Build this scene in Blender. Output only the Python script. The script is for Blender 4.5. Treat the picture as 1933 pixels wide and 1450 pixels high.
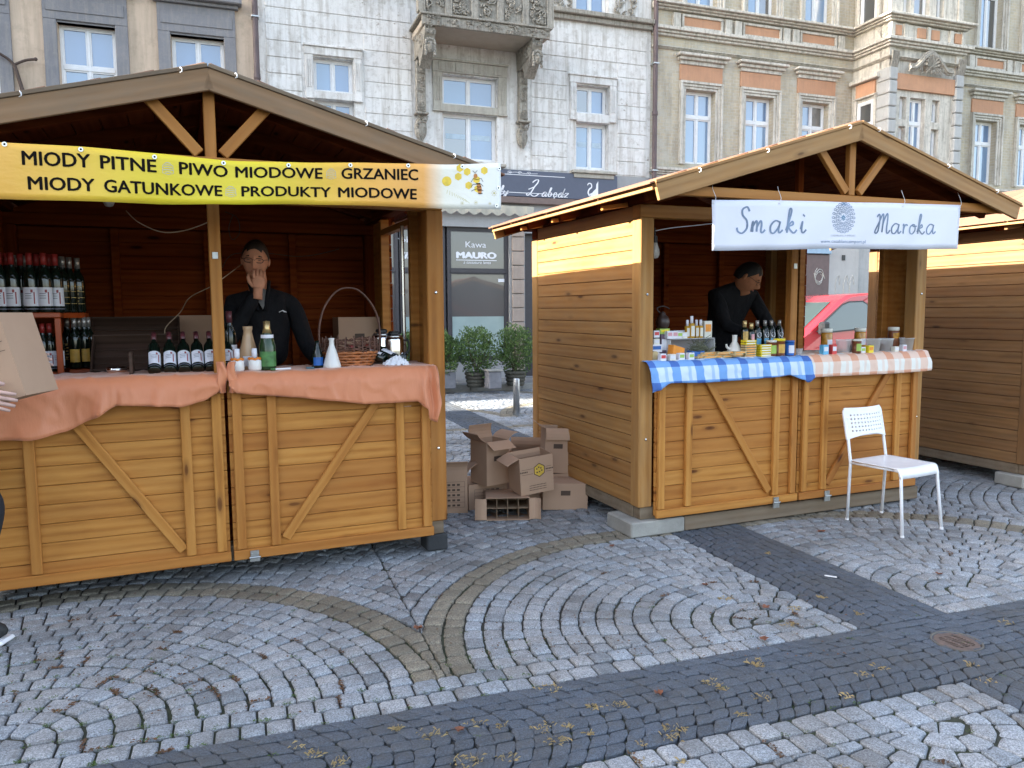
import bpy, math, random
from math import sin, cos, pi, radians, sqrt, atan2
from mathutils import Vector, Matrix, noise
rnd = random.Random(7)
S = bpy.context.scene
for o in list(bpy.data.objects): bpy.data.objects.remove(o)
COL = S.collection

# ---------------------------------------------------------------- camera, sky, sun, exposure
CH = 1.42; FPX = 1445.9; PITCH = radians(5.311); ROLL = radians(-0.284)
cam_d = bpy.data.cameras.new('camera'); cam = bpy.data.objects.new('camera', cam_d); COL.objects.link(cam)
CF = Vector((0, cos(PITCH), -sin(PITCH))); CU0 = Vector((0, sin(PITCH), cos(PITCH))); CX0 = Vector((1, 0, 0))
CX = cos(ROLL)*CX0 + sin(ROLL)*CU0; CU = -sin(ROLL)*CX0 + cos(ROLL)*CU0
CO = Vector((0, 0, CH))
cam.matrix_world = Matrix(((CX.x, CU.x, -CF.x, 0), (CX.y, CU.y, -CF.y, 0), (CX.z, CU.z, -CF.z, CH), (0, 0, 0, 1)))
cam_d.sensor_width = 36; cam_d.lens = FPX/1933*36; cam_d.clip_end = 800; cam_d.clip_start = 0.05
S.camera = cam
SUN_EL = radians(22); SUN_TRAVEL = radians(15)       # travel direction in the ground plane, from +x towards +y
W = bpy.data.worlds.new('World'); S.world = W; W.use_nodes = True
wn = W.node_tree.nodes; bg = wn['Background']
sky = wn.new('ShaderNodeTexSky'); sky.sky_type = 'NISHITA'; sky.sun_disc = False
sky.sun_elevation = SUN_EL
sd = Vector((-cos(SUN_TRAVEL)*cos(SUN_EL), -sin(SUN_TRAVEL)*cos(SUN_EL), sin(SUN_EL)))   # towards the sun
sky.sun_rotation = atan2(sd.x, sd.y)
sky.air_density = 1.0; sky.dust_density = 2.0; sky.ozone_density = 1.0
hs_ = wn.new('ShaderNodeHueSaturation'); hs_.inputs['Saturation'].default_value = .70   # sky colour muted to take the blue cast out of its light
W.node_tree.links.new(sky.outputs[0], hs_.inputs['Color']); W.node_tree.links.new(hs_.outputs[0], bg.inputs[0]); bg.inputs[1].default_value = 0.132
sl = bpy.data.lights.new('sun', 'SUN'); so = bpy.data.objects.new('sun', sl); COL.objects.link(so)
sl.energy = 5.0; sl.angle = radians(0.5); sl.color = (1.0, 0.95, 0.85)
so.rotation_euler = sd.to_track_quat('Z', 'Y').to_euler(); so.location = (-20, -6, 20)
vs = S.view_settings; vs.view_transform = 'Standard'; vs.look = 'None'; vs.gamma = 1; vs.exposure = 2.55
S.render.engine = 'CYCLES'; S.cycles.max_bounces = 8; S.cycles.transparent_max_bounces = 12
S.cycles.use_denoising = True

def ray(px, py): return CF + CX*((px-966.5)/FPX) - CU*((py-725)/FPX)
def ground_at(px, py, z=0.0):
    d = ray(px, py); return CO + d*((z-CH)/d.z)

# ---------------------------------------------------------------- helpers
def tag(o, label=None, cat=None, group=None, kind=None):
    if label: o['label'] = label
    if cat: o['category'] = cat
    if group: o['group'] = group
    if kind: o['kind'] = kind
    return o
def empty(name, M=None, label=None, cat=None, group=None, kind=None, parent=None):
    o = bpy.data.objects.new(name, None); COL.objects.link(o); o.empty_display_size = .1
    if parent: o.parent = parent
    if M is not None: o.matrix_local = M
    return tag(o, label, cat, group, kind)
def link(name, me, parent=None, M=None):
    o = bpy.data.objects.new(name, me); COL.objects.link(o)
    if parent: o.parent = parent
    if M is not None: o.matrix_local = M
    return o
def copy_tree(o, parent=None):
    c = o.copy(); COL.objects.link(c)
    if parent: c.parent = parent
    for ch in KIDS.get(o, []) or list(o.children): copy_tree(ch, c)
    return c
KIDS = {}
class Fr:
    """a place's frame: local x,y,z -> world, and pixel -> local point on a plane of it"""
    def __init__(s, ox, oy, yaw, tx=0, ty=0, oz=0):
        u = Vector((cos(yaw), sin(yaw), tx)).normalized(); v = Vector((-sin(yaw), cos(yaw), ty)).normalized(); w = u.cross(v).normalized(); v = w.cross(u)
        s.M = Matrix(((u.x, v.x, w.x, ox), (u.y, v.y, w.y, oy), (u.z, v.z, w.z, oz), (0, 0, 0, 1))); s.I = s.M.inverted()
    def _hit(s, px, py, ax, val):
        o = s.I @ CO; d = s.I.to_3x3() @ ray(px, py); return o + d*((val-o[ax])/d[ax])
    def x(s, px, py, val): return s._hit(px, py, 0, val)
    def y(s, px, py, val): return s._hit(px, py, 1, val)
    def z(s, px, py, val): return s._hit(px, py, 2, val)

class G:
    def __init__(s): s.v = []; s.f = []; s.c = []; s.cur = None
    def add(s, vs_, fs):
        b = len(s.v); s.v += [tuple(p) for p in vs_]; s.f += [tuple(i+b for i in f) for f in fs]
        if s.cur is not None: s.c += [s.cur]*len(fs)
        return s
    def box(s, x0, y0, z0, x1, y1, z1, b=0, M=None):
        if x0 > x1: x0, x1 = x1, x0
        if y0 > y1: y0, y1 = y1, y0
        if z0 > z1: z0, z1 = z1, z0
        if b <= 0:
            vs_ = [(x0,y0,z0),(x1,y0,z0),(x1,y1,z0),(x0,y1,z0),(x0,y0,z1),(x1,y0,z1),(x1,y1,z1),(x0,y1,z1)]
            fs = [(0,3,2,1),(4,5,6,7),(0,1,5,4),(1,2,6,5),(2,3,7,6),(3,0,4,7)]
        else:
            b = min(b, (x1-x0)/2.01, (y1-y0)/2.01, (z1-z0)/2.01)
            L = ((x0, x1, b), (y0, y1, b), (z0, z1, b)); vs_ = []; idx = {}
            for cx in (0, 1):
                for cy in (0, 1):
                    for cz in (0, 1):
                        for ax in range(3):
                            c = (cx, cy, cz); p = []
                            for k in range(3):
                                e = L[k][c[k]]
                                if k != ax: e += b*(1 if c[k] == 0 else -1)
                                p.append(e)
                            idx[(cx, cy, cz, ax)] = len(vs_); vs_.append(tuple(p))
            fs = []
            for ax in range(3):
                o1, o2 = [(1, 2), (2, 0), (0, 1)][ax]
                for sd_ in (0, 1):
                    q = []
                    for a, b_ in ((0, 0), (1, 0), (1, 1), (0, 1)):
                        c = [0, 0, 0]; c[ax] = sd_; c[o1] = a; c[o2] = b_; q.append(idx[(*c, ax)])
                    fs.append(tuple(q) if sd_ else tuple(reversed(q)))
            for ax in range(3):      # edges along axis ax
                o1, o2 = [(1, 2), (2, 0), (0, 1)][ax]
                for a in (0, 1):
                    for b_ in (0, 1):
                        c0 = [0, 0, 0]; c1 = [0, 0, 0]; c0[o1] = c1[o1] = a; c0[o2] = c1[o2] = b_; c1[ax] = 1
                        q = (idx[(*c0, o1)], idx[(*c0, o2)], idx[(*c1, o2)], idx[(*c1, o1)])
                        fs.append(q if (a ^ b_) else tuple(reversed(q)))
            for c in [(a, b_, d) for a in (0, 1) for b_ in (0, 1) for d in (0, 1)]:
                q = tuple(idx[(*c, k)] for k in range(3)); fs.append(q if sum(c) % 2 else tuple(reversed(q)))
        if M is not None: vs_ = [M @ Vector(p) for p in vs_]
        return s.add(vs_, fs)
    def prism(s, pts, y0, y1, M=None, b=0):
        """outline in local x,z extruded along y"""
        n = len(pts); vs_ = [(p[0], y0, p[1]) for p in pts]+[(p[0], y1, p[1]) for p in pts]
        fs = [tuple(range(n)), tuple(range(2*n-1, n-1, -1))]+[((i+1) % n, i, i+n, (i+1) % n+n) for i in range(n)]
        if M is not None: vs_ = [M @ Vector(p) for p in vs_]
        return s.add(vs_, fs)
    def tube(s, P, r, n=8, closed=False, caps=True):
        P = [Vector(p) for p in P]; m = len(P); R = r if isinstance(r, (list, tuple)) else [r]*m
        vs_ = []; prev = None
        for i, p in enumerate(P):
            a = P[(i-1) % m] if (i > 0 or closed) else P[i]; b = P[(i+1) % m] if (i < m-1 or closed) else P[i]
            t = (b-a).normalized() if (b-a).length > 1e-9 else Vector((0, 0, 1))
            ref = prev if prev is not None else (Vector((0, 0, 1)) if abs(t.z) < .9 else Vector((1, 0, 0)))
            q = (ref-t*ref.dot(t)); q = q.normalized() if q.length > 1e-6 else Vector((1, 0, 0)).cross(t).normalized()
            prev = q; w = t.cross(q)
            for k in range(n): vs_.append(p+(q*cos(2*pi*k/n)+w*sin(2*pi*k/n))*R[i])
        fs = []
        for i in range(m if closed else m-1):
            j = (i+1) % m
            for k in range(n): fs.append((i*n+k, i*n+(k+1) % n, j*n+(k+1) % n, j*n+k))
        if caps and not closed: fs += [tuple(range(n-1, -1, -1)), tuple((m-1)*n+k for k in range(n))]
        return s.add(vs_, fs)
    def lathe(s, prof, n=16, M=None):
        vs_ = []; fs = []; m = len(prof)
        for r, z in prof:
            for k in range(n): vs_.append((r*cos(2*pi*k/n), r*sin(2*pi*k/n), z))
        for i in range(m-1):
            for k in range(n): fs.append((i*n+k, i*n+(k+1) % n, (i+1)*n+(k+1) % n, (i+1)*n+k))
        fs += [tuple(range(n-1, -1, -1)), tuple((m-1)*n+k for k in range(n))]
        if M is not None: vs_ = [M @ Vector(p) for p in vs_]
        return s.add(vs_, fs)
    def ball(s, c, r, n=8, m=6, sc=(1, 1, 1), M=None):
        c = Vector(c); vs_ = [Vector((0, 0, -1))]
        for i in range(1, m):
            a = -pi/2+pi*i/m
            for k in range(n): vs_.append(Vector((cos(a)*cos(2*pi*k/n), cos(a)*sin(2*pi*k/n), sin(a))))
        vs_.append(Vector((0, 0, 1)))
        fs = [(0, 1+(k+1) % n, 1+k) for k in range(n)]
        for i in range(m-2):
            for k in range(n): fs.append((1+i*n+k, 1+i*n+(k+1) % n, 1+(i+1)*n+(k+1) % n, 1+(i+1)*n+k))
        t = len(vs_)-1; fs += [(t, 1+(m-2)*n+k, 1+(m-2)*n+(k+1) % n) for k in range(n)]
        vs_ = [Vector((p.x*sc[0]*r, p.y*sc[1]*r, p.z*sc[2]*r)) for p in vs_]
        if M is not None: vs_ = [M @ p for p in vs_]
        return s.add([p+c for p in vs_], fs)
    def grid(s, nu, nv, fn, thick=0):
        vs_ = [fn(i/nu, j/nv) for j in range(nv+1) for i in range(nu+1)]
        fs = [(j*(nu+1)+i, j*(nu+1)+i+1, (j+1)*(nu+1)+i+1, (j+1)*(nu+1)+i) for j in range(nv) for i in range(nu)]
        return s.add(vs_, fs)
    def mesh(s, name, mat=None, smooth=False):
        me = bpy.data.meshes.new(name); me.from_pydata(s.v, [], s.f); me.update()
        if mat:
            for m in (mat if isinstance(mat, (list, tuple)) else [mat]): me.materials.append(m)
        if smooth:
            for p in me.polygons: p.use_smooth = True
        if s.c and isinstance(s.c[0], int):
            for p, k in zip(me.polygons, s.c): p.material_index = k
        elif s.c:
            ca = me.color_attributes.new('tone', 'FLOAT_COLOR', 'CORNER'); buf = []
            for p, k in zip(me.polygons, s.c): buf += list(k)*p.loop_total
            ca.data.foreach_set('color', buf)
        return me
    def build(s, name, mat=None, parent=None, M=None, smooth=False, auto=None, solid=0, sub=0):
        me = s.mesh(name, mat, smooth); o = link(name, me, parent, M)
        if auto is not None: me.set_sharp_from_angle(angle=radians(auto)) if hasattr(me, 'set_sharp_from_angle') else None
        if solid:
            md = o.modifiers.new('t', 'SOLIDIFY'); md.thickness = solid; md.offset = 0
        if sub:
            md = o.modifiers.new('s', 'SUBSURF'); md.levels = md.render_levels = sub
        return o
_bars = {}
def bar(name, parent, p0, p1, w, t, mat, n=(0, -1, 0), b=.003, mesh_key=None):
    """a board from p0 to p1, w wide across the face, t thick along n; mesh lies along its own x"""
    p0 = Vector(p0); p1 = Vector(p1); X = p1-p0; L = X.length; X = X/L; Y = Vector(n); Y = (Y-X*Y.dot(X)).normalized(); Z = X.cross(Y)
    k = (round(L, 3), round(w, 4), round(t, 4), mat.name, round(b, 4))
    if k not in _bars:
        _bars[k] = G().box(-L/2, -t/2, -w/2, L/2, t/2, w/2, b).mesh(name, mat)
    c = (p0+p1)/2
    M = Matrix(((X.x, Y.x, Z.x, c.x), (X.y, Y.y, Z.y, c.y), (X.z, Y.z, Z.z, c.z), (0, 0, 0, 1)))
    return link(name, _bars[k], parent, M)
def T(x=0, y=0, z=0, rz=0, rx=0, ry=0, s=1):
    return Matrix.Translation((x, y, z)) @ Matrix.Rotation(rz, 4, 'Z') @ Matrix.Rotation(rx, 4, 'X') @ Matrix.Rotation(ry, 4, 'Y') @ Matrix.Scale(s, 4)
def spline(P, n=8, closed=False):
    P = [Vector(p) for p in P]; m = len(P); out = []
    for i in range(m if closed else m-1):
        a = P[(i-1) % m] if (i or closed) else P[0]; b = P[i]; c = P[(i+1) % m]; d = P[(i+2) % m] if (i+2 < m or closed) else P[m-1]
        for k in range(n):
            t = k/n; out.append(.5*((2*b)+(c-a)*t+(2*a-5*b+4*c-d)*t*t+(3*b-a-3*c+d)*t**3))
    if not closed: out.append(P[-1])
    return out
_txt = {}
def text_mesh(s, size, shear=0, bold=0, spacing=1.0, res=3, align='LEFT'):
    if bold:      # weight by stacking slightly shifted copies, each a hair above the last
        V, F = text_mesh(s, size, shear, 0, spacing, res, align); VV = []; FF = []
        for k, (a, b) in enumerate(((0, 0), (bold, 0), (-bold, 0), (0, bold*.7), (0, -bold*.7))):
            n = len(VV); VV += [Vector((v.x+a, v.y+b, k*.00025)) for v in V]; FF += [tuple(i+n for i in f) for f in F]
        return VV, FF
    """flat letter outlines as verts and faces in x,y; the built-in font"""
    cu = bpy.data.curves.new('txt', 'FONT'); cu.body = s; cu.size = size; cu.shear = shear; cu.offset = bold; cu.space_character = spacing
    cu.resolution_u = res; cu.align_x = align; cu.fill_mode = 'FRONT'
    o = bpy.data.objects.new('txt', cu); COL.objects.link(o)
    dg = bpy.context.evaluated_depsgraph_get(); me = bpy.data.meshes.new_from_object(o.evaluated_get(dg))
    V = [v.co.copy() for v in me.vertices]; F = [tuple(p.vertices) for p in me.polygons]
    bpy.data.objects.remove(o); bpy.data.curves.remove(cu); bpy.data.meshes.remove(me)
    return V, F
def lettering(parent, lines, fn, mat, name='lettering'):
    """lines: (text, x, y, target width or None, size, bold, shear); fn(x,y)->3D"""
    g = G()
    for (s, x, y, w, size, bold, shear) in lines:
        V, F = text_mesh(s, size, shear, bold)
        if not V: continue
        x0 = min(v.x for v in V); x1 = max(v.x for v in V); k = (w/(x1-x0)) if w else 1
        g.add([Vector(fn(x+(v.x-x0)*k, y+v.y))-Vector((0, v.z, 0)) for v in V], F)
    return g.build(name, mat, parent)
def ribbon(g, P, w, fn, taper=None):
    """flat stroke of width w along 2-D points"""
    m = len(P); L = []
    for i in range(m):
        a = P[max(i-1, 0)]; b = P[min(i+1, m-1)]; d = Vector((b[0]-a[0], b[1]-a[1])); d = d.normalized() if d.length > 1e-9 else Vector((1, 0)); nn = Vector((-d.y, d.x))
        ww = w*(taper(i/(m-1), d) if taper else 1)/2; L += [fn(P[i][0]+nn.x*ww, P[i][1]+nn.y*ww), fn(P[i][0]-nn.x*ww, P[i][1]-nn.y*ww)]
    g.add(L, [(2*i, 2*i+1, 2*i+3, 2*i+2) for i in range(m-1)])

# ---------------------------------------------------------------- materials
class NT:
    def __init__(s, name):
        s.m = bpy.data.materials.new(name); s.m.use_nodes = True; s.t = s.m.node_tree; s.b = s.t.nodes['Principled BSDF']
    def n(s, typ, props=None, **ins):
        nd = s.t.nodes.new('ShaderNode'+typ)
        for k, v in (props or {}).items(): setattr(nd, k, v)
        for k, v in ins.items():
            key = int(k[1:]) if k[0] == '_' and k[1:].isdigit() else k.replace('_', ' ')
            s.set(nd.inputs[key], v)
        return nd
    def set(s, inp, v):
        if isinstance(v, bpy.types.NodeSocket): s.t.links.new(v, inp)
        elif isinstance(v, bpy.types.Node): s.t.links.new(v.outputs[0], inp)
        else:
            if isinstance(v, (tuple, list)) and len(v) == 3 and inp.type == 'RGBA': v = (*v, 1)
            inp.default_value = v
    def ramp(s, fac, stops, mode='LINEAR'):
        nd = s.t.nodes.new('ShaderNodeValToRGB'); s.set(nd.inputs[0], fac); e = nd.color_ramp.elements; nd.color_ramp.interpolation = mode
        while len(e) < len(stops): e.new(.5)
        for el, (p, c) in zip(e, stops):
            el.position = p; el.color = (*c, 1) if isinstance(c, (tuple, list)) else (c, c, c, 1)
        return nd.outputs[0]
    def mix(s, fac, a, b, mode='MIX'):
        nd = s.t.nodes.new('ShaderNodeMix'); nd.data_type = 'RGBA'; nd.blend_type = mode
        s.set(nd.inputs[0], fac); s.set(nd.inputs[6], a); s.set(nd.inputs[7], b); return nd.outputs[2]
    def math(s, op, a, b=0, c=0):
        nd = s.t.nodes.new('ShaderNodeMath'); nd.operation = op; s.set(nd.inputs[0], a); s.set(nd.inputs[1], b); s.set(nd.inputs[2], c); return nd.outputs[0]
    def coord(s, kind='Object', scale=(1, 1, 1), off=None, rot=(0, 0, 0)):
        tc = s.t.nodes.new('ShaderNodeTexCoord'); v = tc.outputs[kind]
        if kind == 'World':
            pass
        if off is not None:
            ad = s.t.nodes.new('ShaderNodeVectorMath'); ad.operation = 'ADD'; s.t.links.new(v, ad.inputs[0]); s.set(ad.inputs[1], off); v = ad.outputs[0]
        mp = s.t.nodes.new('ShaderNodeMapping'); s.t.links.new(v, mp.inputs[0]); mp.inputs['Scale'].default_value = scale; mp.inputs['Rotation'].default_value = rot
        return mp.outputs[0]
    def pos(s, scale=(1, 1, 1)):
        ge = s.t.nodes.new('ShaderNodeNewGeometry'); mp = s.t.nodes.new('ShaderNodeMapping'); s.t.links.new(ge.outputs['Position'], mp.inputs[0]); mp.inputs['Scale'].default_value = scale
        return mp.outputs[0]
    def noise(s, vec, scale=5, detail=4, rough=.5, dist=0):
        return s.n('TexNoise', Vector=vec, Scale=scale, Detail=detail, Roughness=rough, Distortion=dist).outputs[0]
    def rand(s, k=13.0):
        oi = s.t.nodes.new('ShaderNodeObjectInfo'); return oi.outputs['Random']
    def bump(s, h, strength=.3, dist=.01, prev=None):
        nd = s.n('Bump', Height=h, Strength=strength, Distance=dist)
        if prev is not None: s.set(nd.inputs['Normal'], prev)
        return nd.outputs[0]
    def out(s, col=None, rough=None, normal=None, **kw):
        if col is not None: s.set(s.b.inputs['Base Color'], col)
        if rough is not None: s.set(s.b.inputs['Roughness'], rough)
        if normal is not None: s.set(s.b.inputs['Normal'], normal)
        for k, v in kw.items(): s.set(s.b.inputs[k.replace('_', ' ')], v)
        return s.m
def plain(name, col, rough=.6, var=.12, scale=12, bump=.0, metal=0, bscale=60, **kw):
    t = NT(name); v = t.coord('Object'); n = t.noise(v, scale, 4)
    c = t.mix(t.ramp(n, [(.3, 0), (.7, 1)]), tuple(x*(1-var) for x in col), tuple(min(1, x*(1+var)) for x in col))
    nm = t.bump(t.noise(v, bscale, 3), bump, .004) if bump else None
    r = t.math('ADD', t.math('MULTIPLY', n, .15), rough-.07)
    return t.out(c, r, nm, Metallic=metal, **kw)
def wood(name, dark, mid, light, rough=.55, wear=0.0, wearcol=(.2, .18, .15), tone=.35, knots=True, spec=.22):
    t = NT(name); r = t.rand(); cx = t.n('CombineXYZ', X=t.math('MULTIPLY', r, 37.0), Y=t.math('MULTIPLY', r, 11.3), Z=t.math('MULTIPLY', r, 23.7)).outputs[0]
    v = t.coord('Object', (1, 1, 1), off=cx); vg = t.n('Mapping', Vector=v, Scale=(1.3, 15, 15)).outputs[0]
    warp = t.noise(t.n('Mapping', Vector=v, Scale=(.9, 5, 5)).outputs[0], 2.2, 3)
    g1 = t.n('TexWave', {'wave_type': 'BANDS', 'bands_direction': 'Z'}, Vector=t.n('Mapping', Vector=v, Scale=(.3, 3, 6)).outputs[0], Scale=1.1, Distortion=6, Detail=3, Detail_Scale=1.2).outputs[1]
    g2 = t.noise(vg, 3.0, 5, .65)
    f = t.math('ADD', t.math('MULTIPLY', g1, .16), t.math('ADD', t.math('MULTIPLY', g2, .45), t.math('MULTIPLY', warp, .50)))
    c = t.ramp(f, [(.28, dark), (.52, mid), (.82, light)])
    # board to board tone
    rr = t.math('POWER', t.n('TexWhiteNoise', {'noise_dimensions': '1D'}, W=t.math('MULTIPLY', r, 91.7)).outputs[0], 1.7)
    c = t.mix(t.math('MULTIPLY', rr, tone), c, tuple(x*.55 for x in (mid[0]*1.15, mid[1]*.85, mid[2]*.9)), 'MIX')
    if knots:
        kn = t.n('TexVoronoi', {'feature': 'F1'}, Vector=t.n('Mapping', Vector=v, Scale=(1.5, 1, 5.0)).outputs[0], Scale=1.7, Randomness=1.0)
        kf = t.ramp(kn.outputs[0], [(.03, 1), (.085, .8), (.11, .32), (.2, 0)])
        c = t.mix(kf, c, (dark[0]*.35, dark[1]*.28, dark[2]*.3))
    if wear:
        wv = t.noise(t.n('Mapping', Vector=v, Scale=(2, 9, 9)).outputs[0], 2.5, 6, .7)
        c = t.mix(t.math('MULTIPLY', t.ramp(wv, [(.38, 0), (.68, 1)]), wear), c, wearcol)
    nb = t.bump(g2, .12, .002)
    return t.out(c, t.math('ADD', t.math('MULTIPLY', g2, .2), rough-.1), nb, Specular_IOR_Level=spec)
M_ = {}
M_['honey'] = wood('honey_stained_pine', (.27, .088, .012), (.48, .205, .042), (.60, .29, .072), .6, .30, (.33, .145, .042), tone=.55)
M_['post'] = wood('golden_stained_post', (.25, .092, .016), (.39, .160, .032), (.48, .22, .055), .55, .2, (.28, .16, .07), tone=.2)
M_['side'] = wood('weathered_pine', (.24, .105, .028), (.37, .180, .052), (.48, .265, .095), .6, .35, (.25, .17, .09))
M_['brown'] = wood('brown_stained_pine', (.15, .072, .026), (.25, .125, .048), (.33, .18, .08), .6, .4, (.17, .11, .065))
M_['inner'] = wood('shade_darkened_stained_pine', (.085, .014, .003), (.150, .030, .006), (.215, .052, .010), .85, 0, tone=.35, spec=.06)  # stained pine with the interior shade put into a darker, redder colour
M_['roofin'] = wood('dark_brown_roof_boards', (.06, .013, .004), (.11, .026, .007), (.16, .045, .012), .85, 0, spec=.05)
M_['fascia'] = wood('weathered_fascia', (.17, .095, .045), (.26, .155, .08), (.33, .205, .115), .65, .45, (.20, .155, .11), tone=.2)
M_['fascia2'] = wood('golden_fascia', (.24, .12, .04), (.36, .19, .07), (.44, .26, .11), .6, .3, (.24, .17, .10), tone=.2)
M_['sill'] = wood('grey_weathered_sill', (.11, .08, .05), (.19, .14, .09), (.26, .20, .14), .75, .5, (.20, .17, .13))
M_['tray'] = wood('dark_crate_wood', (.035, .02, .014), (.06, .035, .024), (.10, .06, .045), .6, 0, knots=False)
M_['shelf'] = plain('orange_varnished_shelf', (.36, .062, .012), .35, .15, 6)
M_['steel'] = plain('brushed_steel', (.62, .62, .62), .28, .05, 20, metal=1)
M_['galv'] = plain('galvanised_steel', (.45, .46, .46), .42, .15, 30, metal=1)
M_['chrome'] = plain('polished_steel', (.75, .74, .72), .12, .03, 8, metal=1)
M_['black'] = plain('black_plastic', (.018, .018, .02), .4)
M_['white'] = plain('white_plastic', (.78, .78, .80), .35, .04)
M_['whitepaint'] = plain('white_powder_coat', (.80, .81, .84), .35, .04, 8)
M_['rubber'] = plain('black_rubber', (.02, .02, .02), .7)
def concrete(name, col):
    t = NT(name); v = t.pos(); n = t.noise(v, 6, 8, .65); n2 = t.noise(v, 60, 4)
    c = t.mix(t.ramp(n, [(.3, 0), (.7, 1)]), tuple(x*.7 for x in col), tuple(x*1.15 for x in col)); c = t.mix(t.math('MULTIPLY', n2, .4), c, tuple(x*.75 for x in col))
    return t.out(c, .9, t.bump(n2, .5, .006))
M_['slab'] = concrete('concrete_block', (.33, .32, .29)); M_['block'] = concrete('dark_tarred_block', (.035, .037, .04))
M_['lowwall'] = concrete('grey_render_low_wall', (.22, .22, .235))
# ---------------------------------------------------------------- market huts
HW, HD, HC = 2.45, 1.65, 1.225
ZAS = {'L': 2.515, 'R': 2.55, '3': 2.55}; ZA, ZE = 2.55, 2.125           # roof top at ridge and at eaves
OV = .5
FRR = Fr(.798, 4.767, radians(22.31), .0056, .0047)
FRL = Fr(-2.634, 3.507, radians(23.6), .0035, .0)
FR3 = Fr(0, 0, radians(22.31), .0056, .0047)
def plank_run(parent, p0, p1, z0, z1, n, t, mat, h=.09, gap=.0035, jit=.0025, nn=(0, -1, 0)):
    """horizontal planks stacked from z0 to z1 between two plan points"""
    k = max(1, round((z1-z0)/h)); hh = (z1-z0)/k; nv = Vector(nn)
    for i in range(k):
        z = z0+hh*(i+.5); off = nv*rnd.uniform(-jit, jit)
        bar('plank', parent, Vector((p0[0], p0[1], z))+off, Vector((p1[0], p1[1], z))+off, hh-gap, t, mat, nn, .003)
def roof_z(x, side_t=0):  # top of roof deck at x
    return ZA-(abs(x-HC))/(HC+.22)*(ZA-ZE)
def make_hut(fr, label, kind, mats):
    global ZA; ZA = ZAS[kind]; sp = 1.235 if kind == 'L' else 1.25; dm = -.01 if kind != '3' else .02
    mo, ms, mi, mr, mf, mt = mats      # doors, side walls, inner, roof inside, fascia, truss
    H = empty('market_hut', fr.M, label, 'market hut', 'wooden market huts in a row')
    rdx = -.03 if kind == 'L' else 0
    # posts and frame
    pz = .18
    for (x, y) in ((.05, .05), (HW-.05, .05), (.05, HD-.05), (HW-.05, HD-.05)):
        bar('corner_post', H, (x, y, pz), (x, y, 2.0), .10, .10, (ms if kind != 'L' else mt) if y < 1 or kind != 'L' else mi, (0, -1, 0), .006)
    g = G().box(0.02, .012, .10, HW-.02, .09, pz-.002, .004); g.box(.02, HD-.09, .10, HW-.02, HD-.012, pz-.002, .004)
    g.box(.012, .092, .10, .09, HD-.092, pz-.002, .004); g.box(HW-.09, .092, .10, HW-.012, HD-.092, pz-.002, .004)
    g.build('sill_beam', M_['sill'], H)
    G().box(.1, .1, .182, HW-.1, HD-.1, .205).build('floor', M_['inner'], H)
    # top plates
    bar('top_plate', H, (0, .05, 2.04), (HW, .05, 2.04), .078, .09, mt, (0, -1, 0), .004)
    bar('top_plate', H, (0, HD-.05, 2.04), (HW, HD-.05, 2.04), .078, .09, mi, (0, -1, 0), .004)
    for x in (.05, HW-.05): bar('top_plate', H, (x, -.44, 2.112), (x, HD+.2, 2.112), .06, .08, mr, (1, 0, 0), .004)
    # walls: studs joined as the wall, planks as its pieces
    bw = G(); 
    for x in (.66, 1.24, 1.82): bw.box(x-.025, HD-.075, .21, x+.025, HD-.032, 1.995, .003)
    bw.box(.03, HD-.0035, .182, HW-.03, HD-.0005, 2.07); bw.add([(.0, HD-.05, 2.08), (HW, HD-.05, 2.08), (HC+rdx, HD-.05, ZA-.04), (.0, HD-.03, 2.08), (HW, HD-.03, 2.08), (HC+rdx, HD-.03, ZA-.04)], [(0, 1, 2), (5, 4, 3), (0, 3, 4, 1), (1, 4, 5, 2), (2, 5, 3, 0)])
    bw = bw.build('back_wall', mi, H)
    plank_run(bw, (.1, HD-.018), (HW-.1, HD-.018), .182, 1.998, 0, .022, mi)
    lw = G(); 
    for y in (.45, .85, 1.25): lw.box(.036, y-.02, .21, .075, y+.02, 2.06, .003)
    lw.box(.0305, .1, .182, .0345, HD-.1, 2.078)
    lw = lw.build('side_wall', mi, H); plank_run(lw, (.018, .102), (.018, HD-.102), .182, 2.078, 0, .022, ms, nn=(-1, 0, 0))
    rw = G(); oy0, oy1, oz = (.44, 1.12, .21) if kind == 'L' else (.36, 1.2, 1.06)
    if kind == '3': oy0 = None
    x = HW-.055
    if oy0:
        for y in (oy0-.025, oy1+.025): rw.box(x-.03, y-.025, .21, x+.03, y+.025, 2.07, .003)
        rw.box(x-.028, oy0+.002, oz-.05, x+.04, oy1-.002, oz, .003); rw.box(x-.028, oy0+.002, 1.96, x+.028, oy1-.002, 2.0, .003)
    else:
        rw.box(x-.02, .8, .21, x+.02, .85, 2.07, .003)
    for (a_, b_) in ((.1, oy0 or HD-.1), (oy1, HD-.1)) if oy0 else ((.1, HD-.1),): rw.box(HW-.0345, a_, .182, HW-.0305, b_, 2.078)
    rw = rw.build('side_wall', mt if kind != '3' else mi, H)
    for (a, b, z0, z1) in ([(.102, oy0, .182, 2.078), (oy1, HD-.102, .182, 2.078)]+([(oy0, oy1, .182, oz-.05)] if oz > .5 else []) if oy0 else [(.102, HD-.102, .182, 2.078)]):
        plank_run(rw, (HW-.018, a+.002), (HW-.018, b-.002), z0, z1, 0, .022, mi if kind != '3' else ms, nn=(1, 0, 0))
    # middle post
    bar('middle_post', H, (HC+dm, .03, 1.09), (HC+dm, .03, 2.0), .058, .055, mt, (0, -1, 0), .004)
    if kind != '3': G().box(HC+dm-.014, -.003, 1.70, HC+dm+.014, .002, 1.735, .001).build('bracket_plate', M_['galv'], H)
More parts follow.
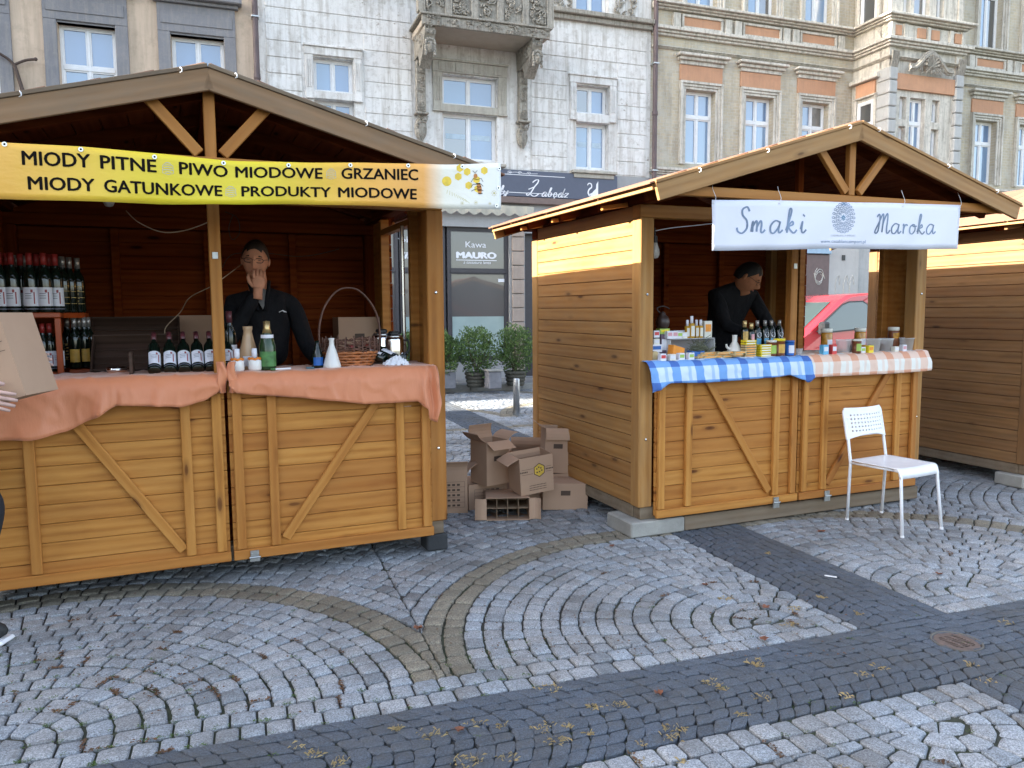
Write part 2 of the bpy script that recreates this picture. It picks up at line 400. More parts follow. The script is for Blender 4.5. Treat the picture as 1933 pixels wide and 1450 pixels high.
    # counter board
    if kind != '3':
        bar('counter_board', H, (.1, .155, 1.085), (HW-.1, .155, 1.085), .43, .028, mo, (0, 0, 1), .004)
    # door panels
    def panel(x0, x1, rails, diag):
        pg = G().box(x0, -.052, .112, x1, -.024, .165, .004)       # bottom lip rail
        P = pg.build('door_panel', mo, H)
        plank_run(P, (x0+.001, -.012), (x1-.001, -.012), .122, 1.068, 0, .02, mo, h=.094, gap=.0022, jit=.0012)
        for r in rails: bar('batten', P, (r, -.037, .168), (r, -.037, 1.066), .048, .028, mo, (0, -1, 0), .004)
        bar('top_rail', P, (x0+.002, .012, 1.04), (x1-.002, .012, 1.04), .05, .022, mo, (0, -1, 0), .003)
        (a, b), (c, d) = diag
        bar('brace', P, (a, -.0355, b), (c, -.0355, d), .05, .025, mo, (0, -1, 0), .004)
        return P
    if kind in 'LR':
        PA = panel(.105 if kind == 'R' else .06, sp-.007, (.14 if kind == 'R' else .10, .345, sp-.2, sp-.05), ((.48, .99), (1.0, .20)))
        PB = panel(sp+.007, HW-.085 if kind == 'R' else HW-.10, (sp+.05, sp+.225, 2.16, HW-.125 if kind == 'R' else HW-.14), ((2.08, .99), (1.51, .20)))
        for (P, hx) in ((PA, .05 if kind == 'L' else 1.05), (PB, 1.345 if kind == 'L' else 1.50)):
            hg = G().box(hx-.022, -.062, .125, hx+.022, -.0525, .158, .001); hg.box(hx-.026, -.064, .085 if kind == 'R' else .10, hx+.026, -.0545, .122, .001)
            hg.tube([(hx-.028, -.068, .1235), (hx+.028, -.068, .1235)], .0055, 8)
            for sx in (-.014, .014): hg.ball((hx+sx, -.063, .142), .004, 6, 4)
            hg.build('hinge', M_['galv'], P)
        for (x, z) in ((HW-.05, .62), (HW-.05, 1.53), (.05, .62), (.05, 1.53)):
            G().ball((x-.0, -.003, z), .009, 8, 6, (1, .7, 1)).build('bolt', M_['chrome'], H)
    # roof, drawn one slope at a time
    RX = lambda x: x+rdx
    def slope(sgn):
        xe = HC+sgn*(HC+(.22 if not (kind == 'L' and sgn > 0) else .165)); ZE = ZA-abs(xe-HC)/(HC+.22)*(ZA-2.125); L = sqrt((xe-HC)**2+(ZA-ZE)**2); d = Vector((xe-HC, 0, ZE-ZA)).normalized(); nrm = Vector((-d.z*sgn, 0, d.x*sgn)).normalized()
        if nrm.z < 0: nrm = -nrm
        R0 = Vector((HC+rdx, 0, ZA))
        core = G(); a = R0-nrm*.012; b = R0+d*L-nrm*.012
        for y in (-.30, .25, .82, 1.38, 1.85):     # rafters joined as the slope's frame
            p = R0-nrm*.062+d*.03; q = R0+d*(L-.05)-nrm*.062; w = .02; h = .03
            core.add([p+Vector((0, y-w, 0))-nrm*h, p+Vector((0, y+w, 0))-nrm*h, q+Vector((0, y+w, 0))-nrm*h, q+Vector((0, y-w, 0))-nrm*h,
                      p+Vector((0, y-w, 0))+nrm*h, p+Vector((0, y+w, 0))+nrm*h, q+Vector((0, y+w, 0))+nrm*h, q+Vector((0, y-w, 0))+nrm*h],
                     [(0, 3, 2, 1), (4, 5, 6, 7), (0, 1, 5, 4), (1, 2, 6, 5), (2, 3, 7, 6), (3, 0, 4, 7)])
        Rf = core.build('roof_slope', mr, H)
        nb = 12
        for i in range(nb):
            c = R0+d*(L*(i+.5)/nb)-nrm*.021
            bar('roof_board', Rf, c+Vector((0, -OV+.02, 0)), c+Vector((0, HD+.28, 0)), L/nb-.004, .02, mr, nrm, .002)
        # layered roofing strips on top
        nc = 7
        for i in range(nc):
            y = -OV-.012
            while y < HD+.28:
                ln = rnd.uniform(.5, .8); y2 = min(y+ln, HD+.3)
                c = R0+d*(L*(i+.62)/nc)+nrm*(.004+rnd.uniform(0, .003)); k = Vector(nrm)+d*.05*1
                bar('roof_shingle', Rf, c+Vector((0, y+.002, 0)), c+Vector((0, y2-.002, 0)), L/nc+.035, .010, mats_sh, k, .002)
                y = y2
        c = R0+d*(L+.006)
        # gable fascia boards, front and back
        for yy, mm in ((-OV-.004, mf), (HD+.295, mf)):
            p = R0+Vector((0, yy, 0))-nrm*.056; q = R0+d*(L+.01)+Vector((0, yy, 0))-nrm*.056
            bar('fascia_board', H, p+d*.004, q, .095, .022, mm, (0, -1, 0), .003)
            bar('edge_strip', H, p+d*.002+nrm*.056-Vector((0, .004, 0)), q+nrm*.056-Vector((0, .004, 0)), .018, .03, M_['sill'] if kind == 'L' else mm, (0, -1, 0), .002)
        # eave lath
        bar('eave_lath', H, c+Vector((0, -OV+.01, -.026)), c+Vector((0, HD+.28, -.026)), .032, .016, mf, (sgn, 0, 0), .002)
        for y in (.1, .82, 1.38):
            e = R0+d*(L-.02)-nrm*.06
            bar('rafter_tail', H, (HC+sgn*(HC+.0), y+.06, e.z+.02), (e.x, y+.06, e.z-.01), .028, .028, mt, (0, -1, 0), .003)
        # hooks for the string of lights
        for k_ in (.08, .50, .82):
            p = R0+d*(L*k_)+Vector((0, -OV-.024, 0))+nrm*.0
            G().tube([p+Vector((0, .01, .0)), p+Vector((.003, -.008, .004)), p+Vector((.008, -.014, -.002)), p+Vector((.009, -.012, -.014)), p+Vector((0, -.006, -.018))], .0024, 6).build('hook', M_['white'], H, smooth=True)
    slope(-1); slope(1)
    # front truss
    y = -.44
    if kind != '3':
        bar('tie_beam', H, (-.17+rdx, y, 2.095 if kind == 'R' else 2.10), (HW+.17+rdx, y, 2.095 if kind == 'R' else 2.10), .055, .04, mt, (0, -1, 0), .003)
        bar('king_post', H, (HC+rdx, y+.005, 2.125), (HC+rdx, y+.005, ZA-.09), .05, .038, mt, (0, -1, 0), .003)
        for sg in (-1, 1):
            bar('brace', H, (HC+rdx+sg*.05, y-.012, 2.14), (HC+rdx+sg*.27, y-.012, 2.14+.25), .05, .03, mt, (0, -1, 0), .003)
        bar('ridge_beam', H, (HC+rdx, -.42, ZA-.075), (HC+rdx, HD+.2, ZA-.075), .07, .045, mr, (1, 0, 0), .003)
        bar('gable_post', H, (HC+.02+rdx, .02, 2.08), (HC+.02+rdx, .02, ZA-.11), .045, .04, mi, (0, -1, 0), .003)
    return H
t = NT('roofing_shingle'); v = t.coord('Object'); r = t.rand()
c = t.mix(r, (.20, .085, .045), (.30, .15, .085)); c = t.mix(t.math('MULTIPLY', t.noise(v, 9, 6, .7), .6), c, (.12, .06, .04))
mats_sh = t.out(c, .8, t.bump(t.noise(v, 90, 4), .4, .004))
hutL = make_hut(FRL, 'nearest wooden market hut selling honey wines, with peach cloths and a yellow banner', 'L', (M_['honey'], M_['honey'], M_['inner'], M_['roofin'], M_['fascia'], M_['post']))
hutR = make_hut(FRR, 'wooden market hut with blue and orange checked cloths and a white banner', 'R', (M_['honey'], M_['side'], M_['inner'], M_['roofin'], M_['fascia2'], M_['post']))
p3 = FRR.M @ Vector((3.54, -.10, 0))
FR3 = Fr(p3.x, p3.y, radians(22.31), .0, .0)
hut3 = make_hut(FR3, 'brown wooden market hut cut by the right edge, plain plank side wall facing', '3', (M_['brown'], M_['brown'], M_['inner'], M_['roofin'], M_['fascia2'], M_['brown']))
# blocks under the huts
def block(fr, x0, y0, x1, y1, h, m, label, name='support_block'):
    cx, cy = (x0+x1)/2, (y0+y1)/2
    o = G().box(-(x1-x0)/2, -(y1-y0)/2, 0, (x1-x0)/2, (y1-y0)/2, h, .008).build(name, M_[m], None, fr.M @ Matrix.Translation((cx, cy, 0)))
    tag(o, label, 'support block', 'blocks under the market huts'); return o
block(FRL, HW-.13, .0, HW+.0, .14, .097, 'block', 'dark tarred block under right front corner of the nearest hut')
block(FRL, .0, .0, .14, .14, .097, 'block', 'dark block under the left front corner of the nearest hut')
block(FRL, HW-.14, HD-.14, HW, HD, .097, 'block', 'dark block under the rear right corner of the nearest hut')
block(FRL, .0, HD-.14, .14, HD, .097, 'block', 'dark block under the rear left corner of the nearest hut')
block(FRR, -.07, -.035, .33, .28, .097, 'slab', 'pale concrete block under the left front corner of the checked cloth hut')
block(FRR, HW-.3, .04, HW-.02, .3, .097, 'slab', 'concrete block under the right front corner of the checked cloth hut')
block(FRR, 0, HD-.3, .3, HD, .097, 'slab', 'concrete block under the rear left corner of the checked cloth hut')
block(FRR, HW-.3, HD-.3, HW, HD, .097, 'slab', 'concrete block under the rear right corner of the checked cloth hut')
b_ = FR3.M; 
block(FR3, -.05, .0, .3, .24, .097, 'slab', 'grey concrete block under the brown hut at the right edge')
block(FR3, .0, HD-.25, .3, HD, .097, 'slab', 'concrete block under the rear corner of the brown hut')
block(FR3, HW-.3, HD-.25, HW, HD, .097, 'slab', 'concrete block under the far rear corner of the brown hut')
block(FR3, HW-.3, 0, HW, .25, .097, 'slab', 'concrete block under the far front corner of the brown hut')
sb = G().box(-(HW-.36)/2, -.03, 0, (HW-.36)/2, .03, .095, .006).build('skirting_beam', M_['sill'], None, FRR.M @ Matrix.Translation((.335+(HW-.36)/2, .005, 0)))
tag(sb, 'long grey weathered beam lying under the front doors of the checked cloth hut', 'timber beam')
# ---------------------------------------------------------------- ground: sett paving in fans between dark bands
FA = radians(19.383); FM = Matrix.Rotation(FA, 4, 'Z'); F0 = Fr(0, 0, FA)
t = NT('joint_soil'); v = t.pos(); n = t.noise(v, 14, 6, .7); n2 = t.noise(v, 1.2, 4)
c = t.ramp(n, [(.3, (.018, .017, .015)), (.55, (.045, .042, .036)), (.8, (.08, .07, .055))]); c = t.mix(t.ramp(n2, [(.45, 0), (.62, .8)]), c, (.03, .045, .014))
m_soil = t.out(c, .95, t.bump(n, .6, .01))
G().box(-220, -220, -.3, 220, 220, -.0135).build('ground', m_soil).update_tag()
ground = bpy.data.objects['ground']; tag(ground, 'sett paved market square', None, None, 'structure')
t = NT('granite_sett'); v = t.pos(); at = t.n('Attribute'); at.attribute_name = 'tone'; col = at.outputs[0]
sp = t.noise(v, 150, 4, .9); sp2 = t.n('TexVoronoi', Vector=v, Scale=190).outputs[0]; big = t.noise(v, 1.6, 5, .6); md = t.noise(v, 22, 5, .65)
k = t.ramp(sp, [(.36, .42), (.5, 1.0), (.62, 1.62)]); c = t.mix(1.0, col, k, 'MULTIPLY')
c = t.mix(t.ramp(sp2, [(.14, .75), (.32, 0)]), c, (.05, .05, .055)); c = t.mix(t.ramp(big, [(.44, .0), (.68, .5)]), c, (.075, .066, .052))
c = t.mix(t.ramp(md, [(.50, 0), (.74, .5)]), c, (.10, .095, .085))
m_sett = t.out(c, t.ramp(sp, [(.3, .62), (.7, .85)]), t.bump(t.math('ADD', t.math('MULTIPLY', md, 1.0), t.math('MULTIPLY', sp, .35)), .75, .006), Specular_IOR_Level=.35)
R2 = random.Random(11)
def clip(poly, a, b, c):           # keep a*x+b*y<=c
    out = []
    for i in range(len(poly)):
        p = poly[i]; q = poly[(i+1) % len(poly)]; dp = a*p[0]+b*p[1]-c; dq = a*q[0]+b*q[1]-c
        if dp <= 0: out.append(p)
        if (dp < 0 < dq) or (dq < 0 < dp): s_ = dp/(dp-dq); out.append((p[0]+(q[0]-p[0])*s_, p[1]+(q[1]-p[1])*s_))
    return out
def area(p): return .5*sum(p[i][0]*p[(i+1) % len(p)][1]-p[(i+1) % len(p)][0]*p[i][1] for i in range(len(p)))
STONES = []     # (poly in F0 xy, colour kind)
def in_view(x, y, m=.6):
    p = FM @ Vector((x, y, 0)); return p.y > 1.9 and abs(p.x) < p.y*.70+m and p.y < 17.5
def addstone(poly, kind, clips):
    for cl in clips:
        if len(poly) < 3: return
        poly = clip(poly, *cl)
    if len(poly) < 3: return
    a = area(poly)
    if a < 0: poly = poly[::-1]; a = -a
    if a < .0011: return
    cx = sum(p[0] for p in poly)/len(poly); cy = sum(p[1] for p in poly)/len(poly)
    if in_view(cx, cy): STONES.append((poly, kind, a, cx, cy))
def fan_rows(cx, cy, up, rmax, clips, s=.087, beige=(16, 17)):
    """concentric half rings of setts round (cx,cy)"""
    i = 0; r = .006
    while r < rmax:
        h = s*R2.uniform(.93, 1.07) if i not in beige else .094
        rm = r+h/2; n = max(2, round(2*pi*rm/(.094)))
        ph = R2.random(); cuts = [(k+ph+R2.uniform(-.10, .10))/n*2*pi for k in range(n)]
        for k in range(n):
            a0, a1 = cuts[k], cuts[(k+1) % n]+(2*pi if k == n-1 else 0)
            am = (a0+a1)/2
            if sin(am)*up < -.25: continue
            jr = [R2.uniform(-.005, .005) for _ in range(4)]
            P = [(r+jr[0], a0), (r+jr[1], am), (r+jr[0], a1), (r+h+jr[2], a1), (r+h+jr[3]+.002, am), (r+h+jr[2], a0)]
            poly = [(cx+q*cos(a), cy+q*sin(a)) for q, a in P]
            addstone(poly, 'beige' if i in beige else 'grey', clips)
        r += h; i += 1
def straight(x0, x1, y0, y1, clips, kind, along='x', s=.092):
    rows = max(1, round(((y1-y0) if along == 'x' else (x1-x0))/s))
    for j in range(rows):
        a0, a1 = ((y0, y1) if along == 'x' else (x0, x1)); lo = a0+(a1-a0)*j/rows; hi = a0+(a1-a0)*(j+1)/rows
        p = (x0 if along == 'x' else y0)-R2.random()*.1; end = x1 if along == 'x' else y1
        while p < end:
            q = p+s*R2.uniform(.86, 1.15); w = [R2.uniform(-.004, .004) for _ in range(4)]
            P = [(p, lo+w[0]), (q, lo+w[1]), (q, hi+w[2]), (p, hi+w[3])]
            if along != 'x': P = [(b, a) for a, b in P]
            addstone(P, kind, clips); p = q
YB = [2.105, 2.62]; XB = [2.572, 3.10]
XC = [-3.88, -.82, 2.24, 3.43, 6.49, 9.55]
def field(x0, x1, y0, y1, cens, base, up):
    clips = [(-1, 0, -x0), (1, 0, x1), (0, -1, -y0), (0, 1, y1)]
    yb = y0 if up > 0 else y1
    if up > 0: straight(x0, x1, y0, y0+.19, clips, 'grey')
    else: straight(x0, x1, y1-.19, y1, clips, 'grey')
    cy = yb+up*.19
    level = 0
    while (cy-y1)*up < 0 if up > 0 else cy > y0:
        cs = [c+(1.53 if level % 2 else 0) for c in cens]
        if level % 2: cs = [cens[0]-1.53]+cs
        top = cy+up*2.35
        for i, c in enumerate(cs):
            cl = list(clips)
            if i > 0: cl.append((-1, 0, -(cs[i-1]+c)/2))
            if i < len(cs)-1: cl.append((1, 0, (cs[i+1]+c)/2))
            cl += [(0, -up, -cy*up), (0, up, top*up)]
            fan_rows(c, cy, up, 3.0, cl)
        cy = top; level += 1
field(-8, XB[0], YB[1], 15.5, [-6.94, -3.88, -.82, 2.24], YB[1], 1)
field(XB[1], 14, YB[1], 15.5, [3.43, 6.49, 9.55, 12.6], YB[1], 1)
field(-8, XB[0], -1.0, YB[0], [-6.94, -3.88, -.82, 2.24], YB[0], -1)
field(XB[1], 14, -1.0, YB[0], [3.43, 6.49, 9.55], YB[0], -1)
def band(x0, x1, y0, y1, along):
    clips = [(-1, 0, -x0), (1, 0, x1), (0, -1, -y0), (0, 1, y1)]; s = .068
    L0, L1, A0, A1 = (x0, x1, y0, y1) if along == 'x' else (y0, y1, x0, x1)
    wdt = A1-A0; p = L0-.4
    # shallow arcs across the band
    while p < L1+.4:
        n = 8; e = [A0+wdt*(k+R2.uniform(-.18, .18) if 0 < k < n else k)/n for k in range(n+1)]
        arc = lambda a: .11*sin(pi*(a-A0)/wdt)
        for k in range(n):
            a, b = e[k], e[k+1]; h = s*R2.uniform(.9, 1.12); j = [R2.uniform(-.011, .011) for _ in range(4)]
            P = [(p+arc(a)+j[0], a), (p+arc((a+b)/2)-.003, (a+b)/2), (p+arc(b)+j[1], b), (p+s+arc(b)+j[1], b), (p+s+arc((a+b)/2)+.004+j[2]*.4, (a+b)/2), (p+s+arc(a)+j[0], a)]
            if along != 'x': P = [(q, w) for w, q in P]
            addstone(P, 'dark', clips)
        p += s
band(-8, 14, YB[0]+.002, YB[1]-.002, 'x')
band(XB[0]+.002, XB[1]-.002, YB[1], 12.2, 'y'); band(XB[0]+.002, XB[1]-.002, -1.0, YB[0], 'y')
MAN = ground_at(1806, 1211); MANF = FM.inverted() @ MAN
def stone_geo(g, st):
    poly, kind, a, cx, cy = st
    if (cx-MANF.x)**2+(cy-MANF.y)**2 < .078**2+.002: 
        if (cx-MANF.x)**2+(cy-MANF.y)**2 < .085**2: return False
    j = .0036 if kind != 'dark' else .0022
    # inset towards the centre, rounded corners
    n = len(poly); P = []
    for i, p in enumerate(poly):
        d = Vector((cx-p[0], cy-p[1])); L = d.length
        P.append(Vector((p[0], p[1]))+d/L*min(j*1.35, L*.3) if L > 1e-6 else Vector(p))
    Q = []
    for i in range(n):
        a_, b_, c_ = P[i-1], P[i], P[(i+1) % n]
        l1 = (a_-b_).length; l2 = (c_-b_).length
        if l1 < .02 or l2 < .02 or abs((a_-b_).normalized().dot((c_-b_).normalized())) > .8: Q.append(b_); continue
        q = min(.009 if kind != 'dark' else .006, l1*.25, l2*.25); Q += [b_+(a_-b_).normalized()*q, b_+(c_-b_).normalized()*q]
    dz = R2.uniform(-.004, .004)*(.5 if kind == 'dark' else 1); tx = R2.uniform(-.035, .035); ty = R2.uniform(-.035, .035); dome = 0; dk = kind == 'dark'
    m = len(Q); vs_ = []
    C2 = Vector((cx, cy))
    for ring, (f, z) in enumerate(((1.0, -.022), (.985, -.004 if dk else -.006), (.9 if dk else .87, -.0012), (.5, .0005 if dk else .0015))):
        for q in Q:
            e = C2+(q-C2)*f; vs_.append((e.x, e.y, z+dz+(e.x-cx)*tx+(e.y-cy)*ty+(R2.uniform(-.0012, .0012) if ring > 1 else 0) if ring else -.03))
    fs = []
    for r_ in range(3):
        for k in range(m): fs.append((r_*m+k, r_*m+(k+1) % m, (r_+1)*m+(k+1) % m, (r_+1)*m+k))
    fs.append(tuple(3*m+k for k in range(m)))
    b = R2.uniform(.86, 1.14)
    if kind == 'dark': c = (.080*b, .094*b, .116*b)
    elif kind == 'beige': c = (.215*b, .190*b, .145*b)
    else:
        w = R2.uniform(-.012, .012); c = ((.285+w)*b, .300*b, (.318-w)*b)
        if R2.random() < .08: c = tuple(x*.72 for x in c)
    g.cur = (*c, 1); g.add(vs_, fs); return True
def screen(st):
    p = FM @ Vector((st[3], st[4], 0)); d = p-CO; z = d.dot(CF); return st[2]*CH/(z**3), abs(d.dot(CX)/z*FPX) < 966 and d.dot(CU)/z*-FPX < 724
vis = sorted([s for s in STONES if screen(s)[1]], key=lambda s: -screen(s)[0])[:290]; vid = set(map(id, vis))
allg = G()
for st in STONES:
    if id(st) in vid:
        g1 = G()
        if stone_geo(g1, st):
            c = Vector((st[3], st[4], 0)); g1.v = [(p[0]-c.x, p[1]-c.y, p[2]) for p in g1.v]
            o = g1.build('cobblestone', m_sett, ground, FM @ Matrix.Translation(c))
    else: stone_geo(allg, st)
o = allg.build('cobblestones', m_sett, ground, FM); o['kind'] = 'stuff'
print('stones', len(STONES))
# grass in the joints: green moss tufts, straw coloured dry tufts, litter
def blades(g, cx, cy, n, rad, h, flat=.5, seed=0):
    r = random.Random(seed)
    for _ in range(n):
        a = r.uniform(0, 2*pi); d = rad*sqrt(r.random()); x = cx+d*cos(a); y = cy+d*sin(a)*.8; b = r.uniform(0, 2*pi); L = h*r.uniform(.5, 1.2); lean = r.uniform(flat*.6, 1.1)
        dx, dy = cos(b), sin(b); w = .0011
        p0 = (x-dy*w, y+dx*w, 0); p1 = (x+dy*w, y-dx*w, 0); m1 = (x+dx*L*lean*.5, y+dy*L*lean*.5, L*.4); tip = (x+dx*L*lean, y+dy*L*lean, L*.35*(1.2-lean*.6))
        g.add([p0, p1, m1, tip], [(0, 1, 2), (0, 2, 3)] if r.random() < .5 else [(0, 1, 2), (1, 2, 3)])
DRY = [(1550,1128),(1490,1180),(1345,1290),(1362,1300),(1265,1395),(1270,1380),(1430,1255),(1500,1150),(1440,1320),(1030,1375),(1120,1335),(1160,1335),(1170,1332),(1035,1300),(1070,1372),(1110,1385),(1210,1405),(1290,1440),(1425,1250),(1830,1255),(1860,1285),(1630,1275),(1660,1262),(900,1365),(945,1370),(590,1425),(560,1410),(640,1440),(750,1378),(815,1385),(820,1390),(1900,1175),(1600,1315),(1055,1400),(1450,1045),(1370,1130),(880,1440),(905,1432),(960,1430),(1215,1440),(1400,1350),(1620,1160),(1590,1450)]
g = G()
for i, (px, py) in enumerate(DRY):
    p = ground_at(px, py); blades(g, p.x, p.y, R2.randint(9, 30), R2.uniform(.015, .05), .022, 1.0, i)
tag(g.build('dry_grass', plain('straw_grass', (.36, .27, .13), .8, .3)), 'straw coloured dry grass tufts between the dark setts', 'grass', None, 'stuff')
g = G()
for i in range(330):
    if i < 210: px = rnd.uniform(-40, 1000); py = rnd.uniform(1230, 1450)
    else: px = rnd.uniform(0, 1933); py = rnd.uniform(1120, 1450)
    p = ground_at(px, py); q = FM.inverted() @ p
    if YB[0] < q.y < YB[1] and i < 300: continue
    # nearest joint: shift to a stone border
    best = None
    for st in vis:
        if abs(st[3]-q.x) < .09 and abs(st[4]-q.y) < .09:
            v_ = st[0][R2.randrange(len(st[0]))]; best = v_; break
    if best: q = Vector((best[0], best[1], 0))
    p = FM @ Vector((q.x, q.y, 0)); blades(g, p.x, p.y, R2.randint(5, 16), .016, .010, .5, i+900)
for v_ in g.v: pass
tag(g.build('green_grass', plain('joint_grass', (.07, .12, .022), .8, .35)), 'short green grass and moss in the sett joints', 'grass', None, 'stuff')
# dark debris and leaves
def leaf(px, py, s=.03, col='leaf', label=''):
    p = ground_at(px, py, .006); a = rnd.uniform(0, 6.28); P = []
    for k in range(14):
        an = 2*pi*k/14; r_ = s*(.55+.45*abs(cos(2.5*an)))*(.8 if k % 2 else 1.05); P.append((r_*cos(an), r_*sin(an), .004+.010*rnd.random()))
    g = G().add([(0, 0, .002)]+P, [(0, 1+k, 1+(k+1) % 14) for k in range(14)])
    g.add([(0, 0, .003), (s*1.6, s*.2, .010), (s*1.6, s*.26, .010)], [(0, 1, 2)])
    o = g.build('fallen_leaf', M_leaf, None, T(p.x, p.y, p.z, a), solid=.0008); tag(o, label, 'leaf', 'fallen leaves on the setts')
M_leaf = plain('dry_leaf', (.17, .06, .028), .7, .35, 40)
for (px, py, s, lab) in ((1550,1004,.03,'red brown leaf on the setts left of the white chair'),(790,1187,.026,'small brown leaf beside the pale beige sett arc'),(1243,1310,.022,'dark brown curled leaf in the dark sett band'),(1442,1208,.024,'reddish leaf at the tip of the grey sett field'),(1445,1148,.024,'brown leaf on the straw coloured grass tuft'),(868,1380,.018,'small red leaf on the dark sett band, bottom centre'),(1330,1105,.02,'small leaf between grey setts near the dark crossing'),(1773,1085,.02,'tiny brown leaf on the setts below the chair'),(1155,1032,.02,'brown leaf on setts in front of the concrete block')):
    leaf(px, py, s, label=lab)
g = G()
for i in range(900):
    r_ = rnd.random(); px = rnd.gauss(250, 190) if r_ < .5 else rnd.uniform(900, 1600) if r_ < .9 else rnd.uniform(0, 1933); py = rnd.uniform(1150, 1350) if r_ < .5 else rnd.uniform(1120, 1240)
    p = ground_at(px, py); a = rnd.uniform(0, 6.28); s = rnd.uniform(.002, .008)
    g.add([(p.x+s*cos(a+k*2.1), p.y+s*sin(a+k*2.1), .001+rnd.random()*.004) for k in range(3)], [(0, 1, 2)])
for st in vis+STONES[::5]:
    P2 = FM @ Vector((st[3], st[4], 0)); d_ = P2-CO; zz_ = d_.dot(CF)
    if zz_ < 1.5: continue
    px = 966.5+FPX*d_.dot(CX)/zz_; py = 725-FPX*d_.dot(CU)/zz_
    w_ = math.exp(-((px-1330)/170)**2-((py-1165)/55)**2)+.8*math.exp(-((px-230)/230)**2-((py-1260)/90)**2)+.5*math.exp(-((px-870)/60)**2-((py-1120)/60)**2)+.04
    if st[1] == 'dark' or rnd.random() > w_*.8: continue
    i_ = rnd.randrange(len(st[0])); a_, b_ = st[0][i_], st[0][(i_+1) % len(st[0])]
    for k_ in range(rnd.randint(14, 34)):
        f_ = rnd.random(); q = FM @ Vector((a_[0]+(b_[0]-a_[0])*f_+rnd.gauss(0, .006), a_[1]+(b_[1]-a_[1])*f_+rnd.gauss(0, .006), 0)); a = rnd.uniform(0, 6.28); s = rnd.uniform(.003, .008)
        g.add([(q.x+s*cos(a+k*2.1), q.y+s*sin(a+k*2.1), -.001+rnd.random()*.006) for k in range(3)], [(0, 1, 2)])
tag(g.build('plant_litter', plain('dark_litter', (.11, .055, .026), .9, .4)), 'dark bits of plant litter caught in the sett joints', 'litter', None, 'stuff')
# cigarette end
p = ground_at(1568, 1088, .006); o = G().tube([(-.03, 0, 0), (.03, 0, 0)], .0035, 8).build('paper_stick', M_['white'], None, T(p.x, p.y, p.z, -.5)); tag(o, 'thin white paper stick lying on the dark setts', 'litter')
# manhole
def manhole():
    R = .098; E = empty('drain_cover', T(MAN.x, MAN.y, 0, FA), 'round iron drain cover with slots, set in dark setts', 'drain cover')
    G().lathe([(R+.004, -.02), (R+.004, .003), (R-.003, .003), (R-.006, -.004), (R-.006, -.02)], 48).build('rim', plain('worn_rim', (.11, .10, .085), .6), E)
    rust = plain('rusty_iron', (.13, .09, .072), .6, .3, 30, .4)
    g = G().lathe([(R-.010, -.02), (R-.010, .0005), (R-.03, .001)], 48); g.f = g.f[:-2]
    z0, z1 = -.012, .001
    rows = [-.052, -.039, -.026, -.013, 0, .013, .026, .039, .052]
    ri = R-.03; N = 48
    # plate with slots: bars between slots, and surrounding ring
    for i in range(len(rows)+1):
        a = rows[i-1]+.0038 if i else -ri; b = rows[i]-.0038 if i < len(rows) else ri
        ym = max(abs(a), abs(b)) if True else 0; w = sqrt(max(ri*ri-min(abs(a), abs(b))**2, 0)) if a*b > 0 else ri
        g.box(-w, a, z0, w, b, z1)
    for x in (-.018, .02): g.box(x-.005, -ri*.9, z0, x+.005, ri*.9, z1-.0004)
    for sx in (-1, 1):
        for r_ in rows:
            w = sqrt(max(ri*ri-r_*r_, 0)); e = min(.052, w); g.box(sx*e, r_-.004, z0, sx*w, r_+.004, z1-.0003)
    g.build('cover_plate', rust, E); G().lathe([(R-.008, -.021), (R-.008, -.019)], 32).build('shaft', M_['black'], E)
manhole()
# ---------------------------------------------------------------- townhouses behind
YF = 14.8
def fx(px, py, dy=0): p = F0.y(px, py, YF-dy); return p.x, p.z
def plaster(name, col, stain, amt=.5, sc=1.0, bump=.35, flake=None):
    t = NT(name); v = t.pos(); n = t.noise(v, .7*sc, 7, .65); n2 = t.noise(v, 5*sc, 6, .7); st = t.noise(t.pos((7, 7, .55)), 1.0*sc, 6, .65); f = t.noise(v, 45, 5, .7)
    c = t.mix(t.ramp(n, [(.35, 0), (.65, 1)]), tuple(x*.9 for x in col), tuple(min(x*1.08, .85) for x in col))
    c = t.mix(t.math('MULTIPLY', t.ramp(st, [(.46, 0), (.72, 1)]), amt), c, stain); c = t.mix(t.math('MULTIPLY', t.ramp(n2, [(.5, 0), (.72, 1)]), amt*.8), c, stain)
    if flake:
        fl = t.ramp(t.noise(v, 9, 8, .75), [(.60, 0), (.64, 1)]); area_ = t.ramp(t.noise(v, .8, 3), [(.48, 0), (.6, 1)]); c = t.mix(t.math('MULTIPLY', fl, area_), c, flake)
    return t.out(c, .88, t.bump(t.math('ADD', f, t.math('MULTIPLY', n2, 2)), bump, .012))
m_beige = plaster('old_beige_plaster', (.60, .46, .34), (.25, .20, .14), .5)
m_greytrim = plaster('grey_painted_trim', (.21, .205, .215), (.34, .31, .27), .45, 3)
m_white = plaster('flaking_white_paint', (.72, .70, .67), (.34, .30, .25), .75, 1.6, .6, (.30, .25, .20))
m_trim2 = plaster('pale_stone_trim', (.44, .41, .35), (.24, .21, .17), .6, 2.5, .6)
m_carve = plaster('dirty_carved_stone', (.36, .33, .28), (.10, .09, .075), .8, 5, .9)
m_cream = plaster('cream_balcony_soffit', (.42, .36, .29), (.34, .28, .22), .4)
m_grey = plaster('grey_ground_floor_render', (.30, .31, .34), (.22, .22, .24), .4)
m_greige = plaster('grey_shopfront_render', (.34, .34, .34), (.26, .25, .24), .4)
m_trim3 = plaster('mossy_sandstone_trim', (.60, .56, .49), (.25, .23, .19), .85, 2.2, .7)
m_orange = plaster('orange_plaster_panel', (.50, .27, .16), (.36, .20, .13), .4, 3)
m_quoin = plaster('grey_rusticated_stone', (.42, .42, .41), (.27, .27, .25), .5, 2)
m_tanstone = plaster('tan_stone_pier', (.36, .29, .24), (.26, .20, .17), .4, 3)
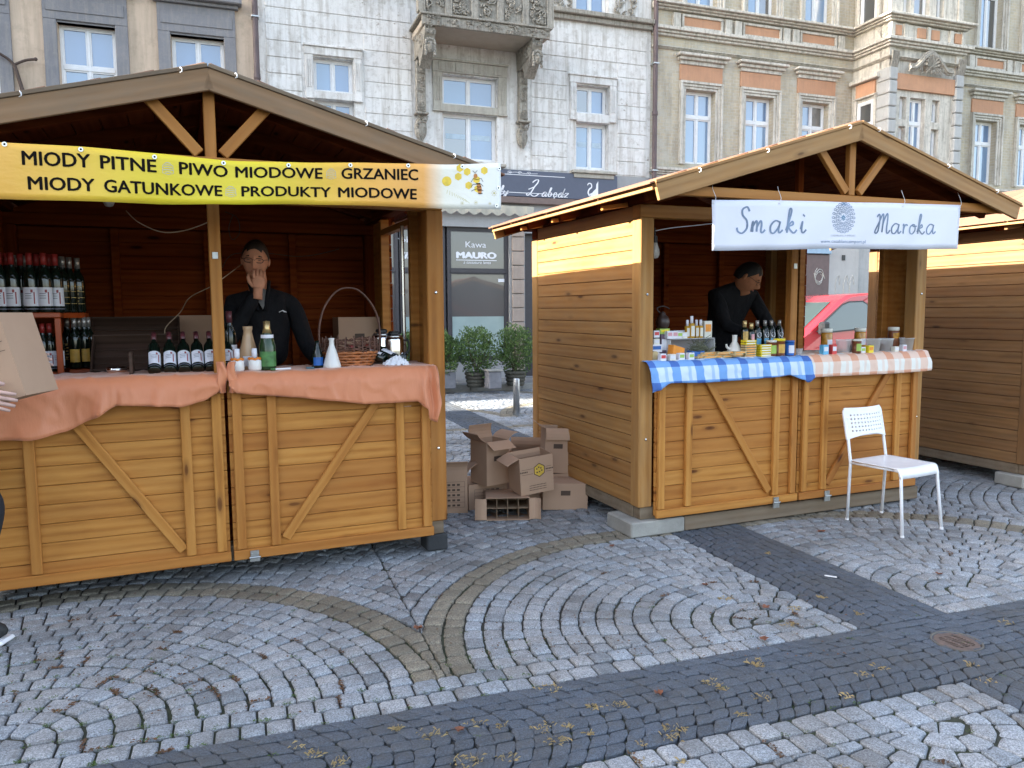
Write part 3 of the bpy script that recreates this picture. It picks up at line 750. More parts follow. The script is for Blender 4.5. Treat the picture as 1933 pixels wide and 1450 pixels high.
# pale brick: courses too fine to model one by one at this distance
t = NT('pale_yellow_brick'); tc = t.coord('Object', (1, 1, 1))
sx = t.n('SeparateXYZ', Vector=tc); cv = t.n('CombineXYZ', X=sx.outputs[0], Y=sx.outputs[2], Z=0.0).outputs[0]
br = t.n('TexBrick', Vector=cv, Color1=(.54, .46, .33), Color2=(.45, .385, .28), Mortar=(.55, .52, .45), Scale=1.0, Mortar_Size=.006, Mortar_Smooth=.3, Brick_Width=.14, Row_Height=.07)
v = t.pos(); st = t.noise(t.pos((5, 5, .8)), 1, 6, .65); n = t.noise(v, 3, 6, .7)
c = t.mix(t.ramp(st, [(.45, 0), (.68, .65)]), br.outputs[0], (.30, .26, .21)); c = t.mix(t.ramp(n, [(.48, 0), (.66, .75)]), c, (.50, .47, .40))
m_brick = t.out(c, .9, t.bump(t.math('ADD', t.math('MULTIPLY', br.outputs[1], -1), t.math('MULTIPLY', t.noise(v, 40, 4), .4)), .7, .012))
def glass(name, base, gl=.5, rough=.03):
    t = NT(name); n = t.noise(t.coord('Object', (1, 1, 1)), 1.3, 3); bp = t.bump(n, .05, .02)
    c = t.mix(t.noise(t.coord('Object', (1, 1, .3)), 2, 3), tuple(x*.85 for x in base), tuple(x*1.15 for x in base))
    t.set(t.b.inputs['Base Color'], c); t.b.inputs['Roughness'].default_value = .3
    g = t.n('BsdfGlossy', Color=(1, 1, 1), Roughness=rough, Normal=bp); fr = t.n('LayerWeight', Blend=.35); mx = t.n('MixShader')
    t.set(mx.inputs[0], t.math('ADD', gl, t.math('MULTIPLY', fr.outputs[0], .35))); t.t.links.new(t.b.outputs[0], mx.inputs[1]); t.t.links.new(g.outputs[0], mx.inputs[2]); t.t.links.new(mx.outputs[0], t.t.nodes['Material Output'].inputs[0]); return t.m
m_pane = glass('sky_tinted_window_glass', (.105, .19, .33), .12)  # blue of the reflected sky is put into the base colour
m_panec = glass('sky_tinted_net_curtain_glass', (.15, .25, .385), .11)  # net curtain tone with reflected sky blue mixed into the colour
m_paned = glass('dark_window_glass', (.05, .055, .06), .18)
m_shopg = glass('shop_window_glass', (.085, .08, .078), .05, .02)
m_frame = plain('white_window_frame', (.74, .74, .74), .45, .05)
m_darkframe = plain('dark_brown_shop_frame', (.045, .04, .045), .45)
m_pipe = plain('brown_downpipe', (.10, .068, .068), .55, .2, 5)
def holes_wall(g, x0, x1, z0, z1, holes, y0, y1):
    xs = sorted({x0, x1, *[h[0] for h in holes], *[h[1] for h in holes]}); zs = sorted({z0, z1, *[h[2] for h in holes], *[h[3] for h in holes]})
    xs = [x for x in xs if x0 <= x <= x1]; zs = [z for z in zs if z0 <= z <= z1]
    for j in range(len(zs)-1):
        run = None
        for i in range(len(xs)-1):
            cx, cz = (xs[i]+xs[i+1])/2, (zs[j]+zs[j+1])/2
            solid = not any(h[0] < cx < h[1] and h[2] < cz < h[3] for h in holes)
            if solid and run is None: run = xs[i]
            if (not solid or i == len(xs)-2) and run is not None:
                g.box(run, y0, zs[j], xs[i+1] if solid else xs[i], y1, zs[j+1]); run = None
def window(par, x0, x1, z0, z1, y, trans=None, cols=2, mf=None, mp=None, pane_m=None, tilt=None, fw=.042):
    mf = mf or m_frame; mp = mp or m_pane
    g = G(); d0, d1 = y, y+.06
    g.box(x0, d0, z0, x1, d1, z0+fw, .004); g.box(x0, d0, z1-fw, x1, d1, z1, .004); g.box(x0, d0, z0+fw, x0+fw, d1, z1-fw, .004); g.box(x1-fw, d0, z0+fw, x1, d1, z1-fw, .004)
    zz = [z0+fw]+([trans-.035, trans+.035] if trans else [])+[z1-fw]
    if trans: g.box(x0+fw, d0-.01, trans-.035, x1-fw, d1, trans+.035, .004)
    cells = []
    for k in range(0, len(zz), 2):
        a, b = zz[k], zz[k+1]; w = (x1-x0-2*fw)/cols
        for c in range(cols):
            xa, xb = x0+fw+c*w, x0+fw+(c+1)*w
            if c: g.box(xa-.02, d0-.008, a, xa+.02, d1, b, .004)
            e = .024; la, lb = xa+(.02 if c else 0), xb-(.02 if c < cols-1 else 0)
            g.box(la, d0+.008, a, lb, d1-.004, a+e); g.box(la, d0+.008, b-e, lb, d1-.004, b); g.box(la, d0+.008, a+e, la+e, d1-.004, b-e); g.box(lb-e, d0+.008, a+e, lb, d1-.004, b-e)
            cells.append((la+e-.003, lb-e+.003, a+e-.003, b-e+.003))
    o = g.build('window', mf, par)
    for i, (a, b, c, d) in enumerate(cells):
        m = pane_m[i] if pane_m and i < len(pane_m) and pane_m[i] else mp
        if m is m_pane: m = (m_pane if i >= len(cells)/2 else m_panec) if rnd.random() < .88 else m_paned
        G().box(a, d0+.03, c, b, d0+.036, d).build('pane', m, o)
    return o
def relief(g, x0, x1, z0, z1, y, n, r0, r1, dep, seed=0):
    """carved scroll work: short curled stems and berries"""
    r = random.Random(seed)
    for _ in range(n):
        cx, cz = r.uniform(x0, x1), r.uniform(z0, z1); R = r.uniform(r0, r1); a0 = r.uniform(0, 6.28); tn = r.choice((-1, 1))*r.uniform(2.5, 5)
        P = []
        for k in range(7):
            f = k/6; a = a0+tn*f; q = R*(1-.7*f); P.append((min(max(cx+q*cos(a), x0), x1), y-dep*r.uniform(.3, .8), min(max(cz+q*sin(a), z0), z1)))
        g.tube(P, [R*.26*(1-.5*k/6) for k in range(7)], 5)
        if r.random() < .5: g.ball((cx, y-dep*.6, cz), R*.35, 6, 4)
LF = 'old townhouse row along the street'
# --- middle house
xA, xB = fx(497, 330)[0], fx(1226, 330)[0]
H2 = empty('townhouse', FM, 'white flaking townhouse with carved balcony and grey cafe ground floor', 'house', LF)
zt, zbase = 13.5, fx(1000, 322)[1]
def rect(px0, py0, px1, py1):
    x0, z1 = fx(px0, py0); x1, _ = fx(px1, py0); _, z0 = fx(px0, py1); return x0, x1, z0, z1
w2u = rect(591, 106, 666, 171); w2l = (w2u[0], w2u[1], 4.38, fx(591, 186)[1])
w3u = rect(834.5, 139, 938, 196); w3l = (w3u[0], w3u[1], fx(834, 300)[1], fx(834, 211)[1])
w4u = rect(1088, 159, 1149, 213); w4l = (w4u[0], w4u[1], fx(1088, 318)[1], fx(1088, 230)[1])
w5 = rect(1088, -70, 1149, 27)
shop = [fx(757, 520)[0], fx(845, 520)[0], fx(963, 520)[0]]
sz0, sz1 = .45, fx(850, 427)[1]
door = (fx(991, 500)[0], fx(1060, 500)[0], .1, fx(990, 440)[1])
upx = [(w5[0], w5[1], w5[2], w5[3]), (w3u[0]-.05, w3u[1]+.05, 7.6, 9.7), (w2u[0], w2u[1], w5[2], w5[3])]
holes = [w2u, w2l, w3u, w3l, w4u, w4l, *upx, (shop[0]-1.5, shop[2], sz0, sz1), door]
g = G(); holes_wall(g, xA, xB, zbase, zt, holes, YF, YF+.35); wall2 = g.build('wall', m_white, H2)
g = G(); holes_wall(g, xA, xB, 0, zbase-.002, holes, YF+.004, YF+.35); g.build('ground_floor_wall', m_greige, H2)
G().box(xA, YF+.4, 0, xB, YF+6, zt).build('interior_mass', m_grey, H2)
# rusticated courses: separate long stone blocks with recessed joints
ch = .285; z = zbase+.02; k = 0
while z < w5[2]-.35:
    z2 = z+ch-.014
    xs = [xA+.12]; blocked = []
    for h in (w2u, w2l, w3u, w3l, w4u, w4l):
        if h[2]-.2 < z2 and h[3]+.25 > z: blocked.append((h[0]-.2, h[1]+.2))
    sx_ = [(fx(778, 200)[0], fx(808, 200)[0]), (fx(966, 200)[0], fx(1002, 200)[0])]; blocked += sx_
    if z > fx(900, 118)[1]-.3: blocked.append((fx(805, 200)[0], fx(968, 200)[0]))
    blocked.sort(); cur = xA+.12; segs = []
    for a, b in blocked:
        if a > cur: segs.append((cur, a))
        cur = max(cur, b)
    if cur < xB-.1: segs.append((cur, xB-.1))
    for a, b in segs:
        while b-a > .12:
            L = min(b-a, rnd.uniform(2.6, 4.2)); 
            if b-a-L < .3: L = b-a
            G().box(a+.002, YF-.013-rnd.uniform(0, .003), z, a+L-.004, YF-.001, z2, .006).build('stone_block', m_white, wall2); a += L
    z += ch; k += 1
def surround(par, w, wl, m, fw=.17, head=.22, keys=True):
    g = G(); x0, x1, z0, z1 = w
    for sx, a, b in ((0, x0-fw, x0-.01), (1, x1+.01, x1+fw)):
        g.box(a, YF-.05, z0-.12, b, YF-.001, z1+.02, .006)
        for q in (.25, .5, .75): g.box(a+(b-a)*q-.012, YF-.064, z0+.05, a+(b-a)*q+.012, YF-.0505, z1-.06, .004)
        g.box(a-.01, YF-.07, z0-.15, b+.01, YF-.001, z0-.122, .004)
    g.box(x0-fw-.01, YF-.055, z1+.022, x1+fw+.01, YF-.001, z1+head, .006); g.box(x0-fw-.03, YF-.085, z1+head+.002, x1+fw+.03, YF-.001, z1+head+.04, .006)
    if keys:
        for q in (.0, .3, .62, 1.0):
            c = x0+(x1-x0)*q; g.box(c-.08, YF-.07, z1+.05, c+.08, YF-.056, z1+head-.03, .005)
    o = g.build('window_surround', m, par)
    # stone beam between upper and lower light
    G().box(x0-.02, YF-.045, wl[3]+.002, x1+.02, YF+.2, z0-.002, .008).build('window_beam', m, par); return o
for w, wl, kk in ((w2u, w2l, False), (w3u, w3l, True), (w4u, w4l, False)):
    surround(H2, w, wl, m_trim2 if kk else m_white, .15 if not kk else .19, .16 if not kk else .23, kk)
    window(H2, *w, YF+.14); window(H2, *wl, YF+.14)
for w in upx: window(H2, *w, YF+.14)
g = G().box(w4l[0]-.14, YF-.16, w4l[2]-.11, w4l[1]+.14, YF+.02, w4l[2]-.05, .01); g.box(w4l[0]-.09, YF-.11, w4l[2]-.2, w4l[1]+.09, YF-.001, w4l[2]-.112, .008); g.build('window_sill', m_trim2, H2)
g = G().box(w3l[0]-.14, YF-.14, w3l[2]-.11, w3l[1]+.14, YF+.02, w3l[2]-.05, .01); g.build('window_sill', m_trim2, H2)
# stickers on lower panes (blue film with a faint lettered strip)
mst = plain('pale_window_film', (.42, .52, .60), .5)
for w, cols in ((w3l, 2), (w4l, 2)):
    for c in range(2):
        a = w[0]+.10+c*(w[1]-w[0]-.08)/2; b = a+(w[1]-w[0])/2-.16; z0 = w[3]-.36
        G().box(a, YF+.166, z0-.10, b, YF+.1685, z0).build('window_film', mst, H2)
# string course and frieze under the upper floor
zs = fx(1100, 33)[1]
g = G().box(xA, YF-.17, zs, fx(800, 20)[0], YF-.001, zs+.09, .012); g.build('string_course', m_carve, H2); g = G(); g.box(fx(1012, 20)[0], YF-.17, zs, xB, YF-.001, zs+.09, .012); g.box(fx(1012, 20)[0], YF-.09, zs-.1, xB, YF-.001, zs-.002, .01)
g.build('string_course', m_carve, H2)
g = G(); 
for (a, b) in ((1033, 1078), (1158, 1200)):
    relief(g, fx(a, 10)[0], fx(b, 10)[0], zs+.12, zs+.9, YF, 40, .03, .08, .05, a)
relief(g, fx(690, 10)[0], fx(760, 10)[0], zs+.1, zs+.6, YF, 30, .03, .07, .05, 5)
g.build('carved_frieze', m_carve, H2)
# balcony
bx0, bx1 = fx(782, 100)[0]-.06, fx(1000, 100)[0]+.06; bz = F0.y(900, 60, YF-.85).z; BP = .88
g = G().box(bx0+.02, YF-BP, bz, bx1-.02, YF-.001, bz+.12, .015); bal = g.build('balcony', m_cream, H2)
g = G().box(bx0, YF-BP-.06, bz-.01, bx1, YF-BP-.001, bz+.16, .01)
g.box(bx0-.04, YF-BP-.10, bz+.162, bx1+.04, YF-.001, bz+.2, .01); n5 = 5; w = (bx1-bx0)/n5
for i in range(n5+1): c = bx0+w*i; g.box(c-.07, YF-BP-.07, bz+.202, c+.07, YF-BP+.08, bz+.85, .01)
g.box(bx0, YF-BP-.03, bz+.202, bx1, YF-BP+.04, bz+.84); g.build('balcony_parapet', m_carve, bal)
g = G(); relief(g, bx0+.03, bx1-.03, bz+.0, bz+.15, YF-BP-.06, 70, .03, .055, .03, 3)
for i in range(n5): relief(g, bx0+w*i+.1, bx0+w*(i+1)-.1, bz+.25, bz+.8, YF-BP-.03, 26, .04, .09, .05, i+10)
g.build('carved_scrollwork', m_carve, bal)
def corbel(cx, zb):
    w = .20; P = []
    zt_ = bz-.005
    prof = [(0, zt_), (-BP+.02, zt_), (-BP-.02, zt_-.13), (-BP+.10, zt_-.30), (-BP+.16, zt_-.42), (-.46, zt_-.62), (-.30, zb+.12), (-.33, zb+.08), (-.33, zb), (0, zb)]
    g = G(); vs_ = [(cx-w/2, YF+p[0], p[1]) for p in prof]+[(cx+w/2, YF+p[0], p[1]) for p in prof]; n = len(prof)
    g.add(vs_, [tuple(range(n)), tuple(range(2*n-1, n-1, -1))]+[((i+1) % n, i, i+n, (i+1) % n+n) for i in range(n)])
    for s_ in (-1, 1):        # side scrolls
        for (yy, zz, R) in ((-.62, zt_-.2, .15), (-.25, zb+.35, .11)):
            pts = [(cx+s_*(w/2+.005), YF+yy+R*(1-k/14)*cos(k*.8), zz+R*(1-k/14)*sin(k*.8)) for k in range(13)]; g.tube(pts, .022, 6)
    relief(g, cx-w/2, cx+w/2, zt_-.14, zt_-.01, YF-BP-.01, 14, .025, .05, .05, int(cx*100))
    o = g.build('corbel', m_carve, H2)
    # mask head on the front of the corbel
    h = G(); c = Vector((cx, YF-BP+.02, zt_-.36)); h.ball(c, .10, 14, 12, (.8, .85, 1.15))
    h.ball(c+Vector((0, -.092, -.005)), .02, 8, 6, (.7, .9, 1.7)); h.ball(c+Vector((0, -.078, -.055)), .018, 8, 6, (1.5, .7, .5))
    for s_ in (-1, 1):
        h.ball(c+Vector((s_*.032, -.075, .02)), .014, 8, 6, (1.2, .6, .7)); h.tube([c+Vector((s_*.012, -.09, .04)), c+Vector((s_*.035, -.088, .05)), c+Vector((s_*.06, -.07, .038))], .008, 5)
        for k in range(6): h.ball(c+Vector((s_*(.075+.01*(k % 2)), -.03, .09-.045*k)), .032, 7, 5)
    for k in range(7): a = pi*k/6; h.ball(c+Vector((.085*cos(a), -.035, .055+.075*sin(a))), .033, 7, 5)
    h.build('mask_head', m_carve, o, smooth=True)
    # carved strip and pendant below
    g = G(); z1 = zb-.01; z0 = fx(800, 216)[1]; g.box(cx-w/2+.01, YF-.13, z0, cx+w/2-.01, YF-.001, z1, .012); relief(g, cx-w/2+.03, cx+w/2-.03, z0+.03, z1-.03, YF-.13, 46, .03, .055, .04, 77)
    g.box(cx-w/2-.03, YF-.20, z0-.04, cx+w/2+.03, YF-.001, z0-.002, .01)
    for k in range(10):
        f = k/9; relief(g, cx-(w/2+.02)*(1-f*.8), cx+(w/2+.02)*(1-f*.8), z0-.08-.44*f, z0-.03-.44*f, YF-.10*(1-f*.6), 5, .03, .05, .06, k+4)
    g.ball((cx, YF-.03, z0-.28), .13, 10, 8, (.95, .7, 1.7)); g.build('carved_pendant', m_carve, H2)
corbel(fx(792, 150)[0], fx(790, 116)[1]); corbel(fx(984, 150)[0], fx(984, 138)[1])
# cafe sign
sx0, sx1 = fx(838, 330)[0], fx(1162, 340)[0]; sz0_, sz1_ = fx(1162, 381)[1], fx(1162, 334)[1]
sg = G().box(sx0, YF-.085, sz0_, sx1, YF-.005, sz1_, .006).build('cafe_sign', plain('slate_blue_sign', (.075, .085, .125), .45, .05)); sg.matrix_world = FM
tag(sg, 'slate blue cafe sign with white swan and script lettering', 'sign')
m_letter = plain('white_lettering', (.75, .75, .78), .5, .02)
fs = lambda x, y: (x, YF-.0875, y)
g = G()
def glyph(g, pts, x, y, s, w, fn, sh=.22, n=6, tp=None):
    P = [(x+(p.x+sh*p.y)*s, y+p.y*s) for p in spline([(a, b, 0) for a, b in pts], n)]; ribbon(g, P, w, fn, tp); return P
SG = {
 'a': ([(.95,.9),(.5,1.0),(.1,.6),(.15,.1),(.5,0),(.9,.5),(1.0,.95),(.92,.3),(1.05,.02),(1.35,.25)], 1.3),
 'ł': ([(-.1,.25),(.35,1.2),(.45,1.9),(.25,2.1),(.12,1.6),(.12,.4),(.3,0),(.65,.25)], .7),
 'y': ([(.05,.95),(.1,.3),(.45,.05),(.85,.5),(1.0,.98),(.85,.1),(.5,-.8),(.15,-.75),(.4,-.2),(1.2,.3)], 1.2),
 'b': ([(-.1,.3),(.3,1.4),(.35,2.0),(.12,1.9),(.08,.5),(.35,0),(.75,.3),(.7,.8),(.35,.95)], 1.1),
 'ę': ([(.1,.45),(.6,.65),(.6,.95),(.25,.95),(.05,.5),(.25,.03),(.7,.12),(.95,.4)], 1.0),
 'd': ([(.9,.85),(.5,1.0),(.1,.6),(.15,.1),(.5,0),(.9,.5),(1.15,2.0),(.95,.3),(1.1,0),(1.35,.2)], 1.3),
 'z': ([(.05,.85),(.4,.98),(.85,.9),(.1,.05),(.5,.1),(.95,.05)], 1.05),
 'Ł': ([(.2,1.9),(.55,2.25),(.95,2.3),(1.0,1.9),(.7,1.3),(.45,.5),(.1,.05),(-.15,.25),(.2,.4),(.8,.02),(1.3,.0),(1.7,.35)], 1.7),
 'm': ([(.0,.1),(.1,.95),(.12,.1),(.12,.5),(.4,.97),(.5,.7),(.5,.1),(.52,.5),(.8,.97),(.92,.7),(.9,.15),(1.05,.02),(1.3,.25)], 1.3),
 'k': ([(-.05,.2),(.25,1.3),(.32,1.9),(.12,1.95),(.08,1.0),(.08,.02),(.15,.55),(.5,.95),(.62,.7),(.2,.5),(.55,.1),(.8,.0),(1.05,.25)], 1.0),
 'i': ([(.0,.3),(.15,.95),(.12,.2),(.3,.0),(.6,.25)], .6),
 'r': ([(.02,.8),(.1,.97),(.12,.5),(.12,.03),(.15,.5),(.32,.88),(.52,.92),(.62,.8)], .72),
 'o': ([(.5,.98),(.1,.7),(.12,.15),(.5,.0),(.85,.4),(.7,.9),(.4,.9),(.6,.75),(1.05,.8)], 1.0),
 'S': ([(1.0,1.75),(.75,2.1),(.35,1.9),(.4,1.45),(.8,1.0),(.85,.4),(.45,.0),(.05,.15),(-.05,.45)], 1.15),
 'M': ([(-.15,1.5),(.05,1.75),(.2,1.4),(.15,.3),(-.05,.0),(-.2,.2),(.15,1.0),(.45,1.75),(.6,1.5),(.6,.1),(.65,1.0),(.95,1.8),(1.1,1.5),(1.1,.3),(1.25,.0),(1.5,.3)], 1.5)}
def script(g, word, x, y, s, w, fn, sh=.2, tp=None, gap=0):
    for ch_ in word:
        if ch_ == ' ': x += s*.8; continue
        pts, adv = SG[ch_]; glyph(g, pts, x, y, s, w, fn, sh, 6, tp)
        if ch_ == 'i': glyph(g, [(.2,1.4),(.24,1.45),(.28,1.5)], x, y, s, w*1.8, fn, sh, 3)
        if ch_ in 'łŁ': glyph(g, [(-.1,.9),(.3,1.1),(.6,1.25)], x, y, s, w*.8, fn, sh, 4)
        if ch_ == 'ę': glyph(g, [(.5,.02),(.35,-.25),(.6,-.35)], x, y, s, w*.8, fn, sh, 4)
        x += s*(adv+gap)
    return x
tp_ = lambda f, d: .55+.75*abs(d.y)
lx = fx(936, 360)[0]; zc = fx(1000, 371)[1]
script(g, 'ały', fx(930, 360)[0], zc, .085, .017, fs, .3, tp_, .1)
xx = script(g, 'Ł', fx(992, 360)[0], zc, .14, .022, fs, .35, tp_); script(g, 'abędz', fx(1019, 360)[0], zc, .088, .018, fs, .35, tp_, .22)
ribbon(g, [(fx(880, 333)[0], sz1_-.09), (fx(1063, 340)[0], sz1_-.09)], .012, fs); ribbon(g, [(fx(880, 375)[0], sz0_+.075), (fx(1063, 340)[0], sz0_+.075)], .012, fs)
for k in range(3):
    cx = fx(960+k*18, 330)[0]; P = [(cx+.05*(1-q/12)*cos(q*.7)*(1 if k % 2 else -1), sz1_-.05+.03*(1-q/14)*sin(q*.7)) for q in range(12)]; ribbon(g, P, .008, fs)
ribbon(g, [(p.x, p.y) for p in spline([(fx(955, 330)[0], sz1_-.07, 0), (fx(970, 330)[0], sz1_-.04, 0), (fx(990, 330)[0], sz1_-.06, 0), (fx(1012, 330)[0], sz1_-.05, 0)])], .008, fs)
# swan
sx = fx(1105, 360)[0]; sz = fx(1110, 374)[1]; u = .125
neck = spline([(.45, .1, 0), (.15, .55, 0), (.28, 1.0, 0), (.62, 1.3, 0), (.55, 1.7, 0), (.22, 1.75, 0), (.05, 1.5, 0)])
ribbon(g, [(sx+p.x*u*1.3, sz+p.y*u*1.3) for p in neck], .03, fs, lambda f, d: 1.2-.6*f)
body = [(.3,.0),(1.4,.0),(1.75,.25),(1.75,2.6),(1.45,2.1),(1.4,1.4),(1.1,1.1),(.8,.75),(.5,.6)]
g.add([fs(sx+a*u*1.15, sz+b*u*1.05) for a, b in body], [tuple(range(len(body)))])
g.build('lettering', m_letter, sg)
G().box(sx0-.1, YF-.12, sz0_-.14, fx(1180, 340)[0], YF-.006, sz0_-.012, .01).build('awning_case', plain('brown_awning_case', (.16, .11, .095), .5), H2)
# rolled awning with scalloped valance
ax0, ax1 = fx(790, 400)[0], fx(1003, 400)[0]; az = fx(900, 391)[1]
def aw(u_, v_):
    x = ax0+(ax1-ax0)*u_; sc = abs(sin((x-ax0)*pi/.24)); return (x, YF-.16+.012*sin(x*26), az+.03-v_*(.14+.06*sc))
G().grid(110, 3, aw).build('awning', plain('cream_canvas_awning', (.42, .39, .32), .85, .15, 3), H2, solid=.004)
# shopfront
sf = window(H2, shop[0]-1.5, shop[0]-.03, sz0, sz1, YF+.1, trans=fx(850, 511)[1], cols=1, mf=m_darkframe, mp=m_shopg, fw=.06)
window(H2, shop[0], shop[1]-.02, sz0, sz1, YF+.1, trans=fx(850, 511)[1], cols=1, mf=m_darkframe, mp=m_shopg, fw=.06)
window(H2, shop[1]+.02, shop[2], sz0, sz1, YF+.1, trans=fx(850, 511)[1], cols=1, mf=m_darkframe, mp=m_shopg, fw=.06)
m_frost = plain('frosted_film', (.30, .38, .36), .5, .1, 3)
for a, b in ((shop[0]+.1, shop[1]-.12), (shop[1]+.12, shop[2]-.1)):
    G().box(a, YF+.126, sz0+.1, b, YF+.1285, fx(850, 598)[1]).build('frosted_strip', m_frost, H2)
# gathered curtains behind the upper panes read as pale folds
fw_ = lambda x, y: (x, YF+.122, y)
L = [('Kawa', fx(882, 466)[0], fx(882, 466)[1], fx(921, 466)[0]-fx(882, 466)[0], .17, .0, 0), ('MAURO', fx(864, 486)[0], fx(864, 486)[1], fx(941, 486)[0]-fx(864, 486)[0], .17, .012, 0),
     ('a tostatura lenta', fx(878, 497)[0], fx(878, 497)[1], fx(930, 497)[0]-fx(878, 497)[0], .085, 0, .25), ('Croissant', fx(752, 456)[0]-.16, fx(752, 456)[1], .74, .17, 0, 0), ('& Colifraga', fx(752, 487)[0]-.35, fx(752, 487)[1], .8, .17, .006, .25)]
L[4] = ('lifr', fx(758, 487)[0], fx(758, 487)[1], .36, .18, .008, .25); L[3] = ('roiss', fx(749, 456)[0], fx(749, 456)[1], .42, .17, .002, 0)
lettering(H2, L, fw_, m_letter)
g = G(); ribbon(g, [(fx(864, 489)[0], fx(864, 490)[1]), (fx(941, 489)[0], fx(864, 490)[1])], .014, fw_); g.build('underline', m_letter, H2)
G().box(fx(944, 520)[0], YF+.12, fx(944, 532)[1], fx(957, 520)[0], YF+.126, fx(944, 526)[1]).build('opening_hours_card', m_letter, H2)
# tan stone pier, blocks one by one
z = .1
while z < sz1:
    G().box(shop[2]+.03, YF-.06, z, door[0]-.03, YF-.001, z+.27, .012).build('stone_block', m_tanstone, H2); z += .285
G().box(door[0], YF+.2, .1, door[1], YF+.26, door[3]).build('door', m_darkframe, H2)
def pipe(px, x=None, lab='', z0=.1, z1=13, r=.05, m=None, bend=False):
    x = fx(px, 200)[0]; o = G().tube([(0, 0, z0), (0, 0, z1)], r, 12).build('downpipe', m or m_pipe, None, FM @ T(x, YF-.12, 0)); tag(o, lab, 'drainpipe', 'downpipes on the townhouses')
    for z in (2.2, 4.4, 6.6, 8.8): G().box(-.065, -.06, z, .065, .115, z+.03, .004).build('bracket', M_['galv'], o)
    for z in (3.1, 5.55, 8.1): G().lathe([(r+.006, z), (r+.012, z+.02), (r+.006, z+.10)], 12).build('joint_collar', m or m_pipe, o)
pipe(487, lab='brown downpipe between the beige and the white house'); pipe(1231, lab='dark brown downpipe between the white and the brick house')
# --- left house
xL0 = -10.5
H1 = empty('townhouse', FM, 'beige plastered townhouse with grey window surrounds, top left', 'house', LF)
w1 = rect(107, 41, 216, 300); w1 = (w1[0], w1[1], 4.38, w1[3]); wb = (fx(322, 70)[0], fx(422, 70)[0], 4.38, w1[3]); tr = fx(110, 121)[1]
sp_ = wb[0]-w1[0]; ws = [w1, wb]+[(w1[0]-sp_*k, w1[1]-sp_*k, w1[2], w1[3]) for k in (1, 2, 3)]
hs = ws+[(a, b, c+3.6, d+3.6) for a, b, c, d in ws]+[(a-.05, b+.05, .9, 3.0) for a, b, c, d in ws]
g = G(); holes_wall(g, xL0, xA-.01, 0, 13.2, hs, YF+.01, YF+.36); g.build('wall', m_beige, H1); G().box(xL0, YF+.4, 0, xA-.01, YF+6, 13.2).build('interior_mass', m_grey, H1)
for i, (a, b, c, d) in enumerate(hs):
    window(H1, a, b, c, d, YF+.15, trans=tr+(3.6 if c > 6 else 0) if c > 3 else None)
    if c > 3:
        g = G(); fw = .2
        g.box(a-fw, YF-.035, c-.1, a-.005, YF+.009, d+.03, .006); g.box(b+.005, YF-.035, c-.1, b+fw, YF+.009, d+.03, .006); g.box(a-fw, YF-.035, d+.032, b+fw, YF+.009, d+.5, .006)
        g.box(a-fw+.05, YF-.05, d+.16, b+fw-.05, YF-.036, d+.36, .006); g.box(a-fw-.12, YF-.20, d+.56, b+fw+.12, YF+.009, d+.66, .015); g.box(a-fw-.06, YF-.10, d+.502, b+fw+.06, YF+.009, d+.558, .01)
        g.box(a-.003, YF+.0, d-.0, b+.003, YF+.14, d+.03); g.build('window_surround', m_greytrim, H1)
# wall bracket, a forked iron arm
p0 = fx(48, 176); g = G(); g.tube([(p0[0], YF-.03, p0[1]-.6), (p0[0]-.02, YF-.05, p0[1]), (p0[0]-.12, YF-.06, p0[1]+.42)], .03, 8)
g.tube(spline([(p0[0]-.12, YF-.06, p0[1]+.42, ), (p0[0]-.2, YF-.08, p0[1]+.5), (p0[0]-.34, YF-.12, p0[1]+.58)], 4), .022, 8); g.tube(spline([(p0[0]-.12, YF-.06, p0[1]+.42), (p0[0]+.05, YF-.08, p0[1]+.5), (p0[0]+.2, YF-.12, p0[1]+.52)], 4), .022, 8)
for q in ((-.34, .58), (.2, .52)): g.ball((p0[0]+q[0], YF-.12, p0[1]+q[1]), .03, 8, 6)
o = g.build('iron_bracket', plain('rusty_iron_bracket', (.07, .045, .035), .7)); o.matrix_world = FM; tag(o, 'rusty forked iron bracket on the beige wall, far left', 'bracket')
# --- right house with the bay
xR1 = fx(1933, 300)[0]+6
H3 = empty('townhouse', FM, 'pale brick townhouse with orange panels and a stone bay, top right', 'house', LF)
W1 = rect(1295, 168, 1351, 308); trz = fx(1295, 217)[1]; spc = (fx(1515, 200)[0]-fx(1295, 168)[0])/2
wins = [(W1[0]+k*spc, W1[1]+k*spc, W1[2], W1[3]) for k in range(3)]
byx0 = fx(1611, 107)[0]; bd = YF-F0.x(1684, 70, byx0+.05).y; bd = max(.7, min(bd, 1.5)); yb = YF-bd; byx1 = F0.y(1814, 200, yb).x; bpx = lambda px: F0.y(px, 200, yb).x; print('bay', bd, byx0, byx1)
W5 = (fx(1841.5, 232)[0], fx(1884, 238)[0]); wr = [(W5[0]+k*1.53, W5[0]+k*1.53+(W1[1]-W1[0]), W1[2], W1[3]) for k in range(5)]
zc1 = fx(1237, 62)[1]; zc2 = fx(1237, 14)[1]; up0 = fx(1298, 20)[1]
allw = wins+wr; ups = [(a, b, up0, up0+2.0) for a, b, c, d in allw]
gz = fx(1240, 320)[1]
dn = [(a-.1, b+.25, .9, 2.9) for a, b, c, d in wr[1:]]
g = G(); holes_wall(g, xB+.012, xR1, gz, 13.5, allw+ups+[(byx0+.2, byx1-.2, gz, 12)], YF+.02, YF+.36); wall3 = g.build('wall', m_brick, H3)
g = G(); holes_wall(g, xB+.012, xR1, 0, gz-.002, dn, YF+.016, YF+.36); g.build('ground_floor_wall', m_quoin, H3); G().box(xB+.012, YF+.4, 0, xR1, YF+6, 13.5).build('interior_mass', m_grey, H3)
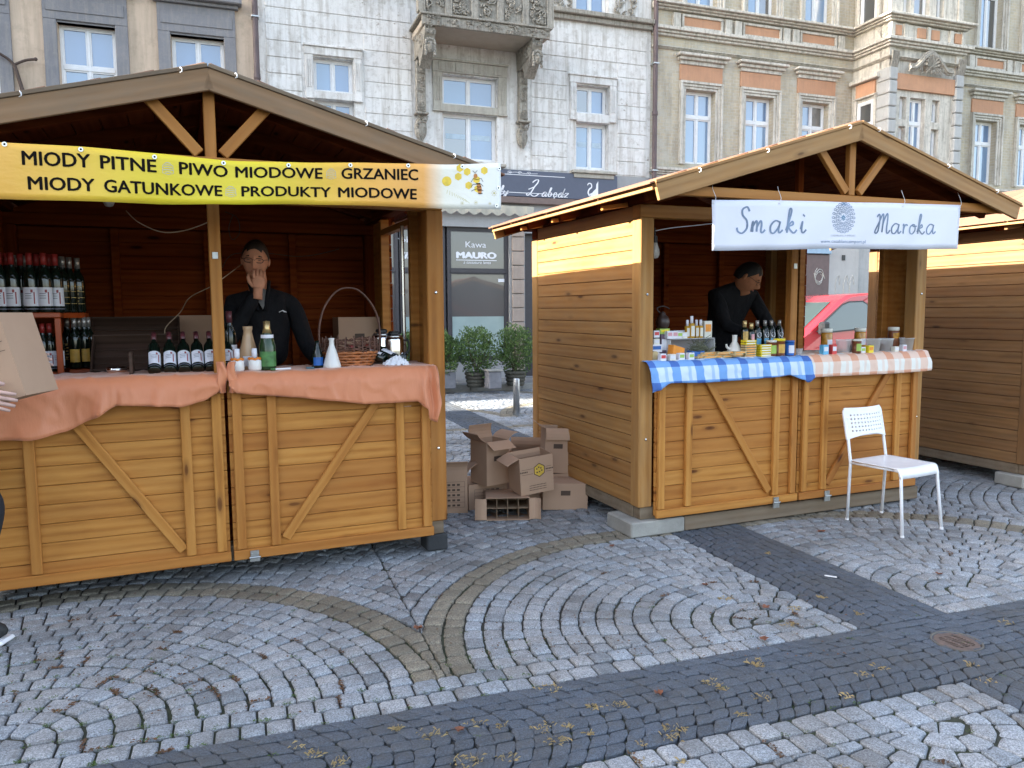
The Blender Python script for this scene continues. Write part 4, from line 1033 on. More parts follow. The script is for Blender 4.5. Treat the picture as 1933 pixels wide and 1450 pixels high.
for i, (a, b, c, d) in enumerate(allw):
    pm = [None, None, None, m_paned] if i == 2 else None
    window(H3, a, b, c, d, YF+.16, trans=trz, pane_m=pm); window(H3, *ups[i], YF+.16, trans=up0+1.45, pane_m=[None, m_paned] if i % 2 else None)
    for (q, w0, w1_) in ((0, c, d), (1, up0, up0+2.0)):
        g = G(); fw = .17
        for k, (o1, dp) in enumerate(((0, .03), (.055, .055), (.11, .085))):
            e = .055
            g.box(a-o1-e+.002, YF+.019-dp, w0-.03, a-o1-.002, YF+.019, w1_+o1, .004); g.box(b+o1+.002, YF+.019-dp, w0-.03, b+o1+e-.002, YF+.019, w1_+o1, .004); g.box(a-o1-e+.002, YF+.019-dp, w1_+o1+.002, b+o1+e-.002, YF+.019, w1_+o1+e-.002, .004)
        g.build('window_surround', m_trim3, H3)
    zo0, zo1 = d+.175, d+.50
    G().box(a-.16, YF-.02, zo0, b+.16, YF+.0195, zo1, .005).build('orange_panel', m_orange, H3)
    g = G(); g.box(a-.17, YF-.05, zo1+.002, b+.17, YF+.0195, zo1+.08, .006); g.box(a-.22, YF-.11, zo1+.082, b+.22, YF+.0195, zo1+.15, .01); g.box(a-.27, YF-.18, zo1+.152, b+.27, YF+.0195, zo1+.21, .012); g.build('window_cornice', m_trim3, H3)
    # frieze panel above
    zz0, zz1 = zc1+.16, zc2-.06
    g = G(); g.box(a-.14, YF-.045, zz0, b+.14, YF+.0195, zz0+.05, .004); g.box(a-.14, YF-.045, zz1-.05, b+.14, YF+.0195, zz1, .004); g.box(a-.14, YF-.045, zz0+.052, a-.09, YF+.0195, zz1-.052, .004); g.box(b+.09, YF-.045, zz0+.052, b+.14, YF+.0195, zz1-.052, .004)
    for q in (a-.36, b+.18): g.box(q, YF-.06, zz0, q+.18, YF+.0195, zz1, .006)
    g.build('frieze_frame', m_trim3, H3); G().box(a-.088, YF-.01, zz0+.052, b+.088, YF+.0195, zz1-.052).build('orange_panel', m_orange, H3)
def cornice(z, h, ext, parts, name='cornice'):
    g = G()
    for k, (f0, f1, e) in enumerate(((0, .3, .35), (.3, .6, .65), (.6, 1, 1))):
        for (x0, x1, y0, y1) in parts(ext*e): g.box(x0, y0, z+h*f0+.001, x1, y1, z+h*f1-.001, .008)
    g.build(name, m_trim3, H3)
pts_ = lambda e: [(xB+.02, byx0-.001-e, YF-e, YF+.019), (byx1+.001+e, xR1, YF-e, YF+.019), (byx0-e, byx1+e, yb-e, YF+.05)]
cornice(zc1-.04, .17, .16, pts_); cornice(zc2-.02, .13, .20, pts_); cornice(gz-.1, .14, .12, pts_); cornice(zc1-.3, .05, .06, pts_, 'moulding')
# bay body
g = G(); bw = byx1-byx0
pw = .20
cw = (bpx(1721)-.12, bpx(1750)+.12)
g.box(byx0+.02, yb+.25, gz, byx0+.27, YF+.3, 13); g.box(byx1-.27, yb+.25, gz, byx1-.02, YF+.3, 13)
for (a, b) in ((byx0, byx0+pw), (byx1-pw, byx1)): g.box(a+.02, yb+.02, gz, b-.02, yb+.3, 13)
hb = [(cw[0]+.12, cw[1]-.12, W1[2], W1[3]), (cw[0]+.12, cw[1]-.12, up0, up0+2), (bpx(1701), bpx(1714), W1[2], trz-.1), (bpx(1701), bpx(1714), trz+.05, W1[3]), (bpx(1763), bpx(1777), W1[2], trz-.1), (bpx(1763), bpx(1777), trz+.05, W1[3]),
      (bpx(1701), bpx(1714), up0, up0+2), (bpx(1763), bpx(1777), up0, up0+2)]
holes_wall(g, byx0+pw-.02, byx1-pw+.02, gz, 13, hb, yb+.05, yb+.3)
bay = g.build('bay', m_trim3, H3)
for i, h in enumerate(hb): window(H3, *h, yb+.16, trans=(trz if i == 0 else (up0+1.45 if h[2] == up0 else None)), cols=2 if i == 0 else 1, fw=.04, mp=m_paned if i in (3, 7) else m_pane)
# side windows of the bay
for (zz0, zz1, tz) in ((W1[2], W1[3], trz), (up0, up0+2, up0+1.45)):
    s_ = window(H3, -.24, .24, zz0, zz1, -.03, trans=tz, cols=1, mp=m_paned, fw=.05); s_.matrix_local = Matrix.Translation((byx0+.012, (yb+YF)/2+.1, 0)) @ Matrix.Rotation(-pi/2, 4, 'Z')
    G().box(byx0-.03, (yb+YF)/2-.17, zz1+.12, byx0+.019, (yb+YF)/2+.4, zz1+.42, .004).build('orange_panel', m_orange, H3)
    g = G(); yc = (yb+YF)/2+.1
    for o1 in (-.33, .26): g.box(byx0-.04, yc+o1, zz0-.02, byx0+.019, yc+o1+.07, zz1+.08, .004)
    g.box(byx0-.06, yc-.36, zz1+.082, byx0+.019, yc+.36, zz1+.115, .004); g.box(byx0-.13, yc-.42, zz1+.43, byx0+.019, yc+.42, zz1+.52, .01); g.build('window_surround', m_trim3, H3)
# rusticated corner piers: separate blocks
for (a, b) in ((byx0, byx0+pw), (byx1-pw, byx1)):
    z = gz+.06
    while z < W1[3]+.55:
        G().box(a-.02, yb-.05, z, b+.02, yb+.32, z+.27, .02).build('stone_block', m_quoin, bay); z += .285
G().box(byx0+pw+.02, yb-.01, W1[3]+.14, byx1-pw-.02, yb+.049, W1[3]+.48, .004).build('orange_panel', m_orange, bay)
# curved pediment with shell over the bay window, fluted blocks beside it
g = G(); mx = (byx0+byx1)/2; zp = W1[3]+.52
arc = [(mx+(f-.5)*1.25, zp+.06+.34*max(0, cos((f-.5)*pi*1.25))**1.5 if abs(f-.5) < .4 else zp+.06) for f in [k/24 for k in range(25)]]
for dz, r_ in ((0, .045), (.06, .03), (-.05, .025)): g.tube([(x, yb-.09-r_, z+dz) for x, z in arc], r_, 6)
for k in range(9):
    a = pi*(k+.5)/9; g.tube([(mx, yb-.10, zp+.12), (mx+.20*cos(a), yb-.16, zp+.12+.26*sin(a))], [.012, .035], 6)
relief(g, mx-.36, mx+.36, zp-.02, zp+.25, yb-.10, 46, .03, .07, .07, 9)
for cx in (byx0+pw/2, byx1-pw/2):
    for k in range(6): q = cx-.09+.036*k; g.tube([(q, yb-.02, zp+.04), (q+.02, yb-.05, zp+.20), (q-.01, yb-.09, zp+.40)], .018, 6)
g.build('shell_pediment', m_carve, bay)
zz0, zz1 = zc1+.16, zc2-.06
for (a, b) in ((byx0+.1, byx0+.3), (mx-.32, mx-.08), (mx+.08, mx+.32), (byx1-.3, byx1-.1)):
    G().box(a, yb-.03, zz0+.04, b, yb+.049, zz1-.04, .005).build('orange_panel', m_orange, bay)
g = G()
for q in (byx0, byx0+.36, mx-.05, byx1-.46, byx1-.1): g.box(q-.01, yb-.05, zz0, q+.09, yb+.049, zz1, .005)
g.box(byx0+.0, yb+.0, zz0, byx1, yb+.02, zz1); g.build('frieze_frame', m_trim3, bay)
# its ground floor: brown shopfront, pale pier with a bell plate, tiled part
a0 = fx(1500, 500)[0]; a1 = fx(1561, 500)[0]; a2 = fx(1618, 500)[0]
G().box(a0, YF-.1, .1, a1-.01, YF+.015, fx(1540, 481)[1], .01).build('brown_shopfront', plain('brown_shopfront', (.13, .085, .08), .5), H3)
G().box(a0, YF-.16, fx(1540, 480)[1], a1-.01, YF+.015, fx(1540, 462)[1], .01).build('blue_light_box', plain('pale_blue_light_box', (.28, .42, .55), .4), H3)
G().box(a1, YF-.06, .1, a2, YF+.015, gz-.25, .01).build('pale_pier', plaster('pale_grey_render', (.46, .45, .43), (.36, .35, .33), .3), H3)
gq = G(); 
for q in ((-.25, .9), (.05, 1.05), (.32, .8)):
    pass
zg = fx(1590, 530)[1]; 
for k, q in enumerate((.28, .55, .75)):
    P = spline([(a1+(a2-a1)*q, YF-.063, zg-.45, ), (a1+(a2-a1)*q-.04, YF-.063, zg-.1), (a1+(a2-a1)*q+.05, YF-.063, zg+.12), (a1+(a2-a1)*q+.09, YF-.063, zg-.1)], 4); gq.tube(P, .012, 4)
for k in range(4):
    P = [(a0+(a1-a0)*.68+.16*cos(w_*.6+k)*(1-.05*w_), YF-.103, zg+.02+k*.04+.20*sin(w_*.6+k)*(1-.05*w_)) for w_ in range(12)]; gq.tube(P, .008, 4)
gq.build('graffiti', plain('pale_paint', (.45, .44, .40), .6), H3)
G().box(a1+(a2-a1)*.42, YF-.075, fx(1590, 492)[1], a1+(a2-a1)*.52, YF-.0605, fx(1590, 482)[1]).build('bell_plate', M_['black'], H3)
# pavement and kerb
g = G().box(-45, 13.42, -.28, xR1, YF, .10); tag(g.build('pavement', concrete('pavement_slabs', (.20, .20, .20)), None, FM), 'grey pavement in front of the houses', None, None, 'structure')
x = -8
kb = G().box(-45, 13.28, -.28, 40, 13.30, .02).build('kerb', M_['slab'], None, FM); tag(kb, None, None, None, 'structure')
while x < 12: G().box(x+.004, 13.29, -.2, x+.986, 13.415, .115, .012).build('kerb_stone', M_['slab'], kb); x += .99
# unseen houses added out to the left, sized to shade square and street
def shade_block(x0, x1, y0, y1, h, lab, m):
    E = empty('townhouse', FM, lab, 'house', LF); G().box(x0, y0, 0, x1, y1, h).build('wall', m, E)
    G().add([(x0-.3, y0-.3, h), (x1+.3, y0-.3, h), (x1+.3, y1+.3, h), (x0-.3, y1+.3, h), ((x0+x1)/2, y0+2, h+.05), ((x0+x1)/2, y1-2, h+.05)], [(0, 3, 2, 1), (0, 1, 4), (1, 2, 5, 4), (2, 3, 5), (3, 0, 4, 5)]).build('roof', plain('dark_roof', (.12, .06, .045), .8), E)
    k = y0+1.2
    while k < y1-1:
        for z in (.9, 3.6, 6.0):
            if z+1.4 < h: window(E, 0, 1.0, z, z+1.5, 0, cols=2).matrix_local = Matrix.Translation((x1+.05, k, 0)) @ Matrix.Rotation(pi/2, 4, 'Z')
        k += 2.6
shade_block(-26, -15, -16, 12.05, 8.35, 'unseen low house added left of the square to shade it', m_beige)
shade_block(-44, -10.6, YF, YF+8, 14, 'unseen tall house added further left to shade the street', m_white)
# ---------------------------------------------------------------- cloths and banners
def interp(tab, x):
    if x <= tab[0][0]: return tab[0][1]
    for (a, fa), (b, fb) in zip(tab, tab[1:]):
        if x <= b: k = (x-a)/(b-a); k = k*k*(3-2*k)*.5+k*.5; return fa+(fb-fa)*k
    return tab[-1][1]
def uvset(me, uvs):
    L = me.uv_layers.new(name='uv')
    for lp in me.loops: L.data[lp.index].uv = uvs[lp.vertex_index]
def cloth(name, fr, u0, u1, hem, mat, label, group=None, vb=.33, ztop=1.108, amp=.012, seed=0, vf=-.072, nu=110, nv=34, folds=(), tail=None):
    r = random.Random(seed); ph = [r.uniform(0, 6.28) for _ in range(6)]
    V = []; UV = []
    for j in range(nv+1):
        for i in range(nu+1):
            u = u0+(u1-u0)*i/nu; t = j/nv; zh = interp(hem, u); drop = ztop-zh; tot = (vb-vf)+drop; s = t*tot
            rip = sin(u*9+ph[0])*.5+sin(u*21+ph[1])*.3+sin(u*4.1+ph[2])*.6
            if s < vb-vf:
                v = vb-s; z = ztop+.0025+.007*(1-min(1, abs(noise.noise(Vector((u*8+v*4, v*9, seed+5))))*5))+.004*noise.noise(Vector((u*7, v*9, seed)))+.002*rip*(1 if v < .1 else .3); uu = u
                if v < vf+.03: z -= (vf+.03-v)**2*14
            else:
                q = s-(vb-vf); d = q/max(drop, .01); z = ztop-.012-q*(drop-.012)/drop; v = vf-.006-.018*min(1, q/.05)-amp*rip*d-.01*d+.008*noise.noise(Vector((u*5, z*6, seed+3)))
                uu = u+.006*sin(z*30+ph[3])*d; cr = noise.noise(Vector((u*11+z*5, z*7-u*3, seed+9))); v -= .007*(1-min(1, abs(cr)*5))*min(1, q/.04)
                for (fu, fw, fa) in folds: e = math.exp(-((u-fu)/fw)**2); v -= fa*e*d; 
            if tail and u > tail[0]: k = (u-tail[0])/(u1-tail[0]); v -= tail[1]*k*sin(k*9+z*6)*.5
            V.append((uu, v, z)); UV.append((u, s))
    g = G(); g.v = V; g.f = [(j*(nu+1)+i, j*(nu+1)+i+1, (j+1)*(nu+1)+i+1, (j+1)*(nu+1)+i) for j in range(nv) for i in range(nu)]
    me = g.mesh(name, mat, True); uvset(me, UV); o = link(name, me, None, fr.M); md = o.modifiers.new('t', 'SOLIDIFY'); md.thickness = .0018
    return tag(o, label, 'tablecloth', group)
t = NT('peach_satin'); v = t.coord('Object'); n = t.noise(v, 3, 4)
m_peach = t.out(t.mix(n, (.56, .185, .080), (.66, .25, .12)), t.math('ADD', t.math('MULTIPLY', n, .2), .34), t.bump(t.math('ADD', t.noise(t.coord('Object', (1, 1, .35)), 9, 5, .6), t.math('MULTIPLY', t.noise(v, 260, 2), .02)), .35, .02), Sheen_Weight=.3, Specular_IOR_Level=.4)
def hemtab(fr, pts, v): return sorted([(p.x, p.z) for p in (fr.y(a, b, v) for a, b in pts)])
PG = 'peach satin cloths on the honey wine hut counter'
h1 = hemtab(FRL, [(-60, 838), (0, 831), (60, 829), (120, 815), (180, 790), (222, 765), (300, 766), (345, 768), (385, 757), (408, 743), (416, 730)], -.095)
cloth('peach_tablecloth', FRL, .06, h1[-1][0], h1, m_peach, 'peach satin cloth on the left counter, sagging low on the left', PG, seed=1, folds=((h1[-5][0], .02, .03), (FRL.y(190, 720, -.09).x, .02, .04), (FRL.y(218, 720, -.09).x, .012, -.02), (FRL.y(60, 720, -.09).x, .09, .05)))
h2 = hemtab(FRL, [(432, 728), (450, 742), (490, 746), (560, 750), (620, 756), (690, 762), (740, 760), (785, 757), (800, 770), (812, 792), (822, 795), (828, 760)], -.095)
cloth('peach_tablecloth', FRL, h2[0][0], h2[-1][0], h2, m_peach, 'peach satin cloth on the right counter, with a hanging corner by the post', PG, seed=5, folds=((h2[-4][0], .016, .05), (h2[-2][0], .012, .05), (FRL.y(622, 720, -.09).x, .03, .012), (h2[0][0]+.02, .02, .05)), tail=(h2[-4][0], .05))
# bunched ends beside the middle post
for (px, py, s_, lab) in ((418, 712, -1, 'bunched end of the left peach cloth beside the middle post'), (438, 712, 1, 'bunched end of the right peach cloth beside the middle post')):
    p = FRL.y(px, py, -.06); g = G()
    def kn(a, b, p=p, s_=s_):
        an = a*2*pi; z = (b-.5)*.16; R = .020+.010*sin(b*pi)+.006*sin(an*3+b*6); return (p.x+R*cos(an)*.8+s_*.006*sin(b*7), p.y-.015+R*sin(an), p.z+z)
    g.grid(20, 12, kn); o = g.build('cloth_bunch', m_peach, None, None, True); o.matrix_world = FRL.M; tag(o, lab, 'tablecloth', PG)
def check(name, dark, midc, light, sx, sy, wd=.5):
    t = NT(name); uv = t.n('UVMap').outputs[0]; s = t.n('SeparateXYZ', Vector=uv); n = t.noise(t.coord('Object'), 400, 2)
    fxx = t.math('FRACT', t.math('DIVIDE', s.outputs[0], sx)); fyy = t.math('FRACT', t.math('ADD', t.math('DIVIDE', s.outputs[1], sy), .55))
    a = t.math('LESS_THAN', fxx, wd); b = t.math('LESS_THAN', fyy, wd)
    c = t.mix(t.math('MULTIPLY', t.math('ADD', a, 0), 1), light, midc); c2 = t.mix(a, midc, dark); c = t.mix(b, c, c2)
    thin = t.math('LESS_THAN', t.math('ABSOLUTE', t.math('SUBTRACT', fxx, .75)), .07); c = t.mix(t.math('MULTIPLY', thin, .5), c, midc)
    c = t.mix(t.math('MULTIPLY', n, .12), c, (.5, .5, .5)); return t.out(c, .9, t.bump(n, .15, .001))
m_blue = check('blue_check_cotton', (.035, .13, .46), (.16, .36, .74), (.60, .72, .88), .175, .15, .36)
m_orch = check('orange_check_cotton', (.70, .33, .20), (.78, .56, .45), (.80, .78, .72), .165, .15, .42)
h3 = hemtab(FRR, [(1224, 742), (1238, 735), (1262, 723), (1330, 722), (1400, 717), (1470, 711), (1490, 708), (1512, 717), (1522, 722), (1532, 712)], -.095)
cloth('blue_check_tablecloth', FRR, FRR.y(1226, 700, -.09).x, FRR.y(1531, 700, -.09).x, h3, m_blue, 'blue and white checked cloth over the left counter', 'checked cloths on the counter', seed=8, amp=.009, folds=((h3[0][0]+.05, .02, .03), (h3[-3][0], .02, .03)), tail=(h3[-4][0], .03))
h4 = hemtab(FRR, [(1528, 718), (1538, 712), (1600, 709), (1660, 706), (1700, 704), (1740, 701), (1757, 699)], -.095)
cloth('orange_check_tablecloth', FRR, FRR.y(1524, 690, -.09).x, FRR.y(1757, 680, -.09).x, h4, m_orch, 'orange and white checked cloth over the right counter', 'checked cloths on the counter', seed=12, amp=.007, ztop=1.111, vf=-.066)
# yellow banner
VB = -.538
top = [(0, 268), (150, 277), (290, 290), (430, 303), (560, 306), (700, 308), (830, 311), (946, 308)]; bot = [(0, 375), (150, 380), (300, 386), (430, 386), (560, 385), (700, 389), (830, 394), (943, 395)]
tt = hemtab(FRL, top, VB); tb = hemtab(FRL, bot, VB); BU0, BU1 = -.12, tt[-1][0]
tt = [(BU0, tt[0][1]-.03)]+tt; tb = [(BU0, tb[0][1]-.03)]+tb
def BN(u, t_, off=0):
    z1 = interp(tt, u); z0 = interp(tb, u); return (u, VB-off+.010*sin(u*5.3)+.006*sin(u*11+t_*3)*t_, z1+(z0-z1)*t_)
t = NT('yellow_printed_vinyl'); s = t.n('SeparateXYZ', Vector=t.n('UVMap').outputs[0]); 
c = t.ramp(s.outputs[0], [(0, (.80, .38, .05)), (.20, (.82, .45, .08)), (.40, (.74, .58, .03)), (.55, (.74, .60, .03)), (.74, (.80, .42, .07)), (.845, (.82, .40, .10)), (.885, (.82, .78, .66)), (1, (.82, .82, .80))])
m_yel = t.out(c, .38, t.bump(t.noise(t.coord('Object', (1, 1, 2)), 5, 4, .6), .3, .02), Specular_IOR_Level=.4)
g = G(); N = 120; g.grid(N, 8, lambda a, b: BN(BU0+(BU1-BU0)*a, b)); me = g.mesh('banner', m_yel, True); uvset(me, [(i/N, j/8) for j in range(9) for i in range(N+1)])
ban = link('printed_banner', me, None, FRL.M); md = ban.modifiers.new('t', 'SOLIDIFY'); md.thickness = .0012; tag(ban, 'yellow vinyl banner with black capitals and a bee, across the hut front', 'banner')
ux = lambda px, py=320: FRL.y(px, py, VB).x
m_ink = plain('black_print', (.007, .005, .004), .7, .02, Specular_IOR_Level=.1); m_grey = plain('grey_print', (.50, .46, .34), .5, .1)
HB = .235
def bl(tb_): return lambda x, y: BN(x, tb_-y/HB, .0022)
def row(par, tbase, items, size, bold=.0009):
    g = G()
    for s_, a, b in items:
        V, F = text_mesh(s_, size, 0, bold*2.3, 1.0); x0 = min(v.x for v in V); x1 = max(v.x for v in V); A, B = ux(a), ux(b); k = (B-A)/(x1-x0)
        g.add([Vector(bl(tbase)(A+(v.x-x0)*k, v.y))-Vector((0, v.z, 0)) for v in V], F)
    return g.build('lettering', m_ink, par)
row(ban, .375, [('MIODY', 42, 172), ('PITNE', 190, 296), ('PIWO', 338, 430), ('MIODOWE', 444, 609), ('GRZANIEC', 644, 788)], .083)
row(ban, .81, [('MIODY', 50, 178), ('GATUNKOWE', 195, 418), ('PRODUKTY', 454, 624), ('MIODOWE', 637, 785)], .078)
# small line drawings of hive shapes between the words
g = G()
for (px, tc_) in ((317, .28), (625, .26), (434, .70)):
    c = ux(px); 
    for k in range(5):
        w = .010+.0035*k if k < 4 else .012; ribbon(g, [(c-w, tc_*HB-.024+.011*k), (c, tc_*HB-.027+.011*k), (c+w, tc_*HB-.024+.011*k)], .004, lambda x, y: BN(x, y/HB, .0022))
    for s_ in (-1, 1): ribbon(g, [(c+s_*.006, tc_*HB-.026), (c+s_*.02, tc_*HB-.012), (c+s_*.022, tc_*HB+.022), (c, tc_*HB+.03)], .0028, lambda x, y: BN(x, y/HB, .0022))
g.build('emblem_print', m_grey, ban)
def disc(g, cx, cy, rx, ry=None, n=14, rot=0, off=.002, a0=0):
    ry = ry or rx; P = [(cx+rx*cos(2*pi*k/n+a0)*cos(rot)-ry*sin(2*pi*k/n+a0)*sin(rot), cy+rx*cos(2*pi*k/n+a0)*sin(rot)+ry*sin(2*pi*k/n+a0)*cos(rot)) for k in range(n)]
    g.add([BN(x, y/HB, off) for x, y in P], [tuple(range(n))])
P_ = lambda px, py: (ux(px, py), (interp(tt, ux(px, py))-FRL.y(px, py, VB).z))
gy = G(); 
for px, py in ((865, 335), (882, 325), (900, 340), (885, 352), (915, 322), (868, 318), (902, 358)): x, y = P_(px, py); disc(gy, x, y, .021, n=6, off=.0016, a0=.5)
x, y = P_(843, 345); disc(gy, x, y, .026, n=18, off=.0016); gy.build('honeycomb_print', plain('honey_yellow_print', (.80, .56, .05), .45, .2, 30), ban)
gb = G(); x, y = P_(905, 357); disc(gb, x, y, .013, .03, rot=-.15, off=.0024); x, y = P_(898, 333); disc(gb, x, y, .011, .012, off=.0026)
gb.build('bee_print', plain('amber_print', (.50, .19, .04), .5, .2, 40), ban)
gk = G()
for k in range(4): x, y = P_(903+k*1.2, 347+k*6.5); ribbon(gk, [(x-.012, y), (x, y+.003), (x+.012, y)], .0042, lambda a, b: BN(a, b/HB, .003))
for s_ in (-1, 1):
    for k in range(3): x, y = P_(901, 340+k*9); ribbon(gk, [(x, y), (x+s_*.022, y-.006+.006*k), (x+s_*.033, y+.012)], .0026, lambda a, b: BN(a, b/HB, .003))
    x, y = P_(897, 328); ribbon(gk, [(x, y), (x+s_*.008, y-.012), (x+s_*.014, y-.014)], .002, lambda a, b: BN(a, b/HB, .003))
gk.build('bee_stripes_print', m_ink, ban)
gd = G(); gw = G()
for px, py, r_ in ((933, 365, .013), (898, 385, .009), (872, 388, .008), (925, 385, .007)):
    x, y = P_(px, py)
    for k in range(8): disc(gw, x+r_*cos(k*.785), y+r_*sin(k*.785), r_*.42, r_*.2, 8, k*.785, .0018)
    disc(gd, x, y, r_*.38, n=8, off=.0026)
for k in range(9): x, y = P_(845+k*4, 362+k*2.2); ribbon(gd, [(x, y), (x-.006+.004*k, y+.022)], .0016, lambda a, b: BN(a, b/HB, .0016))
gd.build('flower_print', plain('olive_print', (.50, .42, .08), .5), ban); gw.build('petal_print', plain('petal_print', (.66, .60, .42), .5), ban)
for px, py in ((8, 272), (153, 283), (292, 298), (422, 309), (545, 313), (661, 313), (769, 314), (872, 315), (943, 318), (941, 355), (938, 389)):
    x, y = P_(px, py); q = Vector(BN(x, y/HB, .003)); g = G().lathe([(.0045, 0), (.0045, .0022), (.0095, .0022), (.0105, 0)], 14); g.f = g.f[:-2]
    g.build('grommet', M_['steel'], ban, Matrix.Translation(q) @ Matrix.Rotation(pi/2, 4, 'X')); 
    G().lathe([(.0044, 0), (.0044, .001)], 10).build('grommet_hole', m_ink, ban, Matrix.Translation(q) @ Matrix.Rotation(pi/2, 4, 'X'))
# white banner
VW = -.475
w_tt = hemtab(FRR, [(1345, 377), (1450, 378), (1580, 381), (1700, 384), (1814, 387)], VW); w_tb = hemtab(FRR, [(1352, 473), (1450, 472), (1580, 469), (1700, 471), (1809, 470)], VW); wu0, wu1 = w_tt[0][0], w_tt[-1][0]
def WN(u, t_, off=0):
    z1 = interp(w_tt, u); z0 = interp(w_tb, u); return (u+.012*(t_ if u < wu0+.05 else 0), VW-off+.006*sin(u*7)+.004*sin(u*17+t_*4)*t_+.004*t_, z1+(z0-z1)*t_)
t = NT('white_vinyl'); n = t.noise(t.coord('Object'), 2.5, 3); m_wv = t.out((.70, .71, .80), .4, t.bump(n, .35, .02))
g = G(); g.grid(70, 8, lambda a, b: WN(wu0+(wu1-wu0)*a, b)); wb_ = g.build('printed_banner', m_wv, None, FRR.M, True, solid=.0012); tag(wb_, 'white banner with handwritten blue lettering and a round emblem, above the counter', 'banner')
HW_ = .30
wx = lambda px, py=430: FRR.y(px, py, VW).x
wy = lambda px, py: interp(w_tt, wx(px))-FRR.y(px, py, VW).z
m_slate = plain('slate_blue_ink', (.16, .22, .33), .5, .35, 8); m_slate2 = plain('blue_ink', (.06, .22, .38), .5)
wf = lambda x, y: WN(x, (y0_-y)/HW_, .0022)
g = G(); y0_ = wy(1450, 443); tpw = lambda f, d: .75+.45*abs(d.y)
a = wx(1393); 
x = script(g, 'S', a, 0, .074, .011, wf, .05, tpw, .1); script(g, 'maki', x, 0, .074, .011, wf, .08, tpw, .42)
y0_ = wy(1710, 444); a = wx(1655); x = script(g, 'M', a, 0, .070, .0095, wf, .08, tpw, .1); script(g, 'aroka', x, 0, .064, .0095, wf, .08, tpw, .24)
g.build('lettering', m_slate, wb_)
cxl = wx(1593); cyl = wy(1593, 413); g = G(); y0_ = 0; wf2 = lambda x, y: WN(x, y/HW_, .0022)
for ring, (R, n, r_) in enumerate(((.088, 22, .012), (.070, 18, .011), (.052, 14, .011), (.036, 11, .009))):
    for k in range(n):
        a = 2*pi*k/n+ring*.3; cx_, cy_ = cxl+R*.92*cos(a), cyl+R*1.05*sin(a); P = [(cx_+r_*.9*cos(q*2*pi/8+a), cy_+r_*.55*sin(q*2*pi/8+a)) for q in range(9)]; ribbon(g, P, .0034, wf2)
g.build('emblem_print', m_slate, wb_); g = G()
for k in range(8): a = pi*k/4; ribbon(g, [(cxl+.004*cos(a), cyl+.004*sin(a)), (cxl+.020*cos(a), cyl+.020*sin(a))], .005, wf2)
for k in range(5): ribbon(g, [(cxl+(k-2)*.006, cyl-.098+.003*abs(k-2)), (cxl+(k-2)*.009, cyl-.08)], .003, wf2)
g.build('emblem_star', m_slate2, wb_)
y0_ = wy(1593, 464); lettering(wb_, [('www.casablancaimport.pl', wx(1552), 0, wx(1636)-wx(1552), .030, 0, 0)], wf, m_slate)
y0_ = wy(1593, 451); lettering(wb_, [('CASABLANCA IMPORT', wx(1571), 0, wx(1616)-wx(1571), .017, 0, 0)], wf, plain('pale_print', (.42, .44, .50), .5))
for px in (1348, 1469, 1703, 1812):
    u = wx(px, 385); p = Vector(WN(u, .06)); g = G().tube(spline([p+Vector((0, -.004, 0)), p+Vector((.01, -.006, .03)), p+Vector((-.008, -.002, .075)), p+Vector((.006, .02, .10))], 5), .0016, 5); g.ball(p+Vector((0, -.003, 0)), .005, 6, 4)
    g.build('string_tie', M_['white'], wb_)

# ---------------------------------------------------------------- lights and cables in the huts
m_cab = plain('pale_cable', (.42, .30, .20), .5)
def cable(fr, pts, lab, r=.0028, m=None, name='cable'):
    P = [fr.y(a, b, c) for a, b, c in pts]; o = G().tube(spline(P, 7), r, 6).build(name, m or m_cab, None, fr.M, True); tag(o, lab, 'cable', 'cables strung inside the huts'); return o
cable(FRL, [(238, 398, .3), (262, 420, .25), (305, 438, .2), (345, 436, .15), (380, 425, .08), (400, 416, .06)], 'pale cable sagging under the yellow banner left of the middle post')
cable(FRL, [(316, 645, .9), (312, 620, .9), (340, 590, .9), (358, 562, .7), (400, 540, .5), (428, 520, .5), (455, 500, .9)], 'thin cable running up behind the middle post')
cable(FRL, [(420, 505, 1.4), (440, 480, 1.45), (500, 478, 1.5), (560, 484, 1.5), (600, 480, 1.5), (640, 470, 1.5)], 'dark cable looped along the back wall behind the man', m=M_['black'])
cable(FRL, [(425, 400, 1.4), (448, 412, 1.45), (452, 440, 1.45), (438, 452, 1.45), (432, 430, 1.45), (440, 405, 1.45)], 'coil of dark cable hanging on the back wall', m=M_['black'])
cable(FRR, [(1236, 436, .1), (1270, 430, .05), (1310, 426, 0.05), (1346, 422, .0)], 'white cable running to the white banner from the left post', m=M_['white'])
m_bulb = plain('milky_bulb_glass', (.50, .47, .42), .25, .03)
def bulb(fr, px, py, v, lab):
    p = fr.y(px, py, v); E = empty('lamp', fr.M @ Matrix.Translation(p), lab, 'bulb', 'bare bulbs hanging in the checked cloth hut')
    G().lathe([(.004, -.055), (.02, -.05), (.030, -.03), (.030, .0), (.018, .035), (.014, .05)], 14).build('bulb_glass', m_bulb, E, None, True)
    G().lathe([(.017, .045), (.017, .085), (.006, .09), (.003, .14)], 12).build('bulb_holder', M_['black'], E)
bulb(FRR, 1236, 472, .1, 'bare bulb hanging beside the left post')
bulb(FRR, 1668, 462, .5, 'bare bulb just under the white banner, right side')
bulb(FRL, 205, 372, .6, 'bulb behind the lower edge of the yellow banner')

